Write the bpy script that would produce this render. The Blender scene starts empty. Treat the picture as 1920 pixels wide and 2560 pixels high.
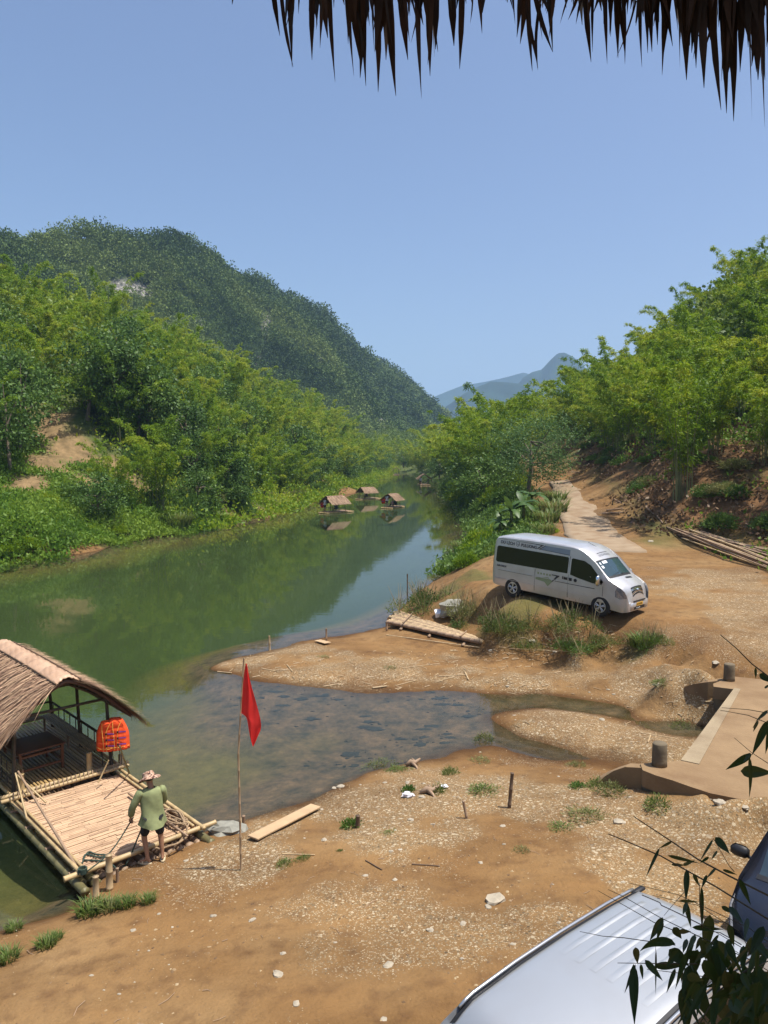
import bpy, bmesh, math, random
import numpy as np
from mathutils import Vector, Matrix, Euler, Quaternion
random.seed(7); RNG = np.random.default_rng(7)
R = math.radians
SC = bpy.context.scene; COL = SC.collection
# ------------------------------------------------------------------ camera
CAMZ = 7.6; PITCH = R(4.46); FPX = 1923.0
cam = bpy.data.cameras.new("camera"); camo = bpy.data.objects.new("camera", cam); COL.objects.link(camo)
cam.sensor_fit = 'VERTICAL'; cam.sensor_height = 24.0; cam.lens = 24.0 * FPX / 2560.0
cam.clip_start = 0.05; cam.clip_end = 20000
camo.location = (0, 0, CAMZ); camo.rotation_euler = (math.pi / 2 - PITCH, 0, 0)
SC.camera = camo
# ------------------------------------------------------------------ light
SUN_EL = R(71); SUN_AZ = R(104)       # azimuth clockwise from +Y
sv = Vector((math.cos(SUN_EL) * math.sin(SUN_AZ), math.cos(SUN_EL) * math.cos(SUN_AZ), math.sin(SUN_EL)))
sl = bpy.data.lights.new("sun", 'SUN'); sl.energy = 4.9; sl.angle = R(0.53); sl.color = (1.0, 0.95, 0.86)
so = bpy.data.objects.new("sun", sl); COL.objects.link(so); so.rotation_euler = sv.to_track_quat('Z', 'Y').to_euler()
so.location = (30, -10, 60)
W = bpy.data.worlds.new("World"); SC.world = W; W.use_nodes = True
wn = W.node_tree; wn.nodes.clear()
sky = wn.nodes.new('ShaderNodeTexSky'); sky.sky_type = 'NISHITA'; sky.sun_disc = False
sky.sun_elevation = SUN_EL; sky.sun_rotation = SUN_AZ; sky.altitude = 200; sky.air_density = 1.0; sky.dust_density = 3.6; sky.ozone_density = 3.2
bgn = wn.nodes.new('ShaderNodeBackground'); bgn.inputs[1].default_value = 0.12
hsv = wn.nodes.new('ShaderNodeHueSaturation'); hsv.inputs['Saturation'].default_value = 1.04; hsv.inputs['Hue'].default_value = 0.506
won = wn.nodes.new('ShaderNodeOutputWorld')
wn.links.new(sky.outputs[0], hsv.inputs['Color']); wn.links.new(hsv.outputs[0], bgn.inputs[0]); wn.links.new(bgn.outputs[0], won.inputs[0])
SC.view_settings.view_transform = 'Standard'; SC.view_settings.look = 'None'
SC.view_settings.exposure = 0.45; SC.view_settings.gamma = 1.0; SC.view_settings.use_curve_mapping = False
SC.render.engine = 'CYCLES'
SC.cycles.max_bounces = 7; SC.cycles.transparent_max_bounces = 8; SC.cycles.volume_bounces = 1
SC.cycles.use_denoising = True; SC.cycles.caustics_reflective = False; SC.cycles.caustics_refractive = False
SC.cycles.sample_clamp_indirect = 6
# ------------------------------------------------------------------ picture -> world helpers (photo pixels, 1920x2560)
CP, SP = math.cos(PITCH), math.sin(PITCH)
def ray(u, v):
    a = (u - 960) / FPX; b = (1280 - v) / FPX
    return np.array([a, CP + b * SP, -SP + b * CP])
def G(u, v, z=0.0):
    d = ray(u, v); t = (z - CAMZ) / d[2]
    return np.array([d[0] * t, d[1] * t, z])
K = 1920 / 1659.0
def D(u, v, z=0.0): return G(u * K, v * K, z)
def at(u, v, y):
    """point on the view ray of photo pixel (u,v) at forward distance y"""
    d = ray(u, v); t = y / d[1]
    return Vector((d[0] * t, y, CAMZ + d[2] * t))
# ------------------------------------------------------------------ noise
def _hash(i, j, s):
    h = (i.astype(np.int64) * 374761393 + j.astype(np.int64) * 668265263 + s * 974711) & 0x7fffffff
    h = ((h ^ (h >> 13)) * 1274126177) & 0x7fffffff
    return ((h ^ (h >> 16)) & 0xffff) / 65535.0
def vnoise(x, y, s=0):
    x = np.asarray(x, float); y = np.asarray(y, float)
    i = np.floor(x); j = np.floor(y); f = x - i; g = y - j
    f = f * f * (3 - 2 * f); g = g * g * (3 - 2 * g)
    a = _hash(i, j, s); b = _hash(i + 1, j, s); c = _hash(i, j + 1, s); d = _hash(i + 1, j + 1, s)
    return (a * (1 - f) + b * f) * (1 - g) + (c * (1 - f) + d * f) * g - 0.5
def fbm(x, y, sc, o=4, s=0):
    r = 0; a = 1.0
    for k in range(o):
        r = r + a * vnoise(np.asarray(x) / sc + 17.3 * k, np.asarray(y) / sc - 9.1 * k, s + k); a *= .5; sc *= .5
    return r
# ------------------------------------------------------------------ terrain heights
cps = []
def dz(pts, z):
    for (u, v) in pts: cps.append(D(u, v, z))
def wz(pts):
    for p in pts: cps.append(np.array(p, float))
NEAR_SHORE = [(0, 2012), (80, 1990), (160, 1962), (185, 1925), (215, 1895), (300, 1855), (370, 1828), (440, 1797), (520, 1772), (600, 1752), (680, 1722), (730, 1697), (800, 1668), (900, 1645), (980, 1627), (1080, 1612), (1200, 1640), (1330, 1652)]
SPIT = [(1330, 1638), (1240, 1622), (1160, 1600), (1100, 1578), (1072, 1548), (1085, 1500), (1000, 1492), (900, 1494), (800, 1495), (700, 1486), (600, 1476), (520, 1466), (457, 1446), (480, 1430), (560, 1410), (640, 1390), (720, 1375), (790, 1363), (840, 1350), (855, 1322), (885, 1298), (925, 1265), (960, 1242)]
dz(NEAR_SHORE, 0.0); dz(SPIT, 0.0)
LEFT_W = [(-36, -10), (-36, 8), (-34, 25), (-30, 40), (-26.5, 52.7), (-24.4, 55), (-22.8, 65), (-18.9, 72.6), (-16.3, 82), (-13.6, 98), (-11.5, 128), (-8.5, 160), (-4.7, 198), (-1, 245), (1.8, 292), (4, 320)]
RIGHT_W = [(6.5, 56), (8.5, 65), (9.5, 80), (10.6, 95), (11, 111), (11.8, 143), (14, 180), (12.5, 225), (10, 260), (8, 292), (6, 318)]
for (x, y) in LEFT_W + RIGHT_W: cps.append(np.array([x, y, 0.0]))
# river bed
wz([(-12, 14, -1.5), (-14, 20, -1.8), (-20, 10, -2), (-20, 30, -2.5), (-12, 26, -1.6), (-15, 40, -2.5), (-8, 36, -1.8), (-4, 45, -2.4), (-18, 50, -2), (-8, 60, -2.6), (0, 70, -2.4), (-6, 85, -2.5), (0, 105, -2.5), (2, 130, -2.4), (3, 160, -2.2), (5, 190, -2), (6, 225, -1.6), (5, 265, -1.4), (5, 295, -.8), (-9, 8, -1.4), (-26, 20, -2), (-26, 40, -2), (2, 56, -1.8), (-30, -5, -2), (-12, -6, -1.5), (-7.4, 8, -.4), (-7, 3, -.2), (-7,-3,-.1)])
dz([(300, 1700), (250, 1850), (400, 1740), (480, 1650)], -.55); dz([(500, 1600), (620, 1620), (450, 1560), (700, 1600)], -.34); dz([(800, 1560), (900, 1600), (640, 1540), (950, 1540), (700, 1680), (600, 1700)], -.2)
dz([(1020, 1530), (1020, 1590), (960, 1600)], -.1); dz([(1120, 1608), (1220, 1630)], -.05)
dz([(400, 1500), (330, 1560)], -.7); dz([(430, 1430), (540, 1390), (640, 1368)], -.35); dz([(80, 1960), (120, 1900)], -.6)
wz([(3, 215, -2), (8, 212, -2), (2.5, 232, -2), (8, 232, -2), (4, 248, -2), (9, 246, -2), (5, 282, -1.8), (3.5, 262, -1.8), (8, 262, -1.8), (-1, 205, -1.8), (11, 200, -1.8), (-3, 175, -2), (10, 165, -2)])
# near bank
dz([(380, 1870)], .14); dz([(300, 1900), (340, 1870), (450, 1830)], .2); dz([(520, 1880), (600, 1830)], .32); dz([(200, 1990), (120, 2020), (20, 2060)], .25); dz([(300, 2050), (100, 2150), (0, 2190)], .55)
dz([(700, 1780), (800, 1720), (900, 1690), (1000, 1670), (1100, 1670)], .22); dz([(560, 1950), (800, 1850), (1000, 1780), (1200, 1720)], .5)
dz([(400, 2150), (700, 2050), (950, 1950), (1200, 1850), (1450, 1790)], .75); dz([(600, 2200), (900, 2150), (1200, 2050), (1400, 1950), (1600, 1880)], .9)
dz([(1350, 1700), (1300, 1690)], .45); dz([(1560, 1760), (1650, 1790)], .85)
wz([(3, 4, 1.1), (8, 4, 1.3), (-4, 5, .7), (0, 0, 1.1), (10, 10, 1.15), (9.5, 13, 1.0), (14, 16, 1.1), (20, 10, 1.4), (15, -8, 1.5), (0, -12, 1.3)])
# gravel island, stream and spit interior
dz([(1180, 1540), (1300, 1560), (1400, 1590), (1200, 1575), (1130, 1560)], .16); dz([(1480, 1600), (1440, 1640)], .14)
dz([(1150, 1502), (1250, 1518), (1350, 1536), (1460, 1560), (1500, 1580)], -.03); dz([(1400, 1668), (1450, 1660)], .08)
dz([(1550, 1600), (1600, 1570)], .05)
dz([(600, 1440), (700, 1425), (800, 1410), (900, 1400), (950, 1420), (700, 1450), (850, 1455), (1000, 1440), (1100, 1440)], .17); dz([(540, 1440), (620, 1465), (740, 1470), (900, 1475)], .08)
dz([(1200, 1460), (1300, 1475), (1400, 1490), (1100, 1470)], .28); dz([(1450, 1450), (1350, 1440)], .55); dz([(860, 1375), (950, 1395), (1040, 1405)], .25)
dz([(1150, 1415), (1220, 1428), (1300, 1432)], .4)
# van mound and road head
dz([(1108, 1290)], 1.9); wz([(5.1, 29.9, 1.9), (7.75, 27.3, 1.68), (6.5, 28.6, 1.8), (7.2, 32, 1.95), (9.8, 29, 1.75), (4.2, 31.5, 1.85), (3.8, 34, 1.75), (4.6, 38, 1.8), (6, 42, 1.9), (8.9, 26.3, 1.55), (8, 48, 2.0)])
dz([(1080, 1320), (1180, 1330), (1250, 1345)], 1.65)
dz([(960, 1310)], 1.0); dz([(1010, 1270), (1040, 1240)], 1.5); dz([(930, 1290), (900, 1315)], .55); dz([(980, 1340), (1040, 1360), (930, 1335)], .6)
dz([(1430, 1385)], 1.35); dz([(1380, 1400)], 1.0); dz([(1200, 1395), (1280, 1405)], .7); dz([(1120, 1385)], .8)
wz([(10, 24, 1.25), (12, 23, 1.25), (14, 26, 1.5), (12, 30, 1.8), (17, 28, 1.8), (20, 24, 1.6), (14, 22, 1.2), (18, 18, 1.2), (9.3, 22.6, .95), (11.5, 21.8, 1.18), (9, 24, .9)])
ROAD = [(11.8, 30, 1.85), (11.8, 36, 2.0), (12, 44, 2.2), (13.7, 53, 2.6), (15.4, 62, 3.0), (17.8, 76, 3.6), (20, 90, 4.2), (23, 112, 5.0), (27, 135, 5.4), (33, 160, 5.4)]
for i, (x, y, z) in enumerate(ROAD):
    if i == 0: continue
    w = 2.3 if y > 50 else 3.2
    wz([(x, y, z), (x - w, y, z), (x + w, y, z)])
wz([(17, 36, 2.1), (20, 42, 2.3), (21, 34, 2.1), (23, 30, 2.1), (17, 48, 2.5), (26, 20, 2.2)])
# right cut bank and hillside
wz([(17.7, 53, 2.85), (19.5, 62, 3.25), (21.6, 76, 3.9), (23.8, 90, 4.5), (20.6, 53.5, 6.2), (22.6, 62.5, 7.2), (24.6, 76.5, 8.2), (26.8, 90.5, 8.8), (20.5, 45, 2.5), (23.4, 40, 2.4), (22.6, 47.5, 5.6), (25.6, 43, 5.6), (27, 35, 2.8), (29.5, 37, 5.6)])
wz([(30, 28, 3.4), (26.6, 112, 6.4), (30, 116, 9.8),
    (24, 56, 8.0), (28, 50, 8.2), (32, 42, 8.2), (27, 70, 10.5), (38, 60, 15), (34, 75, 15.5), (48, 80, 24), (44, 60, 20), (42, 100, 22), (60, 70, 30), (60, 100, 33), (38, 130, 16), (50, 140, 22), (34, 150, 12), (75, 140, 34), (90, 90, 42), (60, 40, 22), (45, 30, 13), (90, 40, 32), (100, 0, 25), (40, 0, 6),
    (40, 190, 14), (25, 170, 8), (60, 200, 20), (20, 210, 5), (24, 250, 8), (16, 280, 5), (40, 280, 12), (100, 220, 30)])
# right river bank
wz([(8.5, 57, 1.8), (11, 66, 2.6), (12.5, 80, 3.2), (14, 95, 3.8), (15, 111, 4.2), (17, 143, 5), (18.5, 180, 5), (16.5, 225, 3.5), (9.8, 60, 2.2)])
# left bank and hillside
for (x, y) in LEFT_W[3:]:
    cps.append(np.array([x - 1.0, y + .8, 1.9 if y < 70 else 1.2]))
wz([(-31, 54, 2.2), (-27, 60, 2.6), (-27, 66, 3.2), (-24, 76, 3.6), (-36, 62, 3.2), (-31, 70, 5.5), (-29, 76, 6.5), (-34, 78, 10), (-31, 82, 11.5), (-40, 76, 9), (-26, 84, 7), (-21, 92, 6),
    (-40, 92, 17), (-48, 92, 20), (-52, 78, 17), (-60, 60, 12), (-44, 60, 5), (-36, 110, 19.5), (-46, 120, 23), (-60, 110, 26), (-26, 108, 10), (-19, 118, 5), (-24, 135, 12), (-36, 140, 20.5), (-31, 165, 19.5), (-27, 195, 19), (-17, 175, 7), (-20, 225, 17), (-10, 215, 5), (-15, 270, 14), (-6, 262, 5), (-5, 310, 8), (-40, 200, 22), (-40, 260, 22),
    (-80, 100, 30), (-80, 160, 34), (-110, 60, 28), (-70, 20, 10), (-50, 10, 4), (-100, -10, 12), (-120, 240, 30), (-30, 320, 12), (3, 345, 4), (-10, 380, 8), (20, 340, 5), (60, 340, 15), (150, 200, 35), (160, 60, 35), (150, 350, 25)])
for a in range(0, 360, 20):
    wz([(420 * math.cos(R(a)), 200 + 420 * math.sin(R(a)), 14), (1500 * math.cos(R(a)), 1500 * math.sin(R(a)), 10), (6500 * math.cos(R(a)), 6500 * math.sin(R(a)), 5)])
dz([(1690, 1733), (1640, 1724)], 1.17)
for (u, v, z) in [(1200, 1245, 1.12), (1250, 1262, 1.15), (1300, 1276, 1.18), (1350, 1290, 1.19), (1500, 1318, 1.2), (1100, 1225, 1.08), (1000, 1255, 1.0), (1250, 1310, 1.14), (1400, 1285, 1.19), (1640, 1325, 1.2), (1800, 1350, 1.2), (1040, 1215, 1.04), (900, 1215, .93), (700, 1205, .78), (500, 1185, .62), (1150, 470, .2), (1000, 432, .62), (915, 362, .85), (1200, 330, 1.1), (1060, 300, 1.1), (1230, 520, -.02), (1050, 800, .25), (1150, 640, .12)]: cps.append(G(1400 + u * .31344, 1600 + v * .31344, z))

_C = np.array(cps); 
_keep = [0]
for _i in range(1, len(_C)):
    if np.min(np.hypot(*(_C[_keep, :2] - _C[_i, :2]).T)) > .12: _keep.append(_i)
_C = _C[_keep]
_dm = np.hypot(_C[:, None, 0] - _C[None, :, 0], _C[:, None, 1] - _C[None, :, 1])
_n = len(_C); _A = np.zeros((_n + 3, _n + 3)); _A[:_n, :_n] = np.sqrt(_dm ** 2 + 0.05); _A[:_n, _n] = 1; _A[:_n, _n + 1:] = _C[:, :2]; _A[_n:, :_n] = _A[:_n, _n:].T
_b = np.zeros(_n + 3); _b[:_n] = _C[:, 2]
_w = np.linalg.solve(_A, _b)
def base_h(x, y):
    x = np.atleast_1d(np.asarray(x, float)).ravel(); y = np.atleast_1d(np.asarray(y, float)).ravel(); out = np.empty(len(x))
    for s in range(0, len(x), 20000):
        X = x[s:s + 20000]; Y = y[s:s + 20000]
        d = np.sqrt((X[:, None] - _C[None, :, 0]) ** 2 + (Y[:, None] - _C[None, :, 1]) ** 2 + .05)
        out[s:s + 20000] = d @ _w[:_n] + _w[_n] + X * _w[_n + 1] + Y * _w[_n + 2]
    return out
def seg_dist(x, y, pts):
    x = np.asarray(x, float); y = np.asarray(y, float); best = np.full(x.shape, 1e9)
    for (a, b) in zip(pts[:-1], pts[1:]):
        dx, dy = b[0] - a[0], b[1] - a[1]; t = np.clip(((x - a[0]) * dx + (y - a[1]) * dy) / (dx * dx + dy * dy), 0, 1)
        best = np.minimum(best, np.hypot(x - a[0] - t * dx, y - a[1] - t * dy))
    return best
def sstep(a, b, t): t = np.clip((t - a) / (b - a), 0, 1); return t * t * (3 - 2 * t)
def hgt(x, y):
    x = np.atleast_1d(np.asarray(x, float)).ravel(); y = np.atleast_1d(np.asarray(y, float)).ravel()
    h = base_h(x, y)
    rd = seg_dist(x, y, ROAD)
    amp = .03 + .5 * sstep(3, 12, rd) * sstep(34, 60, y)
    h = h + amp * fbm(x, y, 5.0, 4, 3) * sstep(.0, .5, np.abs(h)) + .035 * fbm(x, y, .8, 3, 11)
    h = h + .25 * np.clip(h - 1, 0, 3) * sstep(2.5, 5, rd) * sstep(45, 60, y) * fbm(x, y, 2.5, 3, 21)
    # trench for the culvert
    return h
def H1(x, y): return float(hgt([x], [y])[0])
def GT(u, v, tmax=400):
    """where the view ray of photo pixel (u,v) meets the terrain"""
    d = ray(u, v); t = np.geomspace(2, tmax, 900)
    P = d[None, :] * t[:, None]; h = hgt(P[:, 0], P[:, 1]); z = CAMZ + P[:, 2]
    k = np.where(z < h)[0]
    k = k[0] if len(k) else len(t) - 1
    a, b = t[max(k - 1, 0)], t[k]
    for _ in range(12):
        m = .5 * (a + b)
        if CAMZ + d[2] * m < H1(d[0] * m, d[1] * m): b = m
        else: a = m
    return Vector((d[0] * b, d[1] * b, CAMZ + d[2] * b))
def GTd(u, v): return GT(u * K, v * K)
# ------------------------------------------------------------------ object helpers
def tag(o, label=None, cat=None, group=None, kind=None):
    if label: o['label'] = label
    if cat: o['category'] = cat
    if group: o['group'] = group
    if kind: o['kind'] = kind
    return o
def thing(name, label, cat, loc=(0, 0, 0), rot=(0, 0, 0), group=None):
    o = bpy.data.objects.new(name, None); COL.objects.link(o); o.empty_display_size = .3
    o.location = loc; o.rotation_euler = rot
    return tag(o, label, cat, group)
def copy_tree(o, parent=None, loc=None, rot=None, scale=None, label=None, group=None):
    c = o.copy(); COL.objects.link(c)
    if parent is not None: c.parent = parent
    for ch in o.children: copy_tree(ch, c)
    if loc is not None: c.location = loc
    if rot is not None: c.rotation_euler = rot
    if scale is not None: c.scale = scale
    if label: c['label'] = label
    if group: c['group'] = group
    return c
class MB:
    def __init__(s): s.v = []; s.f = []; s.n = 0; s.c = []
    def add(s, v, f, c=None):
        v = [tuple(map(float, p)) for p in v]; s.v += v; s.f += [tuple(i + s.n for i in q) for q in f]; s.n += len(v)
        s.c += [c if c is not None else (.5,)] * len(v)
    def box(s, c, h, rz=0, rot=None, bev=0):
        """centre, half sizes"""
        M = (rot if rot is not None else Matrix.Rotation(rz, 3, 'Z'))
        if bev <= 0:
            P = [M @ Vector((sx * h[0], sy * h[1], sz * h[2])) + Vector(c) for sz in (-1, 1) for (sx, sy) in ((-1, -1), (1, -1), (1, 1), (-1, 1))]
            s.add(P, [(3, 2, 1, 0), (4, 5, 6, 7), (0, 1, 5, 4), (1, 2, 6, 5), (2, 3, 7, 6), (3, 0, 4, 7)]); return
        P = []
        b = min(bev, min(h) * .9)
        for (zz, ins) in ((-h[2], b), (-h[2] + b, 0), (h[2] - b, 0), (h[2], b)):
            X, Y = h[0] - ins, h[1] - ins; bb = b * .6
            for (x, y) in ((-X + bb, -Y), (X - bb, -Y), (X, -Y + bb), (X, Y - bb), (X - bb, Y), (-X + bb, Y), (-X, Y - bb), (-X, -Y + bb)):
                P.append(M @ Vector((x, y, zz)) + Vector(c))
        F = [tuple(range(7, -1, -1)), tuple(range(24, 32))]
        for r in range(3):
            for i in range(8): F.append((r * 8 + i, r * 8 + (i + 1) % 8, r * 8 + 8 + (i + 1) % 8, r * 8 + 8 + i))
        s.add(P, F)
    def tube(s, pts, rad, n=8, cap=True, c=None, hollow=False):
        pts = [Vector(p) for p in pts]; m = len(pts)
        if not hasattr(rad, '__len__'): rad = [rad] * m
        V = []; up = Vector((0, 0, 1)); prev = None
        for i, p in enumerate(pts):
            t = (pts[min(i + 1, m - 1)] - pts[max(i - 1, 0)])
            if t.length < 1e-9: t = Vector((0, 0, 1))
            t.normalize()
            if prev is None:
                a = t.cross(up); 
                if a.length < .05: a = t.cross(Vector((1, 0, 0)))
            else: a = prev - t * prev.dot(t)
            a.normalize(); prev = a; b = t.cross(a)
            for k in range(n):
                q = 2 * math.pi * k / n; V.append(p + (a * math.cos(q) + b * math.sin(q)) * rad[i])
        F = [(i * n + k, i * n + (k + 1) % n, (i + 1) * n + (k + 1) % n, (i + 1) * n + k) for i in range(m - 1) for k in range(n)]
        if cap: F += [tuple(range(n - 1, -1, -1)), tuple(range((m - 1) * n, m * n))]
        s.add(V, F, c)
    def bamboo(s, a, b, r, seg=.35, n=8, bow=0, c=None, taper=.9):
        """bamboo culm with raised nodes from a to b"""
        a = Vector(a); b = Vector(b); L = (b - a).length; k = max(1, int(L / seg)); P = []; Rr = []
        side = (b - a).cross(Vector((0, 0, 1)));
        if side.length > 1e-6: side.normalize()
        for i in range(k + 1):
            t = i / k; w = math.sin(t * math.pi) * bow; rr = r * (1 + (taper - 1) * t)
            base = a.lerp(b, t) + side * w
            dd = (b - a).normalized() * min(.012, r * .4)
            if i > 0: P.append(base - dd); Rr.append(rr)
            P.append(base); Rr.append(rr * 1.14)
            if i < k: P.append(base + dd); Rr.append(rr)
        s.tube(P, Rr, n, True, c)
    def lathe(s, prof, n=24, M=None):
        V = []; M = M or Matrix.Identity(4)
        for (r, z) in prof:
            for k in range(n):
                q = 2 * math.pi * k / n; V.append(M @ Vector((r * math.cos(q), r * math.sin(q), z)))
        F = [(i * n + k, i * n + (k + 1) % n, (i + 1) * n + (k + 1) % n, (i + 1) * n + k) for i in range(len(prof) - 1) for k in range(n)]
        if prof[0][0] > 1e-4: F.append(tuple(range(n - 1, -1, -1)))
        if prof[-1][0] > 1e-4: F.append(tuple(range((len(prof) - 1) * n, len(prof) * n)))
        s.add(V, F)
    def blob(s, c, r, n=10, m=7, jit=0, seed=0, M=None):
        rr = random.Random(seed); V = []; r = (r, r, r) if not hasattr(r, '__len__') else r
        V.append((0, 0, -1))
        for i in range(1, m):
            th = math.pi * i / m
            for k in range(n): V.append((math.sin(th) * math.cos(2 * math.pi * k / n), math.sin(th) * math.sin(2 * math.pi * k / n), -math.cos(th)))
        V.append((0, 0, 1)); out = []
        for p in V:
            j = 1 + jit * (rr.random() * 2 - 1); q = Vector((p[0] * r[0] * j, p[1] * r[1] * j, p[2] * r[2] * j))
            if M: q = M @ q
            out.append(q + Vector(c))
        F = [(0, 1 + (k + 1) % n, 1 + k) for k in range(n)]
        for i in range(m - 2):
            for k in range(n): a = 1 + i * n; F.append((a + k, a + (k + 1) % n, a + n + (k + 1) % n, a + n + k))
        a = 1 + (m - 2) * n; F += [(a + k, a + (k + 1) % n, len(V) - 1) for k in range(n)]
        s.add(out, F)
    def prism(s, poly, z0, z1):
        n = len(poly); s.add([(p[0], p[1], z0) for p in poly] + [(p[0], p[1], z1) for p in poly], [tuple(range(n - 1, -1, -1)), tuple(range(n, 2 * n))] + [(i, (i + 1) % n, n + (i + 1) % n, n + i) for i in range(n)])
    def build(s, name, mat, parent=None, smooth=False, label=None, loc=None, fix=False):
        me = bpy.data.meshes.new(name); me.from_pydata(s.v, [], s.f); me.validate()
        if smooth: me.polygons.foreach_set('use_smooth', [True] * len(me.polygons))
        if mat: me.materials.append(mat)
        if fix:
            bm = bmesh.new(); bm.from_mesh(me); bmesh.ops.recalc_face_normals(bm, faces=bm.faces); bm.to_mesh(me); bm.free()
        o = bpy.data.objects.new(name, me); COL.objects.link(o)
        if parent is not None: o.parent = parent
        if label: o['label'] = label
        if loc is not None: o.location = loc
        return o
def np_mesh(name, V, F, mat, parent=None, tint=None, smooth=False, extra=None):
    """V (n,3), F (m,k) all same size; fast"""
    V = np.asarray(V, np.float32); F = np.asarray(F, np.int32); k = F.shape[1]
    me = bpy.data.meshes.new(name); me.vertices.add(len(V)); me.vertices.foreach_set('co', V.ravel())
    me.loops.add(F.size); me.loops.foreach_set('vertex_index', F.ravel()); me.polygons.add(len(F))
    me.polygons.foreach_set('loop_start', np.arange(0, F.size, k, dtype=np.int32)); me.polygons.foreach_set('loop_total', np.full(len(F), k, np.int32))
    if smooth: me.polygons.foreach_set('use_smooth', np.ones(len(F), bool))
    me.update(calc_edges=True)
    if tint is not None:
        a = me.attributes.new('tint', 'FLOAT', 'POINT'); a.data.foreach_set('value', np.asarray(tint, np.float32))
    for nm, val in (extra or {}).items():
        a = me.attributes.new(nm, 'FLOAT', 'POINT'); a.data.foreach_set('value', np.asarray(val, np.float32))
    if mat: me.materials.append(mat)
    o = bpy.data.objects.new(name, me); COL.objects.link(o)
    if parent is not None: o.parent = parent
    return o
# ------------------------------------------------------------------ materials
MATS = {}
def nodes(name):
    m = bpy.data.materials.new(name); m.use_nodes = True; nt = m.node_tree; b = nt.nodes['Principled BSDF']; MATS[name] = m
    return m, nt, b
def N(nt, t, **kw):
    n = nt.nodes.new(t)
    for k, v in kw.items():
        if k.startswith('i_'):
            key = k[2:]; n.inputs[int(key) if key.isdigit() else key.replace('_', ' ')].default_value = v
        else: setattr(n, k, v)
    return n
def ramp(nt, fac, stops, interp='LINEAR'):
    r = nt.nodes.new('ShaderNodeValToRGB'); r.color_ramp.interpolation = interp; e = r.color_ramp.elements
    while len(e) < len(stops): e.new(.5)
    for i, (p, c) in enumerate(stops): e[i].position = p; e[i].color = (*c, 1) if len(c) == 3 else c
    nt.links.new(fac, r.inputs[0]); return r
def mix(nt, a, b, fac, mode='MIX'):
    m = nt.nodes.new('ShaderNodeMix'); m.data_type = 'RGBA'; m.blend_type = mode
    for s, x in ((6, a), (7, b)):
        if isinstance(x, tuple): m.inputs[s].default_value = (*x, 1)
        else: nt.links.new(x, m.inputs[s])
    if isinstance(fac, (int, float)): m.inputs[0].default_value = fac
    else: nt.links.new(fac, m.inputs[0])
    return m.outputs[2]
def mth(nt, op, a, b=0.0, clamp=False):
    m = nt.nodes.new('ShaderNodeMath'); m.operation = op; m.use_clamp = clamp
    for i, x in enumerate((a, b)):
        if isinstance(x, (int, float)): m.inputs[i].default_value = x
        else: nt.links.new(x, m.inputs[i])
    return m.outputs[0]
def tex(nt, kind, scale, coord, detail=4, **kw):
    t = nt.nodes.new({'noise': 'ShaderNodeTexNoise', 'vor': 'ShaderNodeTexVoronoi', 'wave': 'ShaderNodeTexWave'}[kind]); t.inputs['Scale'].default_value = scale
    if kind == 'noise': t.inputs['Detail'].default_value = detail
    for k, v in kw.items(): setattr(t, k, v)
    nt.links.new(coord, t.inputs['Vector']); return t
def coords(nt, kind='Object', scale=(1, 1, 1)):
    c = nt.nodes.new('ShaderNodeTexCoord'); mp = nt.nodes.new('ShaderNodeMapping'); mp.inputs['Scale'].default_value = scale
    nt.links.new(c.outputs[kind], mp.inputs[0]); return mp.outputs[0]
def bump(nt, b, h, strength=.4, dist=.02):
    n = nt.nodes.new('ShaderNodeBump'); n.inputs['Strength'].default_value = strength; n.inputs['Distance'].default_value = dist
    nt.links.new(h, n.inputs['Height']); nt.links.new(n.outputs[0], b.inputs['Normal']); return n
def simple(name, col, rough=.6, metal=0, var=.25, scale=6, spec=None, coat=0, bmp=0, col2=None, stretch=(1, 1, 1)):
    m, nt, b = nodes(name); c = coords(nt, 'Object', stretch); t = tex(nt, 'noise', scale, c, 5)
    d = col2 or tuple(x * (1 - var) for x in col)
    r = ramp(nt, t.outputs[0], [(.3, d), (.7, col)]); nt.links.new(r.outputs[0], b.inputs['Base Color'])
    b.inputs['Roughness'].default_value = rough; b.inputs['Metallic'].default_value = metal
    if spec is not None: b.inputs['Specular IOR Level'].default_value = spec
    if coat: b.inputs['Coat Weight'].default_value = coat; b.inputs['Coat Roughness'].default_value = .08
    if bmp: bump(nt, b, t.outputs[0], bmp, .01)
    return m
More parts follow.
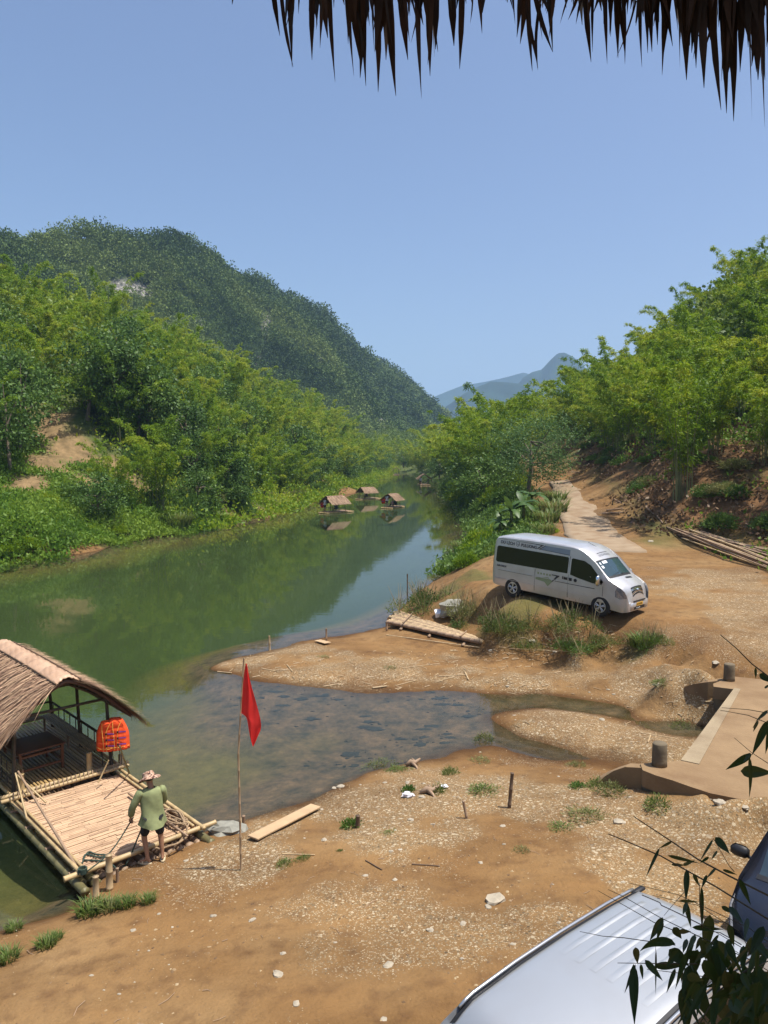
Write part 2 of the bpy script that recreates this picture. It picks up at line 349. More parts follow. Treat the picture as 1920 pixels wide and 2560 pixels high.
def leafmat(name, cols, trans=.35, rough=.55, attr=True, nscale=.25):
    """foliage: per-leaf tint attribute + per-object variation + translucency"""
    m, nt, b = nodes(name); nt.nodes.remove(b); out = nt.nodes['Material Output']
    c = coords(nt, 'Object'); t = tex(nt, 'noise', nscale, c, 3)
    oi = nt.nodes.new('ShaderNodeObjectInfo')
    f = mth(nt, 'ADD', mth(nt, 'MULTIPLY', t.outputs[0], .7), mth(nt, 'MULTIPLY', oi.outputs['Random'], .35))
    if attr:
        a = nt.nodes.new('ShaderNodeAttribute'); a.attribute_name = 'tint'; f = mth(nt, 'ADD', mth(nt, 'MULTIPLY', f, .6), mth(nt, 'MULTIPLY', a.outputs['Fac'], .55))
    k = len(cols); r = ramp(nt, f, [(.2 + .6 * i / (k - 1), cc) for i, cc in enumerate(cols)])
    d = N(nt, 'ShaderNodeBsdfPrincipled'); d.inputs['Roughness'].default_value = rough; d.inputs['Specular IOR Level'].default_value = .3
    tr = N(nt, 'ShaderNodeBsdfTranslucent'); ms = N(nt, 'ShaderNodeMixShader'); ms.inputs[0].default_value = trans
    hs = N(nt, 'ShaderNodeHueSaturation'); hs.inputs['Hue'].default_value = .485; hs.inputs['Value'].default_value = 1.5
    nt.links.new(r.outputs[0], d.inputs['Base Color']); nt.links.new(r.outputs[0], hs.inputs['Color']); nt.links.new(hs.outputs[0], tr.inputs[0])
    nt.links.new(d.outputs[0], ms.inputs[1]); nt.links.new(tr.outputs[0], ms.inputs[2]); nt.links.new(ms.outputs[0], out.inputs[0])
    return m
# ================================================================== SETTING
def ground_mat():
    m, nt, b = nodes('ground_soil'); co = coords(nt)
    def A(n):
        a = nt.nodes.new('ShaderNodeAttribute'); a.attribute_name = n; return a.outputs['Fac']
    n1 = tex(nt, 'noise', .35, co, 6); n2 = tex(nt, 'noise', 3.0, co, 6); n3 = tex(nt, 'noise', 22, co, 5)
    dirt = ramp(nt, n1.outputs[0], [(.3, (.150, .077, .028)), (.5, (.208, .116, .045)), (.72, (.262, .162, .072))]).outputs[0]
    dirt = mix(nt, dirt, (.10, .05, .022), ramp(nt, n2.outputs[0], [(.5, (0, 0, 0)), (.75, (.7, .7, .7))]).outputs[0])
    v1 = tex(nt, 'vor', 19, co); v2 = tex(nt, 'vor', 8.5, co); v3 = tex(nt, 'vor', 42, co)
    def stones(v, th, lo, hi):
        s = nt.nodes.new('ShaderNodeSeparateColor'); nt.links.new(v.outputs['Color'], s.inputs[0])
        c = ramp(nt, s.outputs[0], [(0, lo), (.6, hi), (1, (.42, .34, .23))]).outputs[0]
        msk = mth(nt, 'MULTIPLY', mth(nt, 'LESS_THAN', v.outputs['Distance'], th), mth(nt, 'GREATER_THAN', s.outputs[1], .45)); return c, msk
    c1, k1 = stones(v1, .42, (.10, .07, .04), (.28, .21, .12)); c3, k3 = stones(v3, .5, (.10, .07, .04), (.29, .215, .125)); c2, k2 = stones(v2, .3, (.2, .15, .1), (.4, .32, .21))
    patch = ramp(nt, n1.outputs[0], [(.35, (1, 1, 1)), (.6, (.12, .12, .12))]).outputs[0]
    gdens = mth(nt, 'MAXIMUM', A('gravel'), mth(nt, 'MULTIPLY', patch, .5))
    gs = mix(nt, dirt, (.20, .135, .068), mth(nt, 'MULTIPLY', A('gravel'), mth(nt, 'MULTIPLY', n3.outputs[0], .9)))
    g = mix(nt, gs, c3, mth(nt, 'MULTIPLY', k3, mth(nt, 'GREATER_THAN', mth(nt, 'ADD', gdens, mth(nt, 'MULTIPLY', n3.outputs[0], .6)), .74)))
    g = mix(nt, g, c1, mth(nt, 'MULTIPLY', k1, mth(nt, 'GREATER_THAN', mth(nt, 'ADD', gdens, mth(nt, 'MULTIPLY', n2.outputs[0], .6)), .88)))
    g = mix(nt, g, c2, mth(nt, 'MULTIPLY', k2, mth(nt, 'GREATER_THAN', mth(nt, 'ADD', gdens, n2.outputs[0]), 1.18)))
    # broad dusty and damp patches, and faint wheel ruts
    n5 = tex(nt, 'noise', .9, coords(nt, 'Object', (.45, 1, 1)), 7); n5.inputs['Roughness'].default_value = .65
    g = mix(nt, g, ramp(nt, n5.outputs[0], [(.32, (.76, .73, .70)), (.5, (1, 1, 1)), (.7, (1.18, 1.16, 1.12))]).outputs[0], 1.0, 'MULTIPLY')
    # red cut bank
    sc = coords(nt, 'Object', (.5, .5, 2.4)); nr = tex(nt, 'noise', 1.3, sc, 7)
    red = ramp(nt, nr.outputs[0], [(.3, (.05, .026, .013)), (.5, (.15, .072, .033)), (.7, (.25, .125, .058))]).outputs[0]
    g = mix(nt, g, red, A('red'))
    # vegetated soil
    nv = tex(nt, 'noise', 1.1, co, 7)
    veg = ramp(nt, nv.outputs[0], [(.3, (.035, .05, .015)), (.5, (.075, .10, .025)), (.62, (.085, .10, .03)), (.75, (.16, .12, .055))]).outputs[0]
    g = mix(nt, g, veg, A('veg'))
    straw = ramp(nt, nv.outputs[0], [(.3, (.12, .085, .04)), (.7, (.30, .20, .10))]).outputs[0]
    g = mix(nt, g, straw, A('straw'))
    # wet margin and silt by height; deep water's absorption of light painted into bed colour
    ge = nt.nodes.new('ShaderNodeNewGeometry'); sx = nt.nodes.new('ShaderNodeSeparateXYZ'); nt.links.new(ge.outputs['Position'], sx.inputs[0])
    zz = mth(nt, 'ADD', sx.outputs[2], mth(nt, 'MULTIPLY', mth(nt, 'SUBTRACT', n2.outputs[0], .5), .10))
    wet = mth(nt, 'MULTIPLY', mth(nt, 'SUBTRACT', .09, zz), 12, True)
    g = mix(nt, g, mix(nt, g, (.42, .36, .30), 1.0, 'MULTIPLY'), wet)
    nb = tex(nt, 'noise', 1.7, co, 9); nb.inputs['Roughness'].default_value = .8
    bed = ramp(nt, nb.outputs[0], [(.36, (.04, .036, .030)), (.45, (.095, .07, .048)), (.55, (.16, .105, .066)), (.68, (.25, .155, .095))]).outputs[0]
    g = mix(nt, g, bed, mth(nt, 'MULTIPLY', mth(nt, 'SUBTRACT', .0, zz), 14, True))
    silt = ramp(nt, nb.outputs[0], [(.35, (.10, .085, .03)), (.65, (.19, .15, .05))]).outputs[0]
    g = mix(nt, g, silt, mth(nt, 'MULTIPLY', mth(nt, 'SUBTRACT', -.28, zz), 4, True))
    g = mix(nt, g, (.05, .078, .022), mth(nt, 'MULTIPLY', mth(nt, 'SUBTRACT', -.55, zz), 1.6, True))  # dark green with depth, standing in for light lost in the water
    nt.links.new(g, b.inputs['Base Color'])
    b.inputs['Roughness'].default_value = .93; b.inputs['Specular IOR Level'].default_value = .2
    h = mth(nt, 'ADD', mth(nt, 'MULTIPLY', k1, .7), mth(nt, 'ADD', mth(nt, 'MULTIPLY', n3.outputs[0], 1.2), mth(nt, 'MULTIPLY', k2, .8)))
    h = mth(nt, 'ADD', h, mth(nt, 'MULTIPLY', n2.outputs[0], 3.5))
    bump(nt, b, h, .75, .022)
    return m
M_GROUND = ground_mat()
def axis(dense_lo, dense_hi, step, lo, hi, grow=1.06, mx=60):
    a = list(np.arange(dense_lo, dense_hi, step)); s = step; x = dense_hi
    while x < hi: a.append(x); s = min(s * grow, mx if x < 700 else 800); x += s
    a.append(hi); s = step; x = dense_lo; pre = []
    while x > lo: s = min(s * grow, mx if x > -700 else 800); x -= s; pre.append(max(x, lo))
    return np.array(pre[::-1] + a)
def capped(lo, hi, flo, fhi, fine, mid, mlo, mhi):
    a = list(np.arange(flo, fhi, fine)); b = list(np.arange(fhi, mhi, mid)); c = list(np.arange(mlo, flo, mid)); 
    x = mhi; s = mid; d = []
    while x < hi: d.append(x); s = s * 1.12; x += s
    d.append(hi); e = []; x = mlo; s = mid
    while x > lo: s = s * 1.12; x -= s; e.append(max(x, lo))
    return np.array(e[::-1] + c + a + b + d)
gx = capped(-6000, 6000, -9, 13, .13, .75, -66, 66)
gy = capped(-400, 6000, 7, 34, .13, .8, -6, 230)
GX, GY = np.meshgrid(gx, gy)
GH = hgt(GX.ravel(), GY.ravel())
xr, yr = GX.ravel(), GY.ravel()
# culvert channel is shaped by control points; masks:
rd = seg_dist(xr, yr, ROAD)
def inside(x, y, poly):
    x = np.asarray(x, float); y = np.asarray(y, float); r = np.zeros(x.shape, bool); n = len(poly)
    for i in range(n):
        (x1, y1), (x2, y2) = poly[i][:2], poly[(i + 1) % n][:2]
        if y1 == y2: continue
        c = ((y1 > y) != (y2 > y)) & (x < (x2 - x1) * (y - y1) / (y2 - y1) + x1); r ^= c
    return r
n_edge = fbm(xr, yr, 2.2, 4, 40)
lx = np.interp(yr, [p[1] for p in LEFT_W], [p[0] for p in LEFT_W])
veg_left = sstep(-.5, .6, (lx - xr) / 2 + n_edge)
rx_ = np.interp(yr, [p[1] for p in RIGHT_W], [p[0] for p in RIGHT_W])
roadx = np.interp(yr, [p[1] for p in ROAD], [p[0] for p in ROAD])
far = sstep(40, 52, yr + 4 * n_edge)
veg_right = far * sstep(2.6, 4.6, rd + 1.2 * n_edge) * (xr > rx_ - 3)
hillside = sstep(5, 9, GH) * (xr > 0)
veg_left = np.maximum(veg_left, sstep(-3, 0, lx - xr) * (yr > 60)); veg_left = np.maximum(veg_left, (yr > 150) * 1.0)
veg = np.clip(np.maximum(veg_left, np.maximum(veg_right, hillside)), 0, 1)
mound = sstep(.4, 1.0, GH) * (yr > 25) * (yr < 40) * (xr < 8.8) * sstep(-.1, .25, fbm(xr, yr, 1.6, 3, 55)) * .6
veg = np.maximum(veg, mound)
side = (xr - roadx)
red = np.clip(sstep(3.2, 4.6, side + 1.5 * n_edge) * sstep(36, 44, yr) * (1 - sstep(6.8, 9.2, GH + 4 * n_edge - (yr - 60) * .03)) * sstep(2.6, 3.4, GH), 0, 1) * (side > 0)
red2 = (side < 0) * sstep(3.2, 4.2, rd) * (1 - sstep(5.5, 7, rd)) * (yr > 66) * (yr < 100) * .7
red = np.maximum(red, red2)
veg = veg * (1 - .85 * red)
SCARS = [(115, 925, 3.0), (150, 970, 2.8), (100, 1000, 1.8), (55, 1050, 2.2), (210, 1050, 2.0), (250, 1010, 1.6), (310, 1055, 2.0), (290, 1085, 1.4), (370, 1070, 1.2), (575, 1108, 1.3), (592, 1095, 1.2), (590, 1020, 2.0), (560, 1000, 1.6), (500, 1108, 1.2), (683, 1070, 1.6), (640, 1078, 1.2), (700, 1040, 2.0)]
straw = np.zeros(len(xr))
for (u, v, r) in SCARS:
    p = GTd(u, v); straw = np.maximum(straw, 1 - sstep(.55, 1.1, np.hypot(xr - p.x, yr - p.y) / r + .8 * n_edge))
grav = np.zeros(len(xr)); n_fine = fbm(xr, yr, .7, 3, 41)
for (u, v, r) in [(560, 1430, 1.5), (700, 1440, 1.6), (850, 1450, 1.6), (1600, 1550, 1.6), (700, 1470, 1.2), (1250, 1560, 1.6), (1350, 1580, 1.6), (1150, 1560, 1.0), (1450, 1600, 1.5), (1400, 1480, 2.0), (1250, 1460, 1.2), (1500, 1500, 1.2), (600, 1780, .7), (700, 1750, .8), (800, 1730, 1.0), (900, 1730, 1.2), (1000, 1720, 1.2), (1100, 1700, 1.3), (1200, 1740, 1.3), (850, 1800, .9), (1300, 1760, 1.2), (1000, 1800, 1), (1450, 1800, 1.1), (1550, 1800, 1), (1400, 1900, 1.1), (1300, 1850, .9), (520, 1850, .7), (1600, 1300, 2.5), (1500, 1260, 2), (1560, 1250, 2.5), (1620, 1350, 2), (600, 1400, 2), (1000, 1450, 1.5), (1150, 1470, 1.5)]:
    p = GTd(u, v); grav = np.maximum(grav, 1 - sstep(.2, 1.35, np.hypot(xr - p.x, (yr - p.y) * .8) / r + 1.0 * n_edge + .5 * n_fine))
grav = np.maximum(grav * (.75 + .5 * sstep(-.3, .3, fbm(xr, yr, .9, 4, 71))), .62 * sstep(-.02, .34, fbm(xr * .8, yr, 3.4, 5, 72)) * (yr < 26) * (yr > 6)); grav = np.clip(grav, 0, 1)
nx, ny = len(gx), len(gy)
idx = np.arange(nx * ny).reshape(ny, nx)
F = np.stack([idx[:-1, :-1], idx[:-1, 1:], idx[1:, 1:], idx[1:, :-1]], -1).reshape(-1, 4)
ground = np_mesh('ground', np.stack([xr, yr, GH], 1), F, M_GROUND, smooth=True, extra=dict(veg=veg, red=red, straw=straw, gravel=grav))
tag(ground, kind='structure')
print('ground verts', len(xr))
# ------------------------------------------------------------------ water
m, nt, b = nodes('river_water'); nt.nodes.remove(b); out = nt.nodes['Material Output']
co = coords(nt, 'Object', (1, 1, 1)); w1 = tex(nt, 'noise', 3.2, co, 3); co2 = coords(nt, 'Object', (.6, 1.0, 1)); w2 = tex(nt, 'noise', .9, co2, 3); w3 = tex(nt, 'noise', .12, co2, 2)
hh = mth(nt, 'ADD', mth(nt, 'MULTIPLY', w1.outputs[0], .22), w2.outputs[0])
hh = mth(nt, 'MULTIPLY', hh, mth(nt, 'MULTIPLY', w3.outputs[0], 1.0))
bp = nt.nodes.new('ShaderNodeBump'); bp.inputs['Strength'].default_value = .5; bp.inputs['Distance'].default_value = .012; nt.links.new(hh, bp.inputs['Height'])
fr = nt.nodes.new('ShaderNodeFresnel'); fr.inputs[0].default_value = 1.333; nt.links.new(bp.outputs[0], fr.inputs['Normal'])
gl = nt.nodes.new('ShaderNodeBsdfGlossy'); gl.inputs['Roughness'].default_value = .02; nt.links.new(bp.outputs[0], gl.inputs['Normal'])
tr = nt.nodes.new('ShaderNodeBsdfTransparent'); tr.inputs[0].default_value = (.88, .90, .84, 1)
df = nt.nodes.new('ShaderNodeBsdfDiffuse'); df.inputs[0].default_value = (.045, .075, .038, 1)
m1 = nt.nodes.new('ShaderNodeMixShader'); m1.inputs[0].default_value = .12; nt.links.new(tr.outputs[0], m1.inputs[1]); nt.links.new(df.outputs[0], m1.inputs[2])
ms = nt.nodes.new('ShaderNodeMixShader'); fm = mth(nt, 'MULTIPLY', fr.outputs[0], 1.05, True); nt.links.new(fm, ms.inputs[0]); nt.links.new(m1.outputs[0], ms.inputs[1]); nt.links.new(gl.outputs[0], ms.inputs[2]); nt.links.new(ms.outputs[0], out.inputs[0])
river = MB(); river.add([(-60, -60, 0), (16.2, -60, 0), (16.2, 345, 0), (-60, 345, 0)], [(0, 1, 2, 3)])
river = river.build('river_water', m); tag(river, kind='structure')
# ------------------------------------------------------------------ limestone mountain with forest
RIDGE = [(-420, 480, 230), (-60, 520, 300), (0, 508, 330), (50, 516, 350), (95, 516, 370), (150, 488, 390), (200, 484, 400), (262, 490, 410), (300, 510, 420), (320, 522, 430), (375, 520, 445), (430, 540, 470), (480, 575, 495), (540, 612, 520), (590, 640, 560), (650, 655, 600), (700, 695, 650), (740, 745, 690), (800, 785, 740), (850, 828, 790), (890, 855, 840), (925, 885, 900), (960, 905, 960), (990, 925, 1050), (1060, 960, 1200)]
def ridge_p(u, v, y):
    p = at(u * K, v * K, y); return (p.x, p.y, p.z - 4)
RW = [ridge_p(*r) for r in RIDGE]
FOOT = [(-420, 60, 15), (-120, 130, 18), (-100, 150, 16), (-90, 170, 14), (-85, 185, 12), (-80, 200, 10), (-72, 215, 10), (-66, 225, 9), (-60, 235, 8), (-56, 245, 6), (-50, 260, 6), (-44, 280, 5), (-36, 300, 5), (-28, 320, 4), (-18, 340, 3), (-10, 360, 3), (0, 385, 2), (12, 420, 2), (24, 470, 2), (36, 530, 2), (46, 590, 2), (58, 660, 2), (70, 740, 2), (84, 840, 2), (130, 1000, 2)]
NS, NT = 420, 150
sI = np.linspace(0, len(RW) - 1, NS); RWa = np.array(RW); FTa = np.array(FOOT, float)
rI = np.stack([np.interp(sI, range(len(RW)), RWa[:, k]) for k in range(3)], 1)
fI = np.stack([np.interp(sI, range(len(RW)), FTa[:, k]) for k in range(3)], 1)
rI[:, 2] += 7 * fbm(rI[:, 0], rI[:, 1], 46, 3, 14) * (np.hypot(rI[:, 0], rI[:, 1]) / 450)
T = np.linspace(0, 1.35, NT)
MV = np.zeros((NS, NT, 3))
for j, t in enumerate(T):
    if t <= 1:
        q = t; zt = (t ** 1.15) * .8 + .2 * (3 * t * t - 2 * t ** 3)
        P = fI * (1 - q) + rI * q; P[:, 2] = fI[:, 2] + (rI[:, 2] - fI[:, 2]) * zt
        wgt = 4 * t * (1 - t)
        P[:, 2] += wgt * (34 * fbm(P[:, 0], P[:, 1], 120, 4, 5) + 14 * fbm(P[:, 0], P[:, 1], 30, 3, 6)) - (wgt ** .6) * 26 * np.abs(fbm(P[:, 0] + P[:, 1] * .35, P[:, 1] * .25, 60, 2, 44))
    else:
        P = rI + (rI - fI) * (t - 1); P[:, 2] = rI[:, 2] - (rI[:, 2] - 0) * (t - 1) * 2.4
    MV[:, j] = P
MV[:, 0, 2] -= 12
def mount_mat():
    m, nt, b = nodes('forest_floor_far'); co = coords(nt); n = tex(nt, 'noise', .05, co, 6); n2 = tex(nt, 'noise', .4, co, 5)
    c = ramp(nt, n2.outputs[0], [(.3, (.02, .035, .012)), (.7, (.05, .08, .025))]).outputs[0]
    a = nt.nodes.new('ShaderNodeAttribute'); a.attribute_name = 'rock'
    sc = coords(nt, 'Object', (1, 1, .18)); rn = tex(nt, 'noise', .5, sc, 7)
    rk = ramp(nt, rn.outputs[0], [(.35, (.05, .052, .05)), (.55, (.2, .19, .17)), (.75, (.42, .4, .35))]).outputs[0]
    nt.links.new(mix(nt, c, rk, a.outputs['Fac']), b.inputs['Base Color']); b.inputs['Roughness'].default_value = 1; b.inputs['Specular IOR Level'].default_value = .1
    bump(nt, b, rn.outputs[0], 1, 2.0); return m
mi = np.arange(NS * NT).reshape(NS, NT); MF = np.stack([mi[:-1, :-1], mi[1:, :-1], mi[1:, 1:], mi[:-1, 1:]], -1).reshape(-1, 4)
mv = MV.reshape(-1, 3)
def proj(P):
    """world -> photo pixel"""
    P = np.asarray(P, float); x, y, z = P[..., 0], P[..., 1], P[..., 2] - CAMZ
    dep = y * CP - z * SP; up = y * SP + z * CP
    return 960 + FPX * x / dep, 1280 - FPX * up / dep
mu, mvv = proj(mv)
ROCKS = [(265, 625, 56, 26), (315, 635, 22, 26), (577, 695, 13, 34), (832, 905, 12, 30), (732, 760, 8, 24), (805, 862, 16, 13), (560, 790, 11, 18), (690, 780, 9, 16), (870, 930, 12, 14), (430, 700, 14, 10)]
def rockmask(u, v):
    r = np.zeros(np.shape(u))
    for (cu, cv, a, b_) in ROCKS: r = np.maximum(r, 1 - sstep(.5, 1.15, np.hypot((u / K - cu) / a, (v / K - cv) / b_) + .5 * fbm(u, v, 22, 3, 77)))
    return r
mrock = rockmask(mu, mvv) * (np.repeat([[*T]], NS, 0).ravel() < 1)
mountain = np_mesh('mountain', mv, MF, mount_mat(), smooth=True, extra=dict(rock=mrock)); tag(mountain, kind='structure')
# far blue mountains
def far_mountain(profile, y, name, depth):
    V = []; F = []; n = len(profile); m = 40
    us = np.linspace(profile[0][0], profile[-1][0], 90); vs = np.interp(us, [p[0] for p in profile], [p[1] for p in profile])
    for i, (u, v) in enumerate(zip(us, vs)):
        p = at(u * K, v * K, y)
        for j in range(m):
            t = j / (m - 1); s = (t - .5) * 2
            h = p.z * (1 - abs(s)) ** .9; yy = y + s * depth
            h += 18 * float(fbm([p.x + 300], [yy], 130, 4, 8)[0]) * (1 - abs(s)) * min(1, abs(s) * 4 + .15) * 2
            V.append((p.x * (1 + s * .2), yy, h if j not in (0, m - 1) else -10))
    a = np.arange(90 * m).reshape(90, m); F = np.stack([a[:-1, :-1], a[1:, :-1], a[1:, 1:], a[:-1, 1:]], -1).reshape(-1, 4)
    o = np_mesh(name, V, F, MATS['far_slope'], smooth=True); tag(o, kind='structure')
mfar = simple('far_slope', (.03, .06, .045), 1.0, scale=.01, var=.5, spec=.1)
far_mountain([(1060, 900), (1130, 812), (1150, 800), (1170, 795), (1190, 772), (1206, 758), (1220, 757), (1240, 768), (1270, 800), (1330, 830), (1420, 850), (1500, 900)], 2700, 'far_mountain', 500)
far_mountain([(800, 890), (860, 870), (905, 852), (930, 856), (960, 845), (1000, 830), (1030, 824), (1080, 815), (1130, 800), (1200, 820), (1300, 880)], 3600, 'far_mountain', 500)
far_mountain([(900, 895), (960, 878), (985, 860), (1010, 842), (1060, 822), (1150, 830), (1200, 900)], 2300, 'far_mountain', 300)
# ================================================================== VEGETATION
M_BAM = leafmat('bamboo_leaves', [(.018, .05, .006), (.078, .16, .008), (.16, .265, .011), (.29, .34, .025)], .40, nscale=.5)
M_WOODS = leafmat('woods_leaves', [(.014, .035, .010), (.04, .08, .014), (.08, .14, .02), (.14, .20, .03)], .2)
M_BAMR = M_BAM
M_BROAD = leafmat('broad_leaves', [(.025, .055, .012), (.055, .115, .022), (.09, .17, .03), (.13, .21, .035)], .28)
M_DRY = leafmat('dry_leaves', [(.08, .10, .03), (.14, .16, .05), (.24, .24, .09)], .3)
M_GRASS = leafmat('grass_blades', [(.035, .08, .012), (.10, .20, .018), (.19, .29, .035)], .38)
M_FAR = leafmat('forest_leaves', [(.012, .03, .010), (.03, .06, .015), (.07, .12, .024), (.15, .20, .045)], .1, .8, nscale=.03)
M_BARK = simple('bark', (.22, .17, .12), .9, scale=5, var=.5, bmp=.6, stretch=(1, 1, .3))
M_CULM = simple('bamboo_culm', (.20, .22, .09), .5, scale=2, var=.5)
def leaf_quads(P, D, L, Wd, rng, droop=.0):
    """diamond leaves at P with direction D, length L, width Wd"""
    n = len(P); D = D / np.linalg.norm(D, axis=1, keepdims=True)
    r = rng.normal(size=(n, 3)); S = np.cross(D, r); S /= np.linalg.norm(S, axis=1, keepdims=True) + 1e-9
    L = np.broadcast_to(L, (n,))[:, None]; Wd = np.broadcast_to(Wd, (n,))[:, None]
    tip = P + D * L; tip[:, 2] -= droop * L[:, 0]; mid = P + D * L * .45
    V = np.stack([P, mid + S * Wd * .5, tip, mid - S * Wd * .5], 1).reshape(-1, 3)
    F = np.arange(4 * n).reshape(n, 4); return V, F
def culm_path(b, h, lean, ang, droop, n=9):
    t = np.linspace(0, 1, n); dx = math.cos(ang); dy = math.sin(ang)
    off = lean * t ** 2.3; z = h * (t - droop * t ** 4)
    return np.stack([b[0] + dx * off, b[1] + dy * off, b[2] + z], 1)
def bamboo_arrays(seed, nc=13, h=(8, 12), spread=.8, lean=(1.6, 5.2), leaf=(.30, .085), dens=1.0, start=.22):
    rng = np.random.default_rng(seed); LP = []; LD = []; paths = []; TT = []
    for c in range(nc):
        a = rng.uniform(0, 2 * np.pi); r0 = spread * np.sqrt(rng.uniform()); b = (r0 * math.cos(a), r0 * math.sin(a), -.4)
        hh = rng.uniform(*h); la = a + rng.normal(0, .6); P = culm_path(b, hh, rng.uniform(*lean), la, rng.uniform(.10, .42), 12); paths.append(P); ct = rng.normal(0, .13)
        k = int(46 * dens); ts = start + (1 - start) * rng.uniform(size=k) ** .75
        for t in ts:
            q = t * (len(P) - 1); i = min(int(q), len(P) - 2); p = P[i] * (1 - q + i) + P[i + 1] * (q - i)
            ba = rng.uniform(0, 2 * np.pi); bl = rng.uniform(.25, 1.15) * (1.15 - .75 * t); tip = p + np.array([math.cos(ba) * bl, math.sin(ba) * bl, rng.uniform(-.25, .4) * bl])
            m = 15; s = rng.uniform(.2, 1.05, size=m)[:, None]; pp = p + (tip - p) * s + rng.normal(0, .10, (m, 3)); pp[:, 2] -= .3 * (s[:, 0] ** 2) * bl
            dd = (tip - p)[None, :] * .7 / max(bl, .1) + rng.normal(0, .45, (m, 3)); dd[:, 2] -= .5
            LP.append(pp); LD.append(dd); TT.append(np.full(m, ct + .22 * (t - .6) + rng.normal(0, .05)))
    LP = np.concatenate(LP); LD = np.concatenate(LD); TT = np.concatenate(TT); n = len(LP)
    V, F = leaf_quads(LP, LD, rng.uniform(leaf[0] * .6, leaf[0] * 1.3, n), rng.uniform(leaf[1] * .7, leaf[1] * 1.3, n), rng)
    tint = np.repeat(np.clip(.5 + TT + rng.normal(0, .12, n), 0, 1), 4)
    return V, F, tint, paths
def culms_mb(paths, r=.05):
    mb = MB()
    for P in paths: mb.tube(P[:7], [r * (1 - .09 * i) for i in range(7)], 5, False)
    return mb
BAMS = []
for s in range(7):
    V, F, tint, paths = bamboo_arrays(100 + s, nc=11 + s % 4, h=(7.0 + s % 3, 12.5 + s % 3), spread=.9, dens=1.2)
    o = np_mesh('foliage', V, F, M_BAM, tint=tint); c = culms_mb(paths).build('culms', M_CULM, smooth=True); BAMS.append((o.data, c.data)); bpy.data.objects.remove(o); bpy.data.objects.remove(c)
THICKET = []
def clump(name, meshes, label, cat, group, loc, rz, sc, parts=('crown', 'trunk'), extra_group=None):
    if name == 'bamboo_clump' and loc[1] > 128: THICKET.append((meshes[0], loc, rz, sc)); return None
    t = thing(name, label, cat, loc, (0, 0, rz), group); t.scale = sc
    for nm, me in zip(parts, meshes):
        o = bpy.data.objects.new(nm, me); COL.objects.link(o); o.parent = t
    return t
def tree_arrays(seed, h=7, crown=(3, 3, 2.6), nb=9, leaf=(.28, .16), per=70, ncl=46, flat=0.0):
    """broadleaf: trunk, limbs, and leaf clumps around limb ends"""
    rng = np.random.default_rng(seed); mb = MB(); top = np.array([rng.normal(0, .25), rng.normal(0, .25), h * .62]); base = np.array([0, 0, -.4])
    pts = [base + (top - base) * t + np.array([math.sin(t * 4 + seed) * .12, math.cos(t * 3) * .1, 0]) for t in np.linspace(0, 1, 6)]
    mb.tube(pts, [h * .028 * (1 - .11 * i) for i in range(6)], 8, False); ends = []
    cz = h - crown[2]
    for k in range(ncl):
        d = rng.normal(size=3); d /= np.linalg.norm(d); rr = rng.uniform(.45, 1) ** .6
        e = np.array([d[0] * crown[0] * rr, d[1] * crown[1] * rr, cz + d[2] * crown[2] * rr]); e[:2] += top[:2]; ends.append(e)
    for k in range(nb):
        e = ends[k]; t0 = pts[3 + k % 3]; mid = (t0 + e) / 2 + np.array([0, 0, .25]); mb.tube([t0, mid, e], [h * .012, h * .007, h * .003], 5, False)
    LP = []; LD = []; TT = []
    for e in ends:
        m = per; R_ = rng.uniform(.5, 1.0) * crown[0] * .33; q = rng.normal(size=(m, 3)) * np.array([R_, R_, R_ * (.55 - .25 * flat)]); LP.append(e + q * .75)
        dd = q / (np.linalg.norm(q, axis=1, keepdims=True) + .01) + rng.normal(0, .5, (m, 3)); dd[:, 2] -= .25; LD.append(dd); TT.append(np.full(m, rng.uniform(.2, .7)))
    LP = np.concatenate(LP); LD = np.concatenate(LD); TT = np.concatenate(TT); n = len(LP)
    V, F = leaf_quads(LP, LD, rng.uniform(leaf[0] * .6, leaf[0] * 1.3, n), rng.uniform(leaf[1] * .7, leaf[1] * 1.3, n), rng)
    tint = np.repeat(np.clip(TT + rng.normal(0, .12, n), 0, 1), 4)
    return V, F, tint, mb
TREES = []
for s in range(4):
    V, F, tint, mb = tree_arrays(300 + s, h=7.5, crown=(2.8, 2.8, 2.9), leaf=(.34, .2), per=60, ncl=44)
    o = np_mesh('foliage', V, F, M_BROAD, tint=tint); c = mb.build('trunk', M_BARK, smooth=True); TREES.append((o.data, c.data)); bpy.data.objects.remove(o); bpy.data.objects.remove(c)
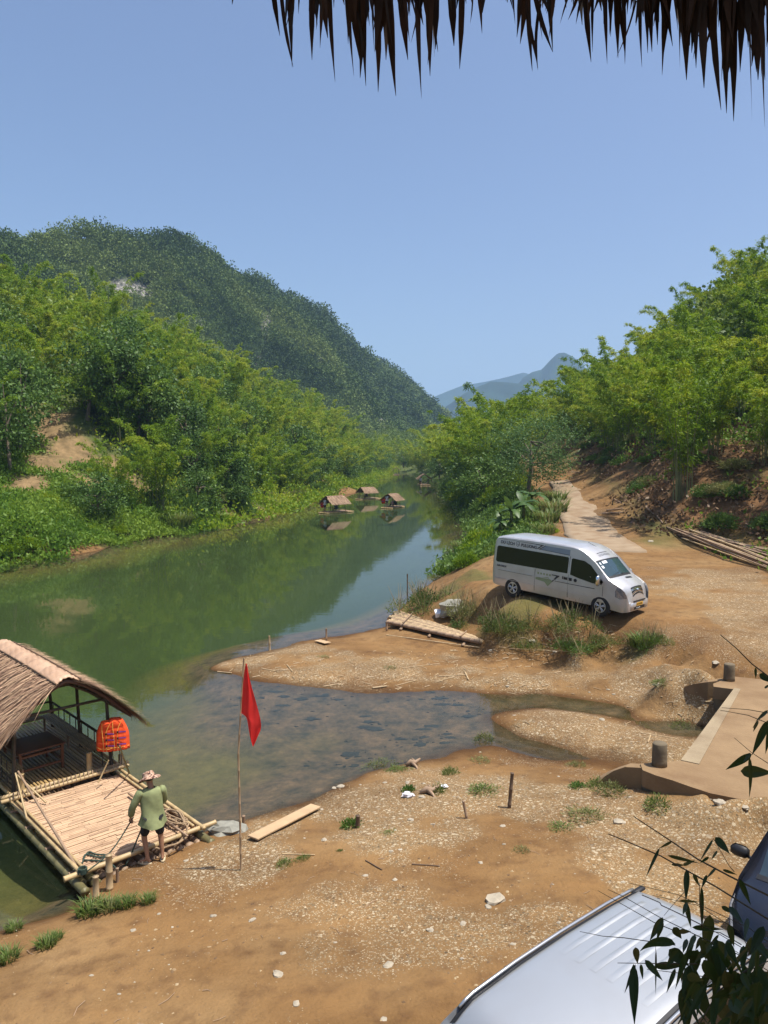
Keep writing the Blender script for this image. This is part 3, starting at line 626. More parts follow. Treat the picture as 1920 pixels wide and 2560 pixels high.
def shrub_arrays(seed, r=(1, 1, .8), n=900, leaf=(.16, .08)):
    rng = np.random.default_rng(seed); mb = MB(); d = rng.normal(size=(n, 3)); d /= np.linalg.norm(d, axis=1, keepdims=True); d[:, 2] = np.abs(d[:, 2])
    lump = 1 + .45 * fbm(d[:, 0] * 2 + seed, d[:, 1] * 2 + d[:, 2], 1, 3, seed % 50)
    rad = rng.uniform(.25, 1, n) ** .55 * lump * (1 + .35 * (rng.uniform(size=n) < .12) * rng.uniform(size=n)) * (.8 + .6 * np.abs(fbm(d[:, 0] * 5 + seed, d[:, 1] * 5 + d[:, 2] * 3, 1, 2, 5))); P = d * rad[:, None] * np.array(r)
    dd = d + rng.normal(0, .55, (n, 3)); dd[:, 2] += .25
    V, F = leaf_quads(P, dd, rng.uniform(leaf[0] * .6, leaf[0] * 1.4, n), rng.uniform(leaf[1] * .6, leaf[1] * 1.4, n), rng)
    for k in range(9):
        q = P[k * 7 % n]; mb.tube([(0, 0, -.1), (q[0] * .4, q[1] * .4, q[2] * .6), tuple(q)], [.018 * r[0], .012 * r[0], .005 * r[0]], 4, False)
    tint = np.repeat(np.clip(.45 + .5 * fbm(P[:, 0] * 2, P[:, 1] * 2 + P[:, 2], 1, 2, 3) + rng.normal(0, .13, n), 0, 1), 4)
    return V, F, tint, mb
M_WEED = leafmat('weed_leaves', [(.03, .06, .012), (.07, .12, .02), (.13, .18, .04), (.20, .20, .08)], .3)
M_DRYSTEM = simple('dry_stem', (.30, .24, .12), .8)
SHR = []
for s, mt in enumerate([M_BROAD, M_BAM, M_BROAD, M_DRY]):
    V, F, tint, mb = shrub_arrays(500 + s, n=2600, leaf=(.15, .055)); o = np_mesh('foliage', V, F, mt, tint=tint); c = mb.build('stem', M_BARK); SHR.append((o.data, c.data)); bpy.data.objects.remove(o); bpy.data.objects.remove(c)
SCR = []
for s_i, mt in enumerate([M_WEED, M_DRY, M_BROAD, M_DRY]):
    Vs = []; Fs_ = []; Ts = []; r2 = np.random.default_rng(900 + s_i); mbs = MB(); off = 0
    for k in range(7):
        V, F, tint, mb = shrub_arrays(920 + s_i * 10 + k, r=(1, 1, .9), n=420, leaf=(.17, .045)); sc_ = r2.uniform(.25, .6); c = np.array([r2.normal(0, .5), r2.normal(0, .38), 0]); Vs.append(V * sc_ + c); Fs_.append(F + off); off += len(V); Ts.append(np.clip(tint + r2.uniform(-.25, .25), 0, 1))
        for q in range(4): a = r2.uniform(0, 6.28); mbs.tube([tuple(c), (c[0] + .2 * math.cos(a), c[1] + .2 * math.sin(a), .35 * sc_ + .3), (c[0] + .35 * math.cos(a), c[1] + .35 * math.sin(a), .5 * sc_ + .55)], [.012, .008, .003], 4, False)
    o = np_mesh('foliage', np.concatenate(Vs), np.concatenate(Fs_), mt, tint=np.concatenate(Ts)); c = mbs.build('stem', M_DRYSTEM); SCR.append((o.data, c.data)); bpy.data.objects.remove(o); bpy.data.objects.remove(c)
# near weeds with finer leaves
WEED = []
for s, mt in enumerate([M_WEED, M_BROAD, M_DRY, M_WEED]):
    V, F, tint, mb = shrub_arrays(540 + s, r=(1, 1, .7), n=650, leaf=(.22 if s != 1 else .26, .05 if s != 1 else .1)); o = np_mesh('foliage', V, F, mt, tint=tint); c = mb.build('stem', M_BARK); WEED.append((o.data, c.data)); bpy.data.objects.remove(o); bpy.data.objects.remove(c)
def grass_arrays(seed, n=160, h=(.5, 1.0), r=.45, w=.05):
    rng = np.random.default_rng(seed); V = []; F = []; T_ = []
    for k in range(n):
        a = rng.uniform(0, 6.28); q = r * math.sqrt(rng.uniform()); b = np.array([q * math.cos(a), q * math.sin(a), -.03]); hh = rng.uniform(*h); la = a + rng.normal(0, .7); ln = rng.uniform(.2, .7) * hh
        s = np.array([-math.sin(la), math.cos(la), 0]) * w * .5; i0 = len(V)
        for j, t in enumerate((0, .4, .75, 1)):
            p = b + np.array([math.cos(la) * ln * t ** 2, math.sin(la) * ln * t ** 2, hh * (t - .25 * t ** 3)]); ww = (1, .9, .55, .05)[j]; V += [p - s * ww, p + s * ww]; T_ += [.0] * 2
        tt = rng.uniform(.2, .9); T_[-8:] = [tt] * 8
        F += [(i0, i0 + 1, i0 + 3, i0 + 2), (i0 + 2, i0 + 3, i0 + 5, i0 + 4), (i0 + 4, i0 + 5, i0 + 7, i0 + 6)]
    return np.array(V), np.array(F), T_
GRS = []
for s in range(3):
    V, F, T_ = grass_arrays(700 + s); o = np_mesh('grass_tuft', V, F, M_WEED, tint=T_); GRS.append(o.data); bpy.data.objects.remove(o)
# ------------------------------------------------------------------ placing the hillside growth
def relx_left(x, y): return np.interp(y, [p[1] for p in LEFT_W], [p[0] for p in LEFT_W]) - x
rr = random.Random(11); placed = []
def free(x, y, d):
    for (a, b, c) in placed:
        if (a - x) ** 2 + (b - y) ** 2 < (d * c) ** 2: return False
    return True
LG = 'bamboo clumps covering the left hillside'; RG = 'bamboo clumps covering the right hillside'
clear = [(GTd(120, 940), 4.5), (GTd(170, 985), 5), (GTd(60, 1010), 3.2), (GTd(200, 1050), 5), (GTd(300, 1070), 4), (GTd(100, 1080), 6), (GTd(320, 1100), 4), (GTd(590, 1015), 4.5), (GTd(560, 1060), 4)]
def in_clear(x, y): return any((p.x - x) ** 2 + (p.y - y) ** 2 < r * r for p, r in clear)
cnt = 0
while cnt < 190:
    for tries in range(4000):
        y = 62 + 215 * rr.random() ** 1.25; rel = (3.5 if y < 90 else 1.2) + 50 * rr.random() ** .95; x = -rel + np.interp(y, [p[1] for p in LEFT_W], [p[0] for p in LEFT_W])
        if x < -.56 * y - 6 or (y < 80 and rel < 12): continue
        if in_clear(x, y): continue
        sp = 3.1 + .015 * y
        if free(x, y, sp): break
    else: break
    h = H1(x, y)
    if h < .3: continue
    placed.append((x, y, 1)); s = rr.uniform(.75, 1.12) * (1 - .25 * (rel < 9)); hgh = s * rr.uniform(.85, 1.1)
    dark = rr.random() < .14 and rel < 30 and y > 72
    if dark:
        clump('broadleaf_tree', TREES[rr.randrange(4)], 'darker leafy tree among the bamboo of the left hillside', 'tree', 'leafy trees among the left bamboo', (x, y, h), rr.uniform(0, 6.28), (s * 1.15, s * 1.15, hgh * 1.1))
    elif rel < 14: clump('bamboo_clump', BAMS[rr.randrange(7)], 'bamboo clump on the lower left bank just above the river', 'bamboo', 'bamboo clumps low on the left bank', (x, y, h), rr.uniform(0, 6.28), (s, s, hgh), ('foliage', 'culms'))
    else: clump('bamboo_clump', BAMS[rr.randrange(7)], 'bright green bamboo clump in the mass up the left hillside', 'bamboo', LG, (x, y, h), rr.uniform(0, 6.28), (s, s, hgh), ('foliage', 'culms'))
    cnt += 1
print('left', cnt)
for (u, v, sc) in [(270, 945, 1.3), (300, 960, 1.2), (245, 930, 1.15), (330, 975, 1.1), (20, 1020, 1.0), (45, 975, 1.1), (15, 940, 1.1), (280, 905, 1.3), (395, 1010, 1.0), (640, 1030, 1.1), (655, 1040, 1.0), (690, 1045, 1.0), (190, 905, 1.1), (420, 1060, .8), (470, 1045, .9)]:
    p = GTd(u, v); placed.append((p.x, p.y, .6)); clump('broadleaf_tree', TREES[rr.randrange(4)], 'dark leafy tree low on the left slope beside the bare patches', 'tree', 'dark leafy trees low on the left slope', (p.x, p.y, p.z - .2), rr.uniform(0, 6.28), (sc, sc, sc * 1.15))
cnt = 0
while cnt < 150:
    for tries in range(4000):
        y = 40 + 150 * rr.random() ** 1.1; x = np.interp(y, [p[1] for p in ROAD], [p[0] for p in ROAD]) + 6 + 56 * rr.random() ** 1.15
        if x > .56 * y + 8: continue
        h = H1(x, y)
        if h < 4.5: continue
        if free(x, y, 2.6 + .014 * y): break
    else: break
    placed.append((x, y, 1)); s = rr.uniform(.7, 1.0); first = h < 9.5
    clump('bamboo_clump', BAMS[rr.randrange(7)], 'tall bamboo clump along the top of the red cut bank above the road' if first else 'green bamboo clump in the mass up the right hillside', 'bamboo', 'bamboo clumps along the cut bank' if first else RG, (x, y, h), rr.uniform(0, 6.28), (s, s, s * rr.uniform(.9, 1.1)), ('foliage', 'culms'))
    cnt += 1
print('right', cnt)
# right river bank beyond the road, and the far bend
cnt = 0
while cnt < 60:
    for tries in range(3000):
        y = 84 + 230 * rr.random() ** 1.3; wl = np.interp(y, [p[1] for p in RIGHT_W], [p[0] for p in RIGHT_W]); x = wl + .8 + 20 * rr.random()
        if seg_dist([x], [y], ROAD)[0] < 4.6: continue
        if x > np.interp(y, [p[1] for p in ROAD], [p[0] for p in ROAD]) and y < 150: continue
        if free(x, y, 2.7 + .012 * y): break
    else: break
    h = H1(x, y); placed.append((x, y, 1)); s = rr.uniform(.72, 1.05)
    if rr.random() < .45: clump('broadleaf_tree', TREES[rr.randrange(4)], 'dark leafy tree on the right river bank left of the road', 'tree', 'leafy trees on the right river bank', (x, y, h - .2), rr.uniform(0, 6.28), (s * 1.2, s * 1.2, s * 1.05))
    else: clump('bamboo_clump', BAMS[rr.randrange(7)], 'bamboo clump leaning over the right river bank', 'bamboo', 'bamboo clumps on the right river bank', (x, y, h - .2), rr.uniform(0, 6.28), (s, s, s), ('foliage', 'culms'))
    cnt += 1
print('bank', cnt)
for k in range(74):
    y = 66 + 235 * (k / 73) ** 1.25 + rr.uniform(-1.5, 1.5); rel = rr.uniform(.8, 3.8); x = np.interp(y, [p[1] for p in LEFT_W], [p[0] for p in LEFT_W]) - rel
    if in_clear(x, y) and rr.random() < .8: continue
    s = rr.uniform(.5, .85) * (1 + y / 700); z = max(.2, H1(x, y)) - .2; placed.append((x, y, .5))
    if rr.random() < .5: clump('broadleaf_tree', TREES[rr.randrange(4)], 'leafy tree overhanging the water of the left bank', 'tree', 'trees overhanging the left waterline', (x, y, z - 1.0), rr.uniform(0, 6.28), (s * 1.1, s * 1.1, s))
    else: clump('bamboo_clump', BAMS[rr.randrange(7)], 'bamboo clump overhanging the water of the left bank', 'bamboo', 'bamboo overhanging the left waterline', (x, y, z), rr.uniform(0, 6.28), (s, s, s), ('foliage', 'culms'))
for (x, y, s) in [(29.5, 112, 1.05), (31, 118, 1.1), (33.5, 122, 1.15), (32, 128, 1.05), (36, 127, 1.2), (30, 145, .95), (34, 150, 1.0), (38, 148, 1.15), (27.5, 150, .95), (31, 158, .95), (36, 160, 1.05), (25, 146, .95), (28.5, 122, .85), (41, 142, 1.25), (23.5, 150, .95), (12.4, 90, 1.05), (14.5, 97, 1.25), (12.6, 104, 1.2), (16.2, 106, 1.3), (14, 114, 1.35), (17.5, 118, 1.35), (19.3, 126, 1.3), (15.5, 127, 1.3), (20.5, 136, 1.3), (13.6, 140, 1.2), (15, 155, 1.3), (15.5, 172, 1.3), (19, 160, 1.4), (17, 190, 1.3), (15.5, 210, 1.2), (14, 232, 1.1), (13, 255, 1.1), (11, 275, 1.1), (10, 295, 1.1), (18, 225, 1.2), (17, 250, 1.2), (15, 280, 1.2), (5, 322, 1.0), (0, 325, 1.0), (9, 318, 1.1), (13, 310, 1.1), (-4, 318, 1.1), (3, 335, 1.2), (8, 335, 1.2)]:
    placed.append((x, y, 1)); clump('bamboo_clump', BAMS[rr.randrange(7)], 'tall bamboo clump rising over the right river bank at the valley gap', 'bamboo', 'tall bamboo at the valley gap', (x, y, max(.3, H1(x, y)) - .3), rr.uniform(0, 6.28), (s, s, s * 1.02), ('foliage', 'culms'))
for k in range(95):
    y = rr.uniform(56, 150); rel = rr.uniform(-.3, 16) ; x = np.interp(y, [p[1] for p in LEFT_W], [p[0] for p in LEFT_W]) - rel
    if x < -.54 * y or (in_clear(x, y) and rr.random() < .7): continue
    r_s = rr.uniform(.7, 1.9); clump('shrub', SHR[rr.choice((0, 1, 0, 2, 1, 3))], 'rounded green shrub on the left bank between water and bamboo', 'shrub', 'shrubs on the left bank', (x, y, max(0, H1(x, y)) - .05), rr.uniform(0, 6.28), (r_s, r_s, r_s * rr.uniform(.8, 1.2)), ('foliage', 'stem'))
for k in range(60):
    y = rr.uniform(50, 150); wl = np.interp(y, [p[1] for p in RIGHT_W], [p[0] for p in RIGHT_W]); x = wl + rr.uniform(-.4, 7)
    if y < 58: x = 5.5 + rr.uniform(0, 3)
    if seg_dist([x], [y], ROAD)[0] < 3.6 or x > np.interp(y, [p[1] for p in ROAD], [p[0] for p in ROAD]): continue
    r_s = rr.uniform(.7, 1.7); clump('shrub', SHR[rr.choice((0, 1, 0, 2, 1))], 'green shrub on the bank between the river and the road', 'shrub', 'shrubs between river and road', (x, y, max(0, H1(x, y)) - .05), rr.uniform(0, 6.28), (r_s, r_s, r_s * rr.uniform(.9, 1.5)), ('foliage', 'stem'))
VV = []; TT2 = []
for me, loc, rz, sc in THICKET:
    n = len(me.vertices); v = np.empty(n * 3, np.float32); me.vertices.foreach_get('co', v); v = v.reshape(-1, 4, 3); t = np.empty(n, np.float32); me.attributes['tint'].data.foreach_get('value', t); t = t.reshape(-1, 4)
    kk = np.random.default_rng(int(loc[0] * 10) % 97 + 3).uniform(size=len(v)) < .42; v = v[kk]; t = t[kk]; c = v.mean(1, keepdims=True); v = c + (v - c) * 1.55; v = v * np.array(sc); c_, s_ = math.cos(rz), math.sin(rz)
    VV.append(np.stack([v[..., 0] * c_ - v[..., 1] * s_ + loc[0], v[..., 0] * s_ + v[..., 1] * c_ + loc[1], v[..., 2] + loc[2]], -1).reshape(-1, 3)); TT2.append((t + random.uniform(-.12, .12)).ravel())
VV = np.concatenate(VV); o = np_mesh('bamboo_thicket', VV, np.arange(len(VV)).reshape(-1, 4), M_BAM, tint=np.clip(np.concatenate(TT2), 0, 1)); tag(o, 'far bamboo merging into one green thicket along both banks up the valley', 'bamboo thicket', kind='stuff')
print('thicket', len(THICKET), len(VV) // 4)
# ------------------------------------------------------------------ forest on the mountain (nobody could count it)
rng = np.random.default_rng(5)
NC = 5200
si = rng.uniform(0, NS - 2, NC * 3); ti = rng.uniform(0.02, 1.03, NC * 3)
tj = np.interp(ti, T, np.arange(NT)); a = si.astype(int); b_ = tj.astype(int); fs = (si - a)[:, None]; ft = (tj - b_)[:, None]
CPT = (MV[a, b_] * (1 - fs) + MV[a + 1, b_] * fs) * (1 - ft) + (MV[a, b_ + 1] * (1 - fs) + MV[a + 1, b_ + 1] * fs) * ft
cu, cv = proj(CPT); ok = (cu > -90) & (cu < 1500) & (rockmask(cu, cv - 6) < .35) & (cv < 1240)
CPT = CPT[ok][:NC * 2]
def forest_mesh(name, C, per, leaf, rad, seed, spread=None):
    rng = np.random.default_rng(seed); n = len(C); dist = np.hypot(C[:, 0], C[:, 1]); r = rng.uniform(*rad, n) * np.clip(dist / 480, .75, 1.5)
    hg = r * rng.uniform(.8, 1.5, n); P = []; Dn = []
    d = rng.normal(size=(n, per, 3)); d /= np.linalg.norm(d, axis=2, keepdims=True); d[..., 2] = np.abs(d[..., 2]) * 1.0 - .15
    rr_ = rng.uniform(.72, 1.05, (n, per, 1)); c3 = C[:, None, :] + np.stack([np.zeros(n), np.zeros(n), hg * .6], 1)[:, None, :]
    P = c3 + d * rr_ * np.stack([r, r, hg], 1)[:, None, :]
    dd = d + rng.normal(0, .7, (n, per, 3)); L = np.repeat(r * leaf, per)
    V, F = leaf_quads(P.reshape(-1, 3), dd.reshape(-1, 3), L * rng.uniform(.7, 1.3, n * per), L * .75 * rng.uniform(.7, 1.2, n * per), rng)
    V += 0
    t = np.clip(.40 + .9 * fbm(C[:, 0], C[:, 1] + C[:, 2], 60, 3, 9) + rng.normal(0, .13, n), 0, 1)
    return V, F, np.repeat(t, per * 4)
V, F, tint = forest_mesh('f', CPT, 110, .2, (2.4, 6.8), 3)
fo = np_mesh('forest', V, F, M_FAR, tint=tint)
tag(fo, 'dark green forest canopy covering the limestone mountain on the left', 'forest', kind='stuff')
print('forest quads', len(F))
# the woods that close the valley and fill in behind the countable clumps
C = []
for k in range(4200):
    y = rng.uniform(60, 700); side = rng.integers(0, 3)
    if side == 0: x = np.interp(y, [p[1] for p in LEFT_W], [p[0] for p in LEFT_W]) - rng.uniform(25 if y < 270 else 2, 75)
    elif side == 1: x = np.interp(y, [p[1] for p in ROAD], [p[0] for p in ROAD]) + rng.uniform(16 if y < 190 else -18, 80)
    else: y = rng.uniform(298, 700); x = rng.uniform(-60, 90)
    if abs(x) > .62 * y: continue
    C.append((x, y))
C = np.array(C); hh_ = hgt(C[:, 0], C[:, 1]); k = hh_ > 2.5
if len(placed):
    pa = np.array(placed)[:, :2]; dmin = np.array([np.min(np.hypot(pa[:, 0] - c[0], pa[:, 1] - c[1])) for c in C]); k &= (dmin > 2.2)
k &= ~np.array([in_clear(x, y) for x, y in C]); k &= seg_dist(C[:, 0], C[:, 1], ROAD) > 9
C3 = np.column_stack([C[k], hh_[k] + 1.0])
V, F, tint = forest_mesh('f', C3, 220, .17, (3.0, 5.0), 8)
fo = np_mesh('woods', V, F, M_WOODS, tint=tint)
tag(fo, 'mass of green woods behind the bamboo clumps and closing the valley', 'woods', kind='stuff')
print('woods', len(C3))
# ------------------------------------------------------------------ ground cover: vines and low growth on the banks
def cover(name, label, cat, pts, mat, leaf, per, rad, seed, up=.6):
    rng = np.random.default_rng(seed); C = np.array(pts); n = len(C); q = rng.normal(size=(n, per, 3)) * np.array([rad, rad, rad * .45])
    P = C[:, None, :] + q; P[..., 2] = np.maximum(P[..., 2], C[:, None, 2] - .05); dd = rng.normal(0, .6, (n, per, 3)); dd[..., 2] += up
    V, F = leaf_quads(P.reshape(-1, 3), dd.reshape(-1, 3), rng.uniform(leaf * .6, leaf * 1.4, n * per), leaf * .55 * rng.uniform(.6, 1.3, n * per), rng)
    t = np.clip(.5 + .7 * fbm(C[:, 0], C[:, 1] + C[:, 2], 3.5, 3, seed) + rng.normal(0, .1, n), 0, 1)
    o = np_mesh(name, V, F, mat, tint=np.repeat(t, per * 4)); tag(o, label, cat, kind='stuff'); return o
rng = np.random.default_rng(21)
y = rng.uniform(48, 76, 17000); rel = rng.uniform(-.9, 26, 17000); x = np.interp(y, [p[1] for p in LEFT_W], [p[0] for p in LEFT_W]) - rel
def straw_at(x, y):
    s = np.zeros(len(x)); ne = fbm(x, y, 2.2, 4, 40)
    for (u, v, r) in SCARS:
        p = GTd(u, v); s = np.maximum(s, 1 - sstep(.6, 1.1, np.hypot(x - p.x, y - p.y) / r + .8 * ne))
    return s
st = straw_at(x, y); k = (rng.uniform(size=len(x)) > st * 1.05) & (x > -.56 * y - 3) & ((rel < 8) | (rng.uniform(size=len(x)) < .35) | (y<70)); x, y = x[k], y[k]
cover('vines', 'bright green vines and low weeds carpeting the left river bank', 'vines', np.column_stack([x, y, hgt(x, y) + .12]), M_GRASS, .30, 13, .42, 31)
y = rng.uniform(74, 310, 11000); x = np.interp(y, [p[1] for p in LEFT_W], [p[0] for p in LEFT_W]) - (-2.2 + 45 * rng.uniform(size=11000) ** 1.7); kk = (hgt(x, y) > -.5) & (straw_at(x, y) < .4); x, y = x[kk], y[kk]
cover('undergrowth', 'low green undergrowth over the far left bank between the bamboo clumps', 'undergrowth', np.column_stack([x, y, np.maximum(hgt(x, y), 0) + .3]), M_BAM, .42, 16, .95, 32)
y = rng.uniform(44, 300, 5500) ; y = 44 + (y - 44) * rng.uniform(size=5500); wl = np.interp(y, [p[1] for p in RIGHT_W], [p[0] for p in RIGHT_W]); wl = np.where(y < 56, 4.5 + (y - 44) * .12, wl)
x = wl + rng.uniform(-1.2, 12, len(y)); k = (seg_dist(x, y, ROAD) > 2.6 + rng.uniform(0, 1.2, len(x))) & (x < np.interp(y, [p[1] for p in ROAD], [p[0] for p in ROAD])) & (hgt(x, y) > -.4); x, y = x[k], y[k]
cover('undergrowth', 'dark green undergrowth between the river and the road on the right', 'undergrowth', np.column_stack([x, y, np.maximum(hgt(x, y), 0) + .15]), M_BROAD, .26, 17, .45, 33)
y = rng.uniform(34, 140, 9000); x = np.interp(y, [p[1] for p in ROAD], [p[0] for p in ROAD]) + rng.uniform(6, 40, 9000); hh_ = hgt(x, y); ne = fbm(x, y, 4, 3, 60)
k = (x < .56 * y + 4) & (rng.uniform(size=len(x)) < sstep(6.0, 9.5, hh_ + 3 * ne)*.85+.15); x, y, hh_ = x[k], y[k], hh_[k]
cover('undergrowth', 'patchy grass and weeds on the slope above the road under the bamboo', 'undergrowth', np.column_stack([x, y, hh_ + .1]), M_GRASS, .32, 11, .45, 34)
M_BROWNL = leafmat('brown_litter', [(.05, .028, .014), (.12, .07, .035), (.24, .15, .08)], .1)
y = rng.uniform(34, 110, 5000); x = np.interp(y, [p[1] for p in ROAD], [p[0] for p in ROAD]) + rng.uniform(3.4, 13, 5000); hh_ = hgt(x, y); k = (rng.uniform(size=5000) < .5) & (x < .56 * y + 4) & (hh_ > 2.5) & (fbm(x, y, 3, 3, 61) > -.15); x, y, hh_ = x[k], y[k], hh_[k]
cover('leaf_litter', 'brown dead leaves and dry stalks on the cut bank right of the road', 'litter', np.column_stack([x, y, hh_ + .05]), M_BROWNL, .30, 7, .4, 35, .1)
for k in range(70):
    y = rr.uniform(42, 105); x = np.interp(y, [p[1] for p in ROAD], [p[0] for p in ROAD]) + rr.uniform(4.5, 10.5)
    if H1(x, y) < 3.0: continue
    r_s = rr.uniform(.5, 1.3); clump('shrub', SHR[rr.choice((0, 2, 3, 0))], 'scrubby bush on the red cut bank above the road', 'shrub', 'scrub on the cut bank', (x, y, H1(x, y) - .05), rr.uniform(0, 6.28), (r_s, r_s, r_s * rr.uniform(.7, 1.1)), ('foliage', 'stem'))
# shrubs on the banks
def shrub(u, v, r, kind, label, hz=.8, cat='shrub', name='shrub', group=None, set_=None, disp=True):
    p = GTd(u, v) if disp else GT(u, v); t = clump(name, (set_ or SHR)[kind], label, cat, group, (p.x, p.y, p.z - .04), rr.uniform(0, 6), (r, r, r * hz / .8), ('foliage', 'stem')); return t
HAZE_D = 0.00019
# ================================================================== BUILT SETTING AND SMALL THINGS ON THE GROUND
def conc(name, a, b_):
    m, nt, b = nodes(name); co = coords(nt); n = tex(nt, 'noise', 1.2, co, 8); n2 = tex(nt, 'noise', 18, co, 5)
    c = ramp(nt, n.outputs[0], [(.3, b_), (.55, a), (.75, tuple(x * 1.15 for x in a))]).outputs[0]
    c = mix(nt, c, (.8, .75, .7), mth(nt, 'MULTIPLY', n2.outputs[0], .9), 'MULTIPLY'); nt.links.new(c, b.inputs['Base Color']); b.inputs['Roughness'].default_value = .9
    bump(nt, b, mth(nt, 'ADD', n2.outputs[0], n.outputs[0]), .5, .02); return m
M_CONC = conc('concrete_dusty', (.26, .172, .088), (.20, .122, .058)); M_CEDGE = conc('concrete_pale', (.31, .245, .155), (.22, .16, .095)); M_CDARK = conc('concrete_old', (.17, .135, .085), (.07, .055, .035))
M_ROADC = conc('concrete_road', (.30, .225, .145), (.235, .15, .08))
# concrete road slab following the terrain
RL = [(10.4, 41.6), (10.9, 44), (11.6, 49), (12.4, 53), (13.3, 58), (14.4, 64), (15.9, 71), (17.2, 78), (18.6, 86), (20, 93)]
RRt = [(14.4, 41.6), (14.6, 44), (15.0, 49), (15.7, 53), (16.5, 58), (17.6, 64), (19, 71), (20, 78), (21.5, 86), (22.7, 93)]
V = []; F = []
yy = np.linspace(41.8, 88, 110); n = 8
for y in yy:
    xl = np.interp(y, [p[1] for p in RL], [p[0] for p in RL]) + .25 * vnoise([y * .9], [3.])[0]; xr2 = np.interp(y, [p[1] for p in RRt], [p[0] for p in RRt]) + .12 * vnoise([y * 1.7], [9.])[0]
    for j in range(n): V.append((xl + (xr2 - xl) * j / (n - 1), y + .35 * vnoise([j * 1.3], [y])[0] * (y < 42.2), 0))
V = np.array(V); V[:, 2] = base_h(V[:, 0], V[:, 1]) + .07
sm = V[:, 2].reshape(-1, n); sm[:] = sm.mean(1, keepdims=True) * .5 + sm * .5; V[:, 2] = sm.ravel()
V2 = V.copy(); V2[:, 2] -= .35; a = np.arange(len(V)).reshape(-1, n); o_ = len(V); Fs = []
for i in range(len(yy) - 1):
    for j in range(n - 1): Fs.append((a[i, j], a[i, j + 1], a[i + 1, j + 1], a[i + 1, j]))
    Fs += [(a[i, 0] + o_, a[i, 0], a[i + 1, 0], a[i + 1, 0] + o_), (a[i, -1], a[i, -1] + o_, a[i + 1, -1] + o_, a[i + 1, -1])]
for j in range(n - 1): Fs.append((a[0, j] + o_, a[0, j + 1] + o_, a[0, j + 1], a[0, j]))
road = np_mesh('road', np.concatenate([V, V2]), Fs, M_ROADC, smooth=False); tag(road, kind='structure')
# culvert bridge
def C6(u, v, z): return G(1400 + u * .31344, 1600 + v * .31344, z)
zt = 1.2
P_a = C6(965, 962, zt); P_b = C6(1392, 386, zt)
bridge = thing('culvert_bridge', 'low dusty concrete bridge over the stream with curved wing wall', 'bridge', (0, 0, 0))
front = [C6(u, v, zt)[:2] for u, v in [(640, 985), (660, 1038), (760, 1078), (900, 1120), (1040, 1170), (1200, 1222), (1400, 1262), (1640, 1300)]] + [(9.3, 12.6), (16, 10.8)]
backp = [C6(u, v, zt)[:2] for u, v in [(1640, 318), (1400, 292), (1300, 318), (1222, 348), (1225, 372)]]
deck = front + [(24, 14), (24, 21.3)] + [tuple(p) for p in backp] + [tuple(C6(1385, 392, zt)[:2]), tuple(P_a[:2])]
mb = MB(); mb.prism([tuple(p) for p in deck], zt - .34, zt); dk = mb.build('deck', M_CONC, bridge, fix=True)
ev = Vector(P_b) - Vector(P_a); en = Vector((ev.y, -ev.x, 0)).normalized()
mb = MB(); q = [P_a, P_b, np.array(P_b) + np.array(en) * .16, np.array(P_a) + np.array(en) * .36]; s0 = np.array(en) * .004
mb.prism([(p[0] - s0[0], p[1] - s0[1]) for p in q], zt - .36, zt + .015); mb.build('edge_strip', M_CEDGE, bridge, fix=True)
# abutments
def wall(mb, pts, th, zb):
    """pts: (x,y,ztop)"""
    n = len(pts); V = []
    for i, p in enumerate(pts):
        a = Vector(pts[max(i - 1, 0)][:2]); b = Vector(pts[min(i + 1, n - 1)][:2]); d = (b - a).normalized(); s = Vector((-d.y, d.x)) * th / 2
        V += [(p[0] + s.x, p[1] + s.y, p[2]), (p[0] - s.x, p[1] - s.y, p[2]), (p[0] - s.x, p[1] - s.y, zb), (p[0] + s.x, p[1] + s.y, zb)]
    F = [(3, 2, 1, 0), tuple(range(4 * n - 4, 4 * n))]
    for i in range(n - 1):
        for k in range(4): F.append((4 * i + k, 4 * i + (k + 1) % 4, 4 * i + 4 + (k + 1) % 4, 4 * i + 4 + k))
    mb.add(V, F)
w1 = [tuple(C6(u, v, z)) for u, v, z in [(300, 1120, .62), (370, 1068, .78), (450, 1028, .95), (540, 998, 1.10), (690, 1005, 1.196)]]
mb = MB(); wall(mb, w1, .26, -.3); mb.build('wing_wall', M_CONC, bridge, fix=True)
w2 = [tuple(C6(u, v, z)) for u, v, z in [(1010, 372, .8), (1090, 345, 1.0), (1180, 327, 1.15), (1300, 312, 1.195)]]
mb = MB(); wall(mb, w2, .2, -.3); mb.build('wing_wall', M_CONC, bridge, fix=True)
fpts = [tuple(p) for p in front]; 
mb = MB(); wall(mb, [(p[0] + .12, p[1] + .12, zt - .345) for p in fpts], .2, -.2); mb.build('side_wall', M_CDARK, bridge, fix=True)
A1 = C6(700, 985, zt); mb = MB(); mb.box((A1[0] + .9, A1[1] + .05, .35), (1.0, .45, .52), rz=.3); mb.build('abutment', M_CDARK, bridge)
B1 = C6(1300, 360, zt); mb = MB(); mb.box((B1[0] + 1.1, B1[1] + .1, .35), (1.15, .42, .505), rz=.1); mb.build('abutment', M_CDARK, bridge)
for k, (u, v) in enumerate([(792, 1000), (1348, 322)]):
    p = C6(u, v, zt); mb = MB(); mb.lathe([(.155, -.02), (.15, .1), (.147, .3), (.145, .455), (.134, .472), (.0, .476)], 20)
    o = mb.build('bollard', M_CDARK, bridge, True, label='squat round concrete bollard'); o.location = (p[0], p[1], zt)
M_ROCK = simple('pale_rock', (.42, .36, .27), .9, scale=6, var=.35, bmp=.5); M_ROCK2 = simple('grey_rock', (.3, .29, .24), .9, scale=5, var=.4, bmp=.5)
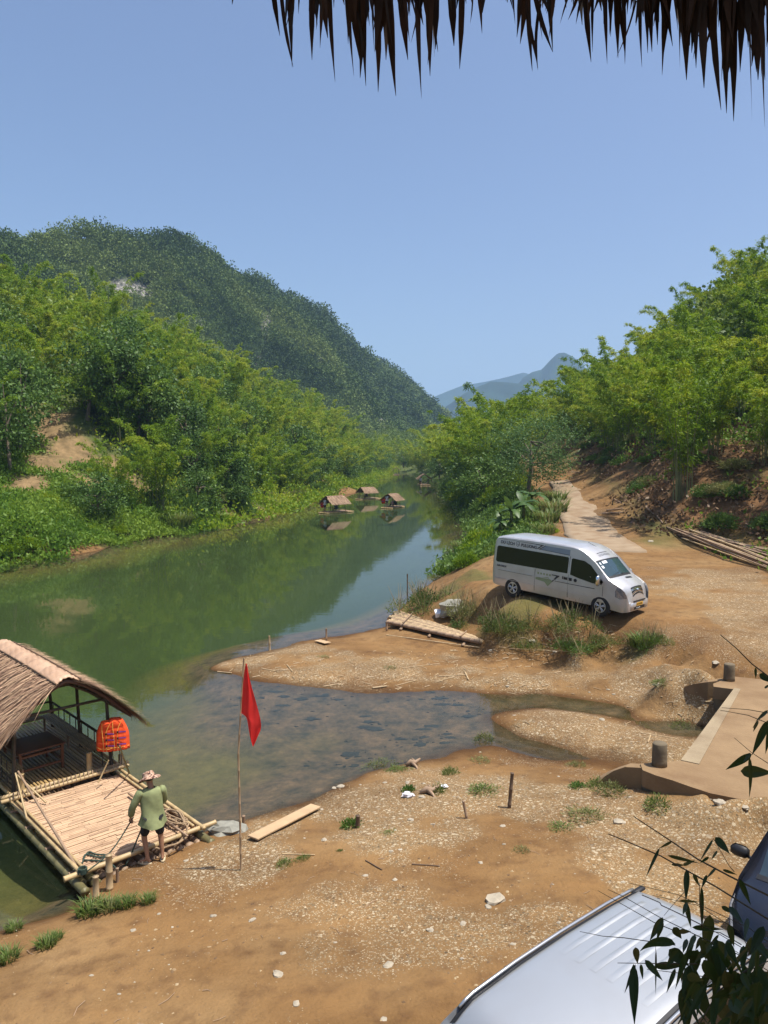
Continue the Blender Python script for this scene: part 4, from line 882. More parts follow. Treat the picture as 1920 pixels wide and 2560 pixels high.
def rock(u, v, w, h, label, seed, mat=None, cat='rock', flat=.45):
    p = GTd(u, v); mb = MB(); s = max(.02, w); mb.blob((0, 0, 0), (s * .5, s * .38, s * flat * .6), 9, 6, .22, seed); o = mb.build('rock', mat or M_ROCK, None, False, label, (p.x, p.y, p.z + s * .04)); o.rotation_euler = (0, 0, seed * 1.3); tag(o, label, cat, 'loose rocks on the ground'); return o
for i, (u, v, w, lab) in enumerate([(1070, 1945, .34, 'large flat pale stone on the open dirt'), (1055, 1960, .12, 'small pale stone beside the large flat stone'), (1337, 1777, .24, 'flat pale rock below the weeds by the wing wall'), (700, 1815, .13, 'pale stone on the dirt below the plank'),
    (912, 1722, .16, 'pale stone lying among weeds on the near bank'), (545, 1988, .12, 'round pale stone on the dirt under the flagpole'), (600, 2105, .17, 'grey flat stone at the bottom of the dirt yard'), (840, 2085, .15, 'flat stone low in the middle of the dirt yard'), (640, 2170, .12, 'pale stone at the lower edge of the yard'),
    (930, 2010, .12, 'flat stone in the yard left of the silver car'), (1000, 1995, .11, 'small flat stone in the yard near the silver car roof'), (1555, 1735, .26, 'pale stone at the foot of the bridge wall'), (1610, 1745, .17, 'small stone near the bridge wall end'),
    (1300, 1555, .2, 'stone in the middle of the gravel island'), (1420, 1480, .26, 'brown stone on the bank before the bridge'), (1545, 1432, .3, 'pale rock behind the far bollard'), (1200, 1408, .25, 'grey stone at the foot of the weedy mound'), (1060, 1405, .2, 'stone beside the end of the beached raft'),
    (1150, 1385, .3, 'stone half buried in the mound below the van'), (735, 1700, .2, 'pale stone at the pool edge'), (722, 1703, .14, 'small pale stone at the pool edge'), (500, 1790, .3, 'pale sloping rock at the waterline by the raft corner'), (1405, 1170, .45, 'white stone slab on the track behind the van'), (880, 1690, .12, 'stone by the driftwood stump')]):
    rock(u, v, w, .4, lab, i + 3, flat=.3 if i != 21 else .7)
o = rock(490, 1797, .75, .5, 'long sloping rock at the waterline beside the raft corner', 41, M_ROCK2, flat=.35)
o = rock(975, 1318, 1.5, .9, 'large grey boulder with plastic sheet among weeds at the spit', 42, M_ROCK2, flat=.5)
# gravel: pebbles nobody could count
rng = np.random.default_rng(77)
n = 60000; px = rng.uniform(0, 1659, n); py = 1440 + 772 * rng.uniform(size=n) ** 1.0
dd_ = np.stack([(px * K - 960) / FPX, CP + (1280 - py * K) / FPX * SP, -SP + (1280 - py * K) / FPX * CP], 1)
# uniform over the ground instead: x,y in the open yard
x = rng.uniform(-8, 14, n); y = 7 + 21 * rng.uniform(size=n) ** 1.1; h = hgt(x, y)
dens = .08 + .8 * sstep(-.05, .35, fbm(x, y, 1.6, 4, 91)) + .25 * sstep(15, 19, y); k = (h > .015) & (np.abs(x) < .56 * y + .5) & (rng.uniform(size=n) < dens)
inb = inside(x, y, [tuple(p) for p in deck]); k &= ~inb; x, y, h = x[k], y[k], h[k]; n = len(x)
r = .007 + .030 * rng.uniform(size=n) ** 4.5; 
base = np.array([(1, 0, 0), (.5, .8, 0), (-.5, .85, 0), (-1, 0, 0), (-.5, -.8, 0), (.5, -.85, 0), (.45, .3, .6), (-.4, .35, .6), (0, -.5, .6)]); bf = np.array([(0, 1, 6), (1, 7, 6), (1, 2, 7), (2, 3, 7), (3, 4, 7), (4, 8, 7), (4, 5, 8), (5, 6, 8), (5, 0, 6), (6, 7, 8)])
ang = rng.uniform(0, 6.28, n); ca, sa = np.cos(ang), np.sin(ang); asp = rng.uniform(.5, 1, n)
B = base[None] + rng.normal(0, .12, (n, 9, 3)); bx = B[..., 0] * r[:, None]; by = B[..., 1] * (r * asp)[:, None]
V = np.stack([x[:, None] + bx * ca[:, None] - by * sa[:, None], y[:, None] + bx * sa[:, None] + by * ca[:, None], h[:, None] + (B[..., 2] * 1.0 - .12) * (r * rng.uniform(.5, 1, n))[:, None]], -1).reshape(-1, 3)
Fp = (np.arange(n)[:, None, None] * 9 + bf[None]).reshape(-1, 3)
m, nt, b = nodes('pebbles'); at_ = nt.nodes.new('ShaderNodeAttribute'); at_.attribute_name = 'tint'
nt.links.new(ramp(nt, at_.outputs['Fac'], [(0, (.10, .056, .025)), (.6, (.22, .135, .062)), (1, (.36, .27, .155))]).outputs[0], b.inputs['Base Color']); b.inputs['Roughness'].default_value = .9
peb = np_mesh('gravel', V, Fp, m, tint=np.repeat(rng.uniform(size=n), 9)); tag(peb, 'small pebbles and gravel strewn over the dirt and beach', 'gravel', kind='stuff')
# chips of bamboo and twigs strewn over the beach (stuff), and the larger sticks one by one
M_DRYB = simple('dry_bamboo', (.50, .36, .20), .6, scale=4, var=.35); M_DRYD = simple('dry_wood_dark', (.16, .10, .06), .8, scale=6, var=.4); M_OLD = simple('weathered_bamboo', (.36, .24, .15), .65, scale=3, var=.4)
mb = MB()
for k in range(620):
    z = rr.random()
    if z < .6: u, v = rr.uniform(480, 1180), rr.uniform(1405, 1490)
    elif z < .8: u, v = rr.uniform(1080, 1600), rr.uniform(1400, 1640)
    else: u, v = rr.uniform(1060, 1330), rr.uniform(1350, 1420)
    p = GTd(u, v)
    if p.z < .02: continue
    a = rr.uniform(0, 3.14); L = rr.uniform(.04, .3); mb.tube([(p.x - math.cos(a) * L / 2, p.y - math.sin(a) * L / 2, p.z + .012), (p.x + math.cos(a) * L / 2, p.y + math.sin(a) * L / 2, p.z + .012 + rr.uniform(0, .03))], rr.uniform(.004, .012), 4)
o = mb.build('debris', M_DRYB); tag(o, 'chips and splinters of dry bamboo strewn over the beach', 'debris', kind='stuff')
def stick(u0, v0, u1, v1, r, label, mat=None, lift=0.0, cat='stick', group=None, name='stick', z0=None):
    a = GTd(u0, v0); b = GTd(u1, v1); m_ = (a + b) / 2; mb = MB(); a.z += r + lift; b.z += r; mb.bamboo(a - m_, b - m_, r, .3, 7); o = mb.build(name, mat or M_DRYB, None, True, None, m_); tag(o, label, cat, group); return o
GS = 'loose bamboo offcuts on the beach'
for q in [(620, 1437, 632, 1452, .018, 'short upright-looking offcut left on the upper beach'), (565, 1445, 600, 1452, .02, 'offcut on the spit tip behind the flag'), (700, 1484, 735, 1478, .02, 'offcut at the pool edge left of the middle'), (870, 1444, 950, 1434, .014, 'thin split cane on the sandy beach'), (855, 1482, 900, 1470, .014, 'thin cane by the pool edge'), (905, 1455, 850, 1472, .012, 'thin crossed cane by the pool'),
          (980, 1462, 940, 1475, .012, 'pale cane crossing another near the pool corner'), (945, 1462, 1010, 1458, .014, 'pale cane lying level near the pool corner'), (1005, 1455, 1012, 1470, .03, 'stubby bamboo end near the pool corner'), (805, 1488, 835, 1484, .03, 'thick short log by the pool edge'), (470, 1452, 500, 1455, .02, 'dark stick on the tip of the spit'),
          (1235, 1638, 1165, 1625, .018, 'pale stick'), (1382, 1583, 1465, 1597, .012, 'thin cane lying on the gravel island'), (1405, 1590, 1400, 1605, .02, 'short stick across a cane on the gravel island'), (1355, 1528, 1425, 1537, .014, 'pale cane lying by the thin stream'), (1515, 1517, 1545, 1519, .03, 'small log floating near the bridge'), (1000, 1377, 1130, 1400, .022, 'cane at the foot of the mound'), (1100, 1402, 1230, 1408, .015, 'long thin cane along the mound foot'), (1190, 1415, 1270, 1400, .02, 'cane slanting up the mound foot')]:
    if q[5] == 'pale stick': continue
    stick(*q[:5], q[5], group=GS)
stick(835, 1373, 1035, 1400, .022, 'long single bamboo pole beside the beached raft', cat='pole', name='bamboo_pole')
stick(520, 1783, 522, 1770, .02, 'stub', cat='stick', group=GS)['label'] = 'short stub of cane at the waterline behind the flagpole'
# driftwood
for (u, v, s, lab) in [(890, 1655, .25, 'gnarled driftwood stump at the pool edge'), (925, 1715, .3, 'twisted pale driftwood among the weeds')]:
    p = GTd(u, v); mb = MB(); mb.tube([(-s * .6, 0, .03), (-.1 * s, .05, .09), (.3 * s, 0, .08), (s * .8, .08, .16)], [.03, .07, .06, .02], 8); mb.tube([(0, 0, .08), (.1, -.15, .05), (.12, -.25, .02)], [.05, .03, .015], 6); mb.tube([(0.1, 0, .08), (0, .15, .14)], [.04, .012], 6)
    o = mb.build('driftwood', M_OLD, None, True, None, (p.x, p.y, p.z)); tag(o, lab, 'driftwood')
for (u0, v0, u1, v1, lab) in [(890, 1868, 950, 1872, 'dark twig lying on the dirt in the yard'), (790, 1860, 825, 1880, 'curved dark twig on the dirt below the weeds'), (610, 1846, 680, 1848, 'thin pale stick on the dirt by the plank')]:
    stick(u0, v0, u1, v1, .012, lab, M_DRYD if 'dark' in lab else M_DRYB, cat='twig', name='twig')
# stakes
def stake(u, v, h, r, label, mat, lean=(0, 0), z=None, name='stake', cat='stake', g=None):
    p = GTd(u, v) if z is None else Vector(D(u, v, z)); mb = MB(); mb.bamboo((0, 0, -.25), (lean[0], lean[1], h), r, .28, 9, taper=.92); o = mb.build(name, mat, None, True, None, (p.x, p.y, p.z)); tag(o, label, cat, g); return o
stake(1098, 1745, .72, .038, 'tall dark bamboo stake standing on the near bank', M_DRYD, (.07, 0))
stake(1014, 1768, .34, .03, 'short leaning brown stake left of the tall dark stake', M_OLD, (-.12, .03))
stake(772, 1788, .24, .045, 'short dark stump beside the round leafy weed', M_DRYD, (.01, 0))
stake(526, 1785, .22, .04, 'stub stake behind the flagpole at the waterline', M_OLD)
stake(237, 1922, .62, .06, 'thick bamboo mooring stake at the front edge of the raft', M_DRYB, (.0, 0))
stake(208, 1945, .42, .055, 'shorter mooring stake left of the thick one in the grass', M_DRYB)
stake(254, 1905, .25, .03, 'thin low stake between mooring stake and sloping rocks', M_OLD)
stake(583, 1408, .62, .04, 'upright bamboo post in the water off the spit', M_DRYB, (-.02, 0), -.05)
stake(705, 1387, .55, .035, 'upright bamboo post at the spit behind the small board', M_OLD, (0, 0))
stake(836, 1363, .4, .045, 'small post at the near end of the beached raft', M_OLD, (-.02, 0))
stake(880, 1283, 1.1, .035, 'slender dark pole standing in the river by the far spit', M_DRYD, (0, 0), -.1)
stake(956, 1236, 1.0, .03, 'thin dark pole in the river left of the reeds', M_DRYD, (0, 0), -.1)
stake(995, 1220, .9, .03, 'thin pole in the river nearest the reeds', M_OLD, (.05, 0), -.1)
# plank and small board
def plank(pa, pb, w, th, name, label):
    a = GTd(*pa); b = GTd(*pb); m_ = (a + b) / 2; d = b - a; mb = MB(); L = d.length / 2
    q = d.to_track_quat('X', 'Z').to_matrix(); mb.box((0, 0, 0), (L, w / 2, th / 2), rot=q, bev=.006); o = mb.build(name, M_PLANK, None, False, None, (m_.x, m_.y, m_.z + .075)); tag(o, label, 'plank'); return o
M_PLANK = simple('sawn_plank', (.50, .34, .19), .7, scale=3, var=.2, stretch=(1, 1, 1), bmp=.2)
plank((546, 1818), (682, 1748), .26, .035, 'plank', 'long sawn plank lying on the bank right of the flagpole')
plank((686, 1387), (708, 1393), .3, .03, 'board', 'small board on the spit beside an upright post')
# beached bamboo raft
ra, rb, rc_, rd_ = [GTd(*p) for p in ((836, 1358), (1036, 1392), (1044, 1372), (858, 1334))]
bf_ = thing('beached_raft', 'flat bamboo raft beached on the shore below the grey boulder', 'raft', ((ra + rc_) / 2 + Vector((0, 0, .2))))
o0 = Vector(bf_.location); N_ = 11
for k in range(N_):
    t = k / (N_ - 1); a = ra.lerp(rd_, t); b = rb.lerp(rc_, t); e = (b - a).normalized() * rr.uniform(-.12, .18); a2 = a + e; b2 = b + e * .6; a2.z = .42 + .012 * t; b2.z = .5 + .01 * t
    mb = MB(); mb.bamboo(a2 - o0, b2 - o0, .075, .42, 9, taper=.85 if k % 2 else 1.1); mb.build('log', M_DRYB if k % 3 else M_OLD, bf_, True)
for t in (.2, .82):
    a = ra.lerp(rb, t); b = rd_.lerp(rc_, t); a.z = .59; b.z = .6; e = (a - b).normalized() * .15; mb = MB(); mb.bamboo(a + e - o0, b - e - o0, .028, .3, 7); mb.build('crossbar', M_OLD, bf_, True)
for t in (.18, .5, .86):
    a = ra.lerp(rb, t); b = rd_.lerp(rc_, t); a.z = .32; b.z = .34; mb = MB(); mb.bamboo(a + (a - b).normalized() * .3 - o0, b - o0, .06, .3, 8); mb.build('skid', M_OLD, bf_, True)
# pile of long bamboo poles on the right
for k in range(34):
    lay = k // 12; a = GTd(rr.uniform(1455, 1530), rr.uniform(1146, 1166)); b = GTd(1690, rr.uniform(1196, 1246))
    if k < 5: a = GTd(1440 + k * 8, 1140 + k * 6)
    d = b - a; b = a + d * rr.uniform(.95, 1.15); m_ = (a + b) / 2; za, zb = H1(a.x, a.y) + .06 + lay * .08, H1(b.x, b.y) + .08 + lay * .13; zm = max(H1(m_.x, m_.y) + .1 + lay * .12, (za + zb) / 2)
    mb = MB(); a.z = za; b.z = zb; m0 = Vector((m_.x, m_.y, zm)); mb.bamboo(a - m0, b - m0, rr.uniform(.035, .055), .5, 7, bow=rr.uniform(-.2, .2)); o = mb.build('bamboo_pole', [M_OLD, M_DRYB, M_OLD, M_DRYD][k % 4], None, True, None, m0)
    tag(o, 'long cut bamboo pole in the pile beside the track', 'pole', 'cut bamboo poles piled beside the track')
for i, (u0, v0, u1, v1, lab) in enumerate([(1395, 1098, 1412, 1112, 'short stick on the verge above the pole pile'), (1310, 1105, 1345, 1100, 'cane at the edge of the concrete road'), (1300, 1112, 1350, 1108, 'second cane flat at the edge of the concrete road'), (1420, 1118, 1432, 1132, 'stick leaning on the verge above the pile'), (1325, 1080, 1350, 1092, 'stick on the bank foot by the shaded grey heap'), (1230, 1032, 1262, 1042, 'stick on the shaded track edge by the far bank'), (1190, 1014, 1255, 1022, 'branch lying across the top of the road')]):
    stick(u0, v0, u1, v1, .05, lab, M_OLD, cat='stick', lift=.05)
# plastic litter
M_WHITE = simple('white_plastic', (.75, .75, .78), .4, scale=4, var=.1)
for (u, v, s, lab) in [(880, 1722, .22, 'crumpled white plastic bag among weeds on the near bank'), (960, 1328, .7, 'crumpled white plastic sheet against the grey boulder'), (960, 1703, .13, 'small scrap of white plastic by the driftwood')]:
    p = GTd(u, v); mb = MB(); mb.blob((0, 0, 0), (s * .6, s * .4, s * .28), 12, 7, .38, int(u)); o = mb.build('plastic_bag', M_WHITE, None, False, None, (p.x, p.y, p.z + .05)); tag(o, lab, 'plastic bag')
# weeds and shrubs
WG = None
def weed(u, v, r, kind, label, hz=.7): return shrub(u, v, r, kind, label, hz, 'weed', 'weed', None, WEED)
for q in [(655, 1856, .17, 0, 'small green weed on the dirt between flagpole and plank'), (615, 1868, .2, 0, 'spreading green weed left of the one below the plank'), (757, 1785, .2, 1, 'round dark leafy weed beside the dark stump', 1.0), (843, 1800, .2, 0, 'pale green weed on the bank right of the stump', .4), (820, 1655, .4, 2, 'patch of weeds at the pool edge on the near bank', .4), (860, 1665, .35, 0, 'green weed patch beside the driftwood stump', .35), (883, 1708, .16, 1, 'dark round weed above the white plastic bag', 1.0),
          (972, 1672, .22, 0, 'upright bright weed on the near bank', 1.0), (945, 1712, .22, 0, 'tall green weed right of the twisted driftwood', 1.1), (1045, 1710, .42, 0, 'low weeds spreading left of the tall dark stake', .4), (1040, 1645, .3, 2, 'thin weeds on the bank by the pool corner', .4), (1045, 1600, .32, 2, 'dark weed standing at the pool end', .8), (1290, 1700, .3, 0, 'weed left of the wing wall foot', .8), (1250, 1700, .2, 1, 'small dark weed left of the wing wall', .7), (1325, 1712, .32, 2, 'straggly weed in front of the wing wall', .8), (1365, 1695, .36, 1, 'dark leafy weed in the shade of the wing wall', .9),
          (1422, 1742, .33, 0, 'dense bright green weed below the bridge wall', .8), (1270, 1765, .4, 2, 'drying weed patch below the wing wall', .5), (1215, 1790, .35, 0, 'low grass spreading on the dirt right of the stake', .3), (1130, 1838, .17, 2, 'tiny dry weed alone on the dirt', .6), (1245, 1655, .22, 2, 'small dark weed beside the narrow stream', .8), (1470, 1565, .4, 0, 'green weed on the end of the gravel island', .4), (1430, 1475, .35, 0, 'weed on the stony bank before the bridge', .5), (1470, 1700, .14, 1, 'tiny sprout under the bridge wall', 1.3), (735, 1838, .08, 1, 'tiny sprout in the dirt below the leafy weed', .8), (845, 1443, .3, 2, 'small grass patch on the beach', .3), (700, 1420, .3, 2, 'faint grass patch high on the spit', .3)]:
    weed(*q)
for (u, v, s, lab) in [(193, 1975, .42, 'bright grass tuft around the mooring stakes'), (235, 1965, .36, 'grass tuft right of the mooring stakes'), (275, 1958, .3, 'low grass tuft on the bank edge'), (320, 1950, .26, 'small grass tuft at the right end of the grassy edge'), (100, 2045, .3, 'grass tuft on the near bank left of the stakes'), (15, 2075, .32, 'grass tuft in the lower left corner of the bank'), (120, 2030, .2, 'little grass tuft beside the left bank tuft'), (30, 2010, .25, 'dry tuft at the waterline lower left')]:
    p = GTd(u, v); o = bpy.data.objects.new('grass_tuft', GRS[int(u) % 3]); COL.objects.link(o); o.location = p; o.scale = (s, s, s * .8); tag(o, lab, 'grass tuft')
for q in [(905, 1318, 1.0, 3, 'olive shrub at the water end of the mound', .8), (935, 1300, .9, 3, 'grey green shrub behind the beached raft', .8), (1005, 1325, .8, 3, 'small olive shrub right of the boulder', .9), (985, 1350, .7, 0, 'low green weeds below the boulder', .5), (1100, 1352, .8, 3, 'big dusty olive shrub under the van rear wheel', .85), (1130, 1356, .5, 3, 'olive shrub under the middle of the van', .8), (1235, 1352, .72, 3, 'dusty shrub under the van front wheel', .8), (1205, 1362, .5, 3, 'straggly shrub on the mound face', .8), (1075, 1360, .5, 3, 'small dusty shrub at the left of the mound', .8), (1150, 1395, .5, 3, 'dry shrub at the foot of the mound', .7),
          (1225, 1395, .7, 0, 'green shrub low on the mound below the front wheel', .6), (1290, 1398, .9, 0, 'bright green weeds at the mound foot', .6), (1330, 1385, .5, 3, 'low olive growth right of the front wheel', .5), (1385, 1398, .55, 1, 'bright green bush at the right end of the mound', 1.1), (1412, 1385, .38, 1, 'small bright bush at the right tip of the mound', .9), (1290, 1378, .42, 3, 'olive shrub below the van bumper', .6), (965, 1240, .6, 1, 'green bush on the bank behind the van', .7), (1010, 1222, .9, 1, 'green bush at the waterline behind the van', .9),
          (1035, 1200, 1.1, 1, 'leafy bush behind the van roof at the water', .9), (1070, 1170, 1.1, 0, 'dark bush left of the banana plants', .9), (1000, 1080, 3.2, 1, 'pale green shrub mound overhanging the river on the right', .6), (1185, 1150, .9, 1, 'low bright bush at the road edge', .5), (1100, 1080, 2.0, 0, 'dark bush on the bank under the leafy tree', .7), (1070, 1120, 1.6, 0, 'dark bush on the river bank left of the banana plants', .8),
          (400, 1110, 2.4, 0, 'dark grey green bush at the left bank waterline', 1.0), (345, 1090, 2.0, 0, 'dark bush above the left bank waterline', .9), (440, 1100, 2.0, 0, 'dark bush overhanging the left bank', 1.0), (480, 1075, 2.5, 0, 'dark bush in the hollow of the left bank', .9), (300, 1010, 2.6, 0, 'shaded bush below the bamboo on the left slope', .9), (420, 1030, 3.0, 0, 'dull green bush on the left slope', .9), (450, 1085, 1.6, 3, 'olive bush low on the left bank', .9), (60, 1180, 1.3, 1, 'bright bush at the left edge waterline', .6), (190, 1150, 1.2, 1, 'bright bush on the left bank edge', .6), (130, 1165, 1.2, 0, 'darker bush on the left bank edge', .6), (250, 1150, 1.1, 1, 'bright bush near the reeds on the left bank', .6), (10, 1190, 1.2, 1, 'bright bush cut by the left frame edge', .6), (560, 1060, 2.2, 1, 'green bush at the left bank landing', .8), (520, 1085, 1.6, 1, 'green bush beside the bare left landing', .7)]:
    near_ = 1290 < q[1] < 1400 and q[0] > 850
    shrub(q[0], q[1], q[2] * (1.45 if near_ else 1), ({3: (1 if int(q[0]) % 3 == 0 else 0), 0: 2, 1: 2}.get(q[3], 1) if near_ else q[3]), q[4], q[5] * (1.1 if near_ else 1), set_=SCR if near_ else None)
# reeds on the left bank and roadside grass
for (u, v, s, lab, c) in [(375, 1140, 2.3, 'tall reed tuft at the waterline of the left bank', 'reeds'), (392, 1135, 1.8, 'shorter reed tuft beside the tall one', 'reeds'), (1195, 1110, 1.9, 'tall grass tuft on the roadside by the banana plants', 'grass tuft'), (1180, 1130, 1.6, 'grass tuft between banana plants and road', 'grass tuft'), (1200, 1085, 1.6, 'grass tuft farther up the roadside', 'grass tuft'), (1175, 1155, 1.2, 'short grass tuft at the slab corner', 'grass tuft'), (1000, 1190, 1.3, 'reed tuft in the water behind the van', 'reeds'), (1385, 1395, .7, 'grass tuft on the mound right end', 'grass tuft'), (1275, 1405, .5, 'grass tuft at the mound foot', 'grass tuft')]:
    p = GTd(u, v); o = bpy.data.objects.new('reed_tuft' if c == 'reeds' else 'grass_tuft', GRS[int(u) % 3]); COL.objects.link(o); o.location = p; o.scale = (s * 1.2, s * 1.2, s); tag(o, lab, c)
# banana plants
M_BAN = leafmat('banana_leaf', [(.02, .05, .012), (.04, .09, .018), (.08, .14, .03)], .25, .45); M_BST = simple('banana_stem', (.16, .17, .06), .6, scale=3, var=.4)
def banana(u, v, h, seed, label):
    p = GTd(u, v); t = thing('banana_plant', label, 'banana plant', (p.x, p.y, p.z), (0, 0, seed), None); mb = MB(); mb.tube([(0, 0, -.2), (.05, 0, h * .5), (.08, .03, h * .62)], [.14, .11, .07], 9); mb.build('stem', M_BST, t, True)
    r_ = random.Random(seed); V = []; F = []; TT = []
    for k in range(8):
        a = k * 2.4 + seed; L = h * r_.uniform(.5, .7); up = r_.uniform(.3, 1.1) if k else 1.5; i0 = len(V); m_ = 12
        for j in range(m_):
            s = j / (m_ - 1); rr0 = L * (s * math.cos(up * .6) * .9); z = h * .6 + L * (s * math.sin(up) - .75 * s * s * (1.4 - up * .6)); w = .17 * h * .6 * math.sin(math.pi * min(1, s * .93 + .06)) ** .6 * (1 if j else .15)
            c = Vector((math.cos(a) * rr0, math.sin(a) * rr0, z)); sd = Vector((-math.sin(a), math.cos(a), 0)) * w; jag = -.05 if j % 2 else .05
            V += [c - sd + Vector((0, 0, -.3 * w + jag * .3)), c, c + sd + Vector((0, 0, -.3 * w - jag * .3))]; tt = r_.uniform(.3, .8); TT += [tt, tt + .15, tt]
            if j: q = i0 + 3 * j; F += [(q - 3, q - 2, q + 1, q), (q - 2, q - 1, q + 2, q + 1)]
    np_mesh('leaves', [tuple(x) for x in V], F, M_BAN, t, tint=TT, smooth=True)
banana(1130, 1135, 2.7, 1, 'banana plant with upright leaves left of the road'); banana(1105, 1150, 2.6, 2, 'lower banana plant nearest the river'); banana(1150, 1120, 2.8, 3, 'banana plant nearest the road edge'); banana(1080, 1165, 2.1, 4, 'small banana plant behind the van roof')
# the single leafy tree by the road
V, F, tint, mb = tree_arrays(911, h=8.6, crown=(4.4, 4.0, 3.8), leaf=(.28, .11), per=110, ncl=70, nb=14, flat=.6)
p = GTd(1140, 1065); p = Vector((p.x, p.y, p.z)); t = thing('leafy_tree', 'rounded light green leafy tree standing alone at the left road edge', 'tree', p)
mt = leafmat('tree_leaves_light', [(.035, .08, .025), (.07, .145, .04), (.11, .19, .05)], .3)
f_ = np_mesh('crown', V, F, mt, t, tint=tint); k_ = mb.build('trunk', M_BARK, t, True); t.scale = (1, 1, .98)
print('tree at', p)
# slender bare tree on the right slope
p = GTd(1508, 955); t = thing('bare_sapling', 'slender pale leaning sapling on the right slope below the bamboo', 'tree', p); mb = MB(); mb.tube([(0, 0, -.3), (-.5, 0, 1.6), (-1.3, 0, 3.2), (-1.6, 0, 4.4)], [.07, .06, .045, .02], 6)
for a, b in (((-.5, 0, 1.6), (.1, 0, 3.4)), ((-1.0, 0, 2.6), (-2.3, .2, 3.6)), ((-1.2, 0, 3.0), (-.5, 0, 4.4))): mb.tube([a, b], [.04, .012], 5)
mb.build('trunk', simple('pale_bark', (.4, .36, .3), .8), t, True)
V, F, tint = leaf_quads(np.random.default_rng(4).normal(size=(260, 3)) * np.array([1.5, .8, .8]) + np.array([-1, 0, 3.9]), np.random.default_rng(5).normal(size=(260, 3)), .3, .12, np.random.default_rng(6)) + (None,)
np_mesh('crown', V, F, M_BROAD, t, tint=np.full(len(V), .7))

# dark waterweed lying on the pool bed
mb = MB(); r_ = random.Random(3)
for (u, v, su, sv_, n_) in [(800, 1565, 22, 10, 40), (868, 1600, 30, 16, 55), (750, 1640, 60, 25, 60), (960, 1590, 35, 15, 35), (1010, 1540, 40, 14, 45), (940, 1510, 40, 10, 40), (650, 1530, 80, 30, 60), (560, 1500, 60, 20, 35), (880, 1650, 60, 12, 40), (760, 1500, 120, 8, 50)]:
    for k in range(n_ // 3):
        p = GTd(u + r_.gauss(0, su * .8), v + r_.gauss(0, sv_ * .8))
        if p.z > -.01: continue
        s_ = r_.uniform(.015, .05) if k % 3 else r_.uniform(.06, .2); mb.blob((p.x, p.y, p.z + .0), (s_ * r_.uniform(.8, 1.8), s_ * r_.uniform(.4, .9), .018), 12, 5, .42, k)
o = mb.build('waterweed', simple('dark_waterweed', (.035, .035, .032), .9, var=.5)); tag(o, 'dark clumps of waterweed and sunken debris on the pool bed', 'waterweed', kind='stuff')

# twigs, dead leaves and fist-sized stones strewn about the yard
r_ = random.Random(9); mb = MB(); ms2 = MB()
for k in range(520):
    x = r_.uniform(-6, 9); y = r_.uniform(8.5, 24)
    if abs(x) > .54 * y: continue
    z = H1(x, y)
    if z < .03 or inside([x], [y], [tuple(p) for p in deck])[0]: continue
    a = r_.uniform(0, 6.3)
    if k % 2: L = r_.uniform(.03, .16); mb.tube([(x - math.cos(a) * L, y - math.sin(a) * L, z + .008), (x, y, z + .015), (x + math.cos(a + .4) * L, y + math.sin(a + .4) * L, z + .01)], r_.uniform(.002, .006), 4)
    else: s_ = .018 + .05 * r_.random() ** 2.5; ms2.blob((x, y, z), (s_, s_ * r_.uniform(.5, .9), s_ * r_.uniform(.25, .5)), 7, 5, .25, k)
o = mb.build('twig_litter', M_OLD); tag(o, 'dry twigs and splinters strewn thinly over the yard', 'litter', kind='stuff')
o = ms2.build('gravel_stones', M_ROCK); tag(o, 'small angular stones scattered over the yard and near bank', 'gravel', kind='stuff')
# ================================================================== PEOPLE
def skin_obj(name, J, bones, mat, parent=None, root=None, sub=2):
    """J: name -> ((x,y,z), r or (rx,ry)); bones: pairs. One continuous surface."""
    names = list(J); ix = {n: i for i, n in enumerate(names)}; me = bpy.data.meshes.new(name)
    me.from_pydata([J[n][0] for n in names], [(ix[a], ix[b]) for a, b in bones], []); o = bpy.data.objects.new(name, me); COL.objects.link(o)
    sk = o.modifiers.new('skin', 'SKIN'); 
    if not me.skin_vertices: 
        bm = bmesh.new(); bm.from_mesh(me); bm.verts.layers.skin.verify(); bm.to_mesh(me); bm.free()
    for n in names:
        r = J[n][1]; sv_ = me.skin_vertices[0].data[ix[n]]; sv_.radius = r if hasattr(r, '__len__') else (r, r); sv_.use_root = (n == (root or names[0])); sv_.use_loose = False
    sk.use_smooth_shade = True; sk.branch_smoothing = .4
    ss = o.modifiers.new('sub', 'SUBSURF'); ss.levels = sub; ss.render_levels = sub
    dg = bpy.context.evaluated_depsgraph_get(); dg.update(); m2 = bpy.data.meshes.new_from_object(o.evaluated_get(dg)); bpy.data.objects.remove(o)
    o = bpy.data.objects.new(name, m2); COL.objects.link(o); m2.materials.clear(); m2.materials.append(mat); m2.polygons.foreach_set('use_smooth', [True] * len(m2.polygons))
    if parent is not None: o.parent = parent
    return o
M_SKIN = simple('skin_tan', (.36, .19, .11), .55, scale=14, var=.15); M_SKIND = simple('skin_dark', (.20, .10, .06), .6, scale=14, var=.15)
M_HAIR = simple('hair_black', (.012, .011, .010), .5, var=.3)
def cloth(name, col, var=.22): return simple(name, col, .85, scale=9, var=var, bmp=.5)
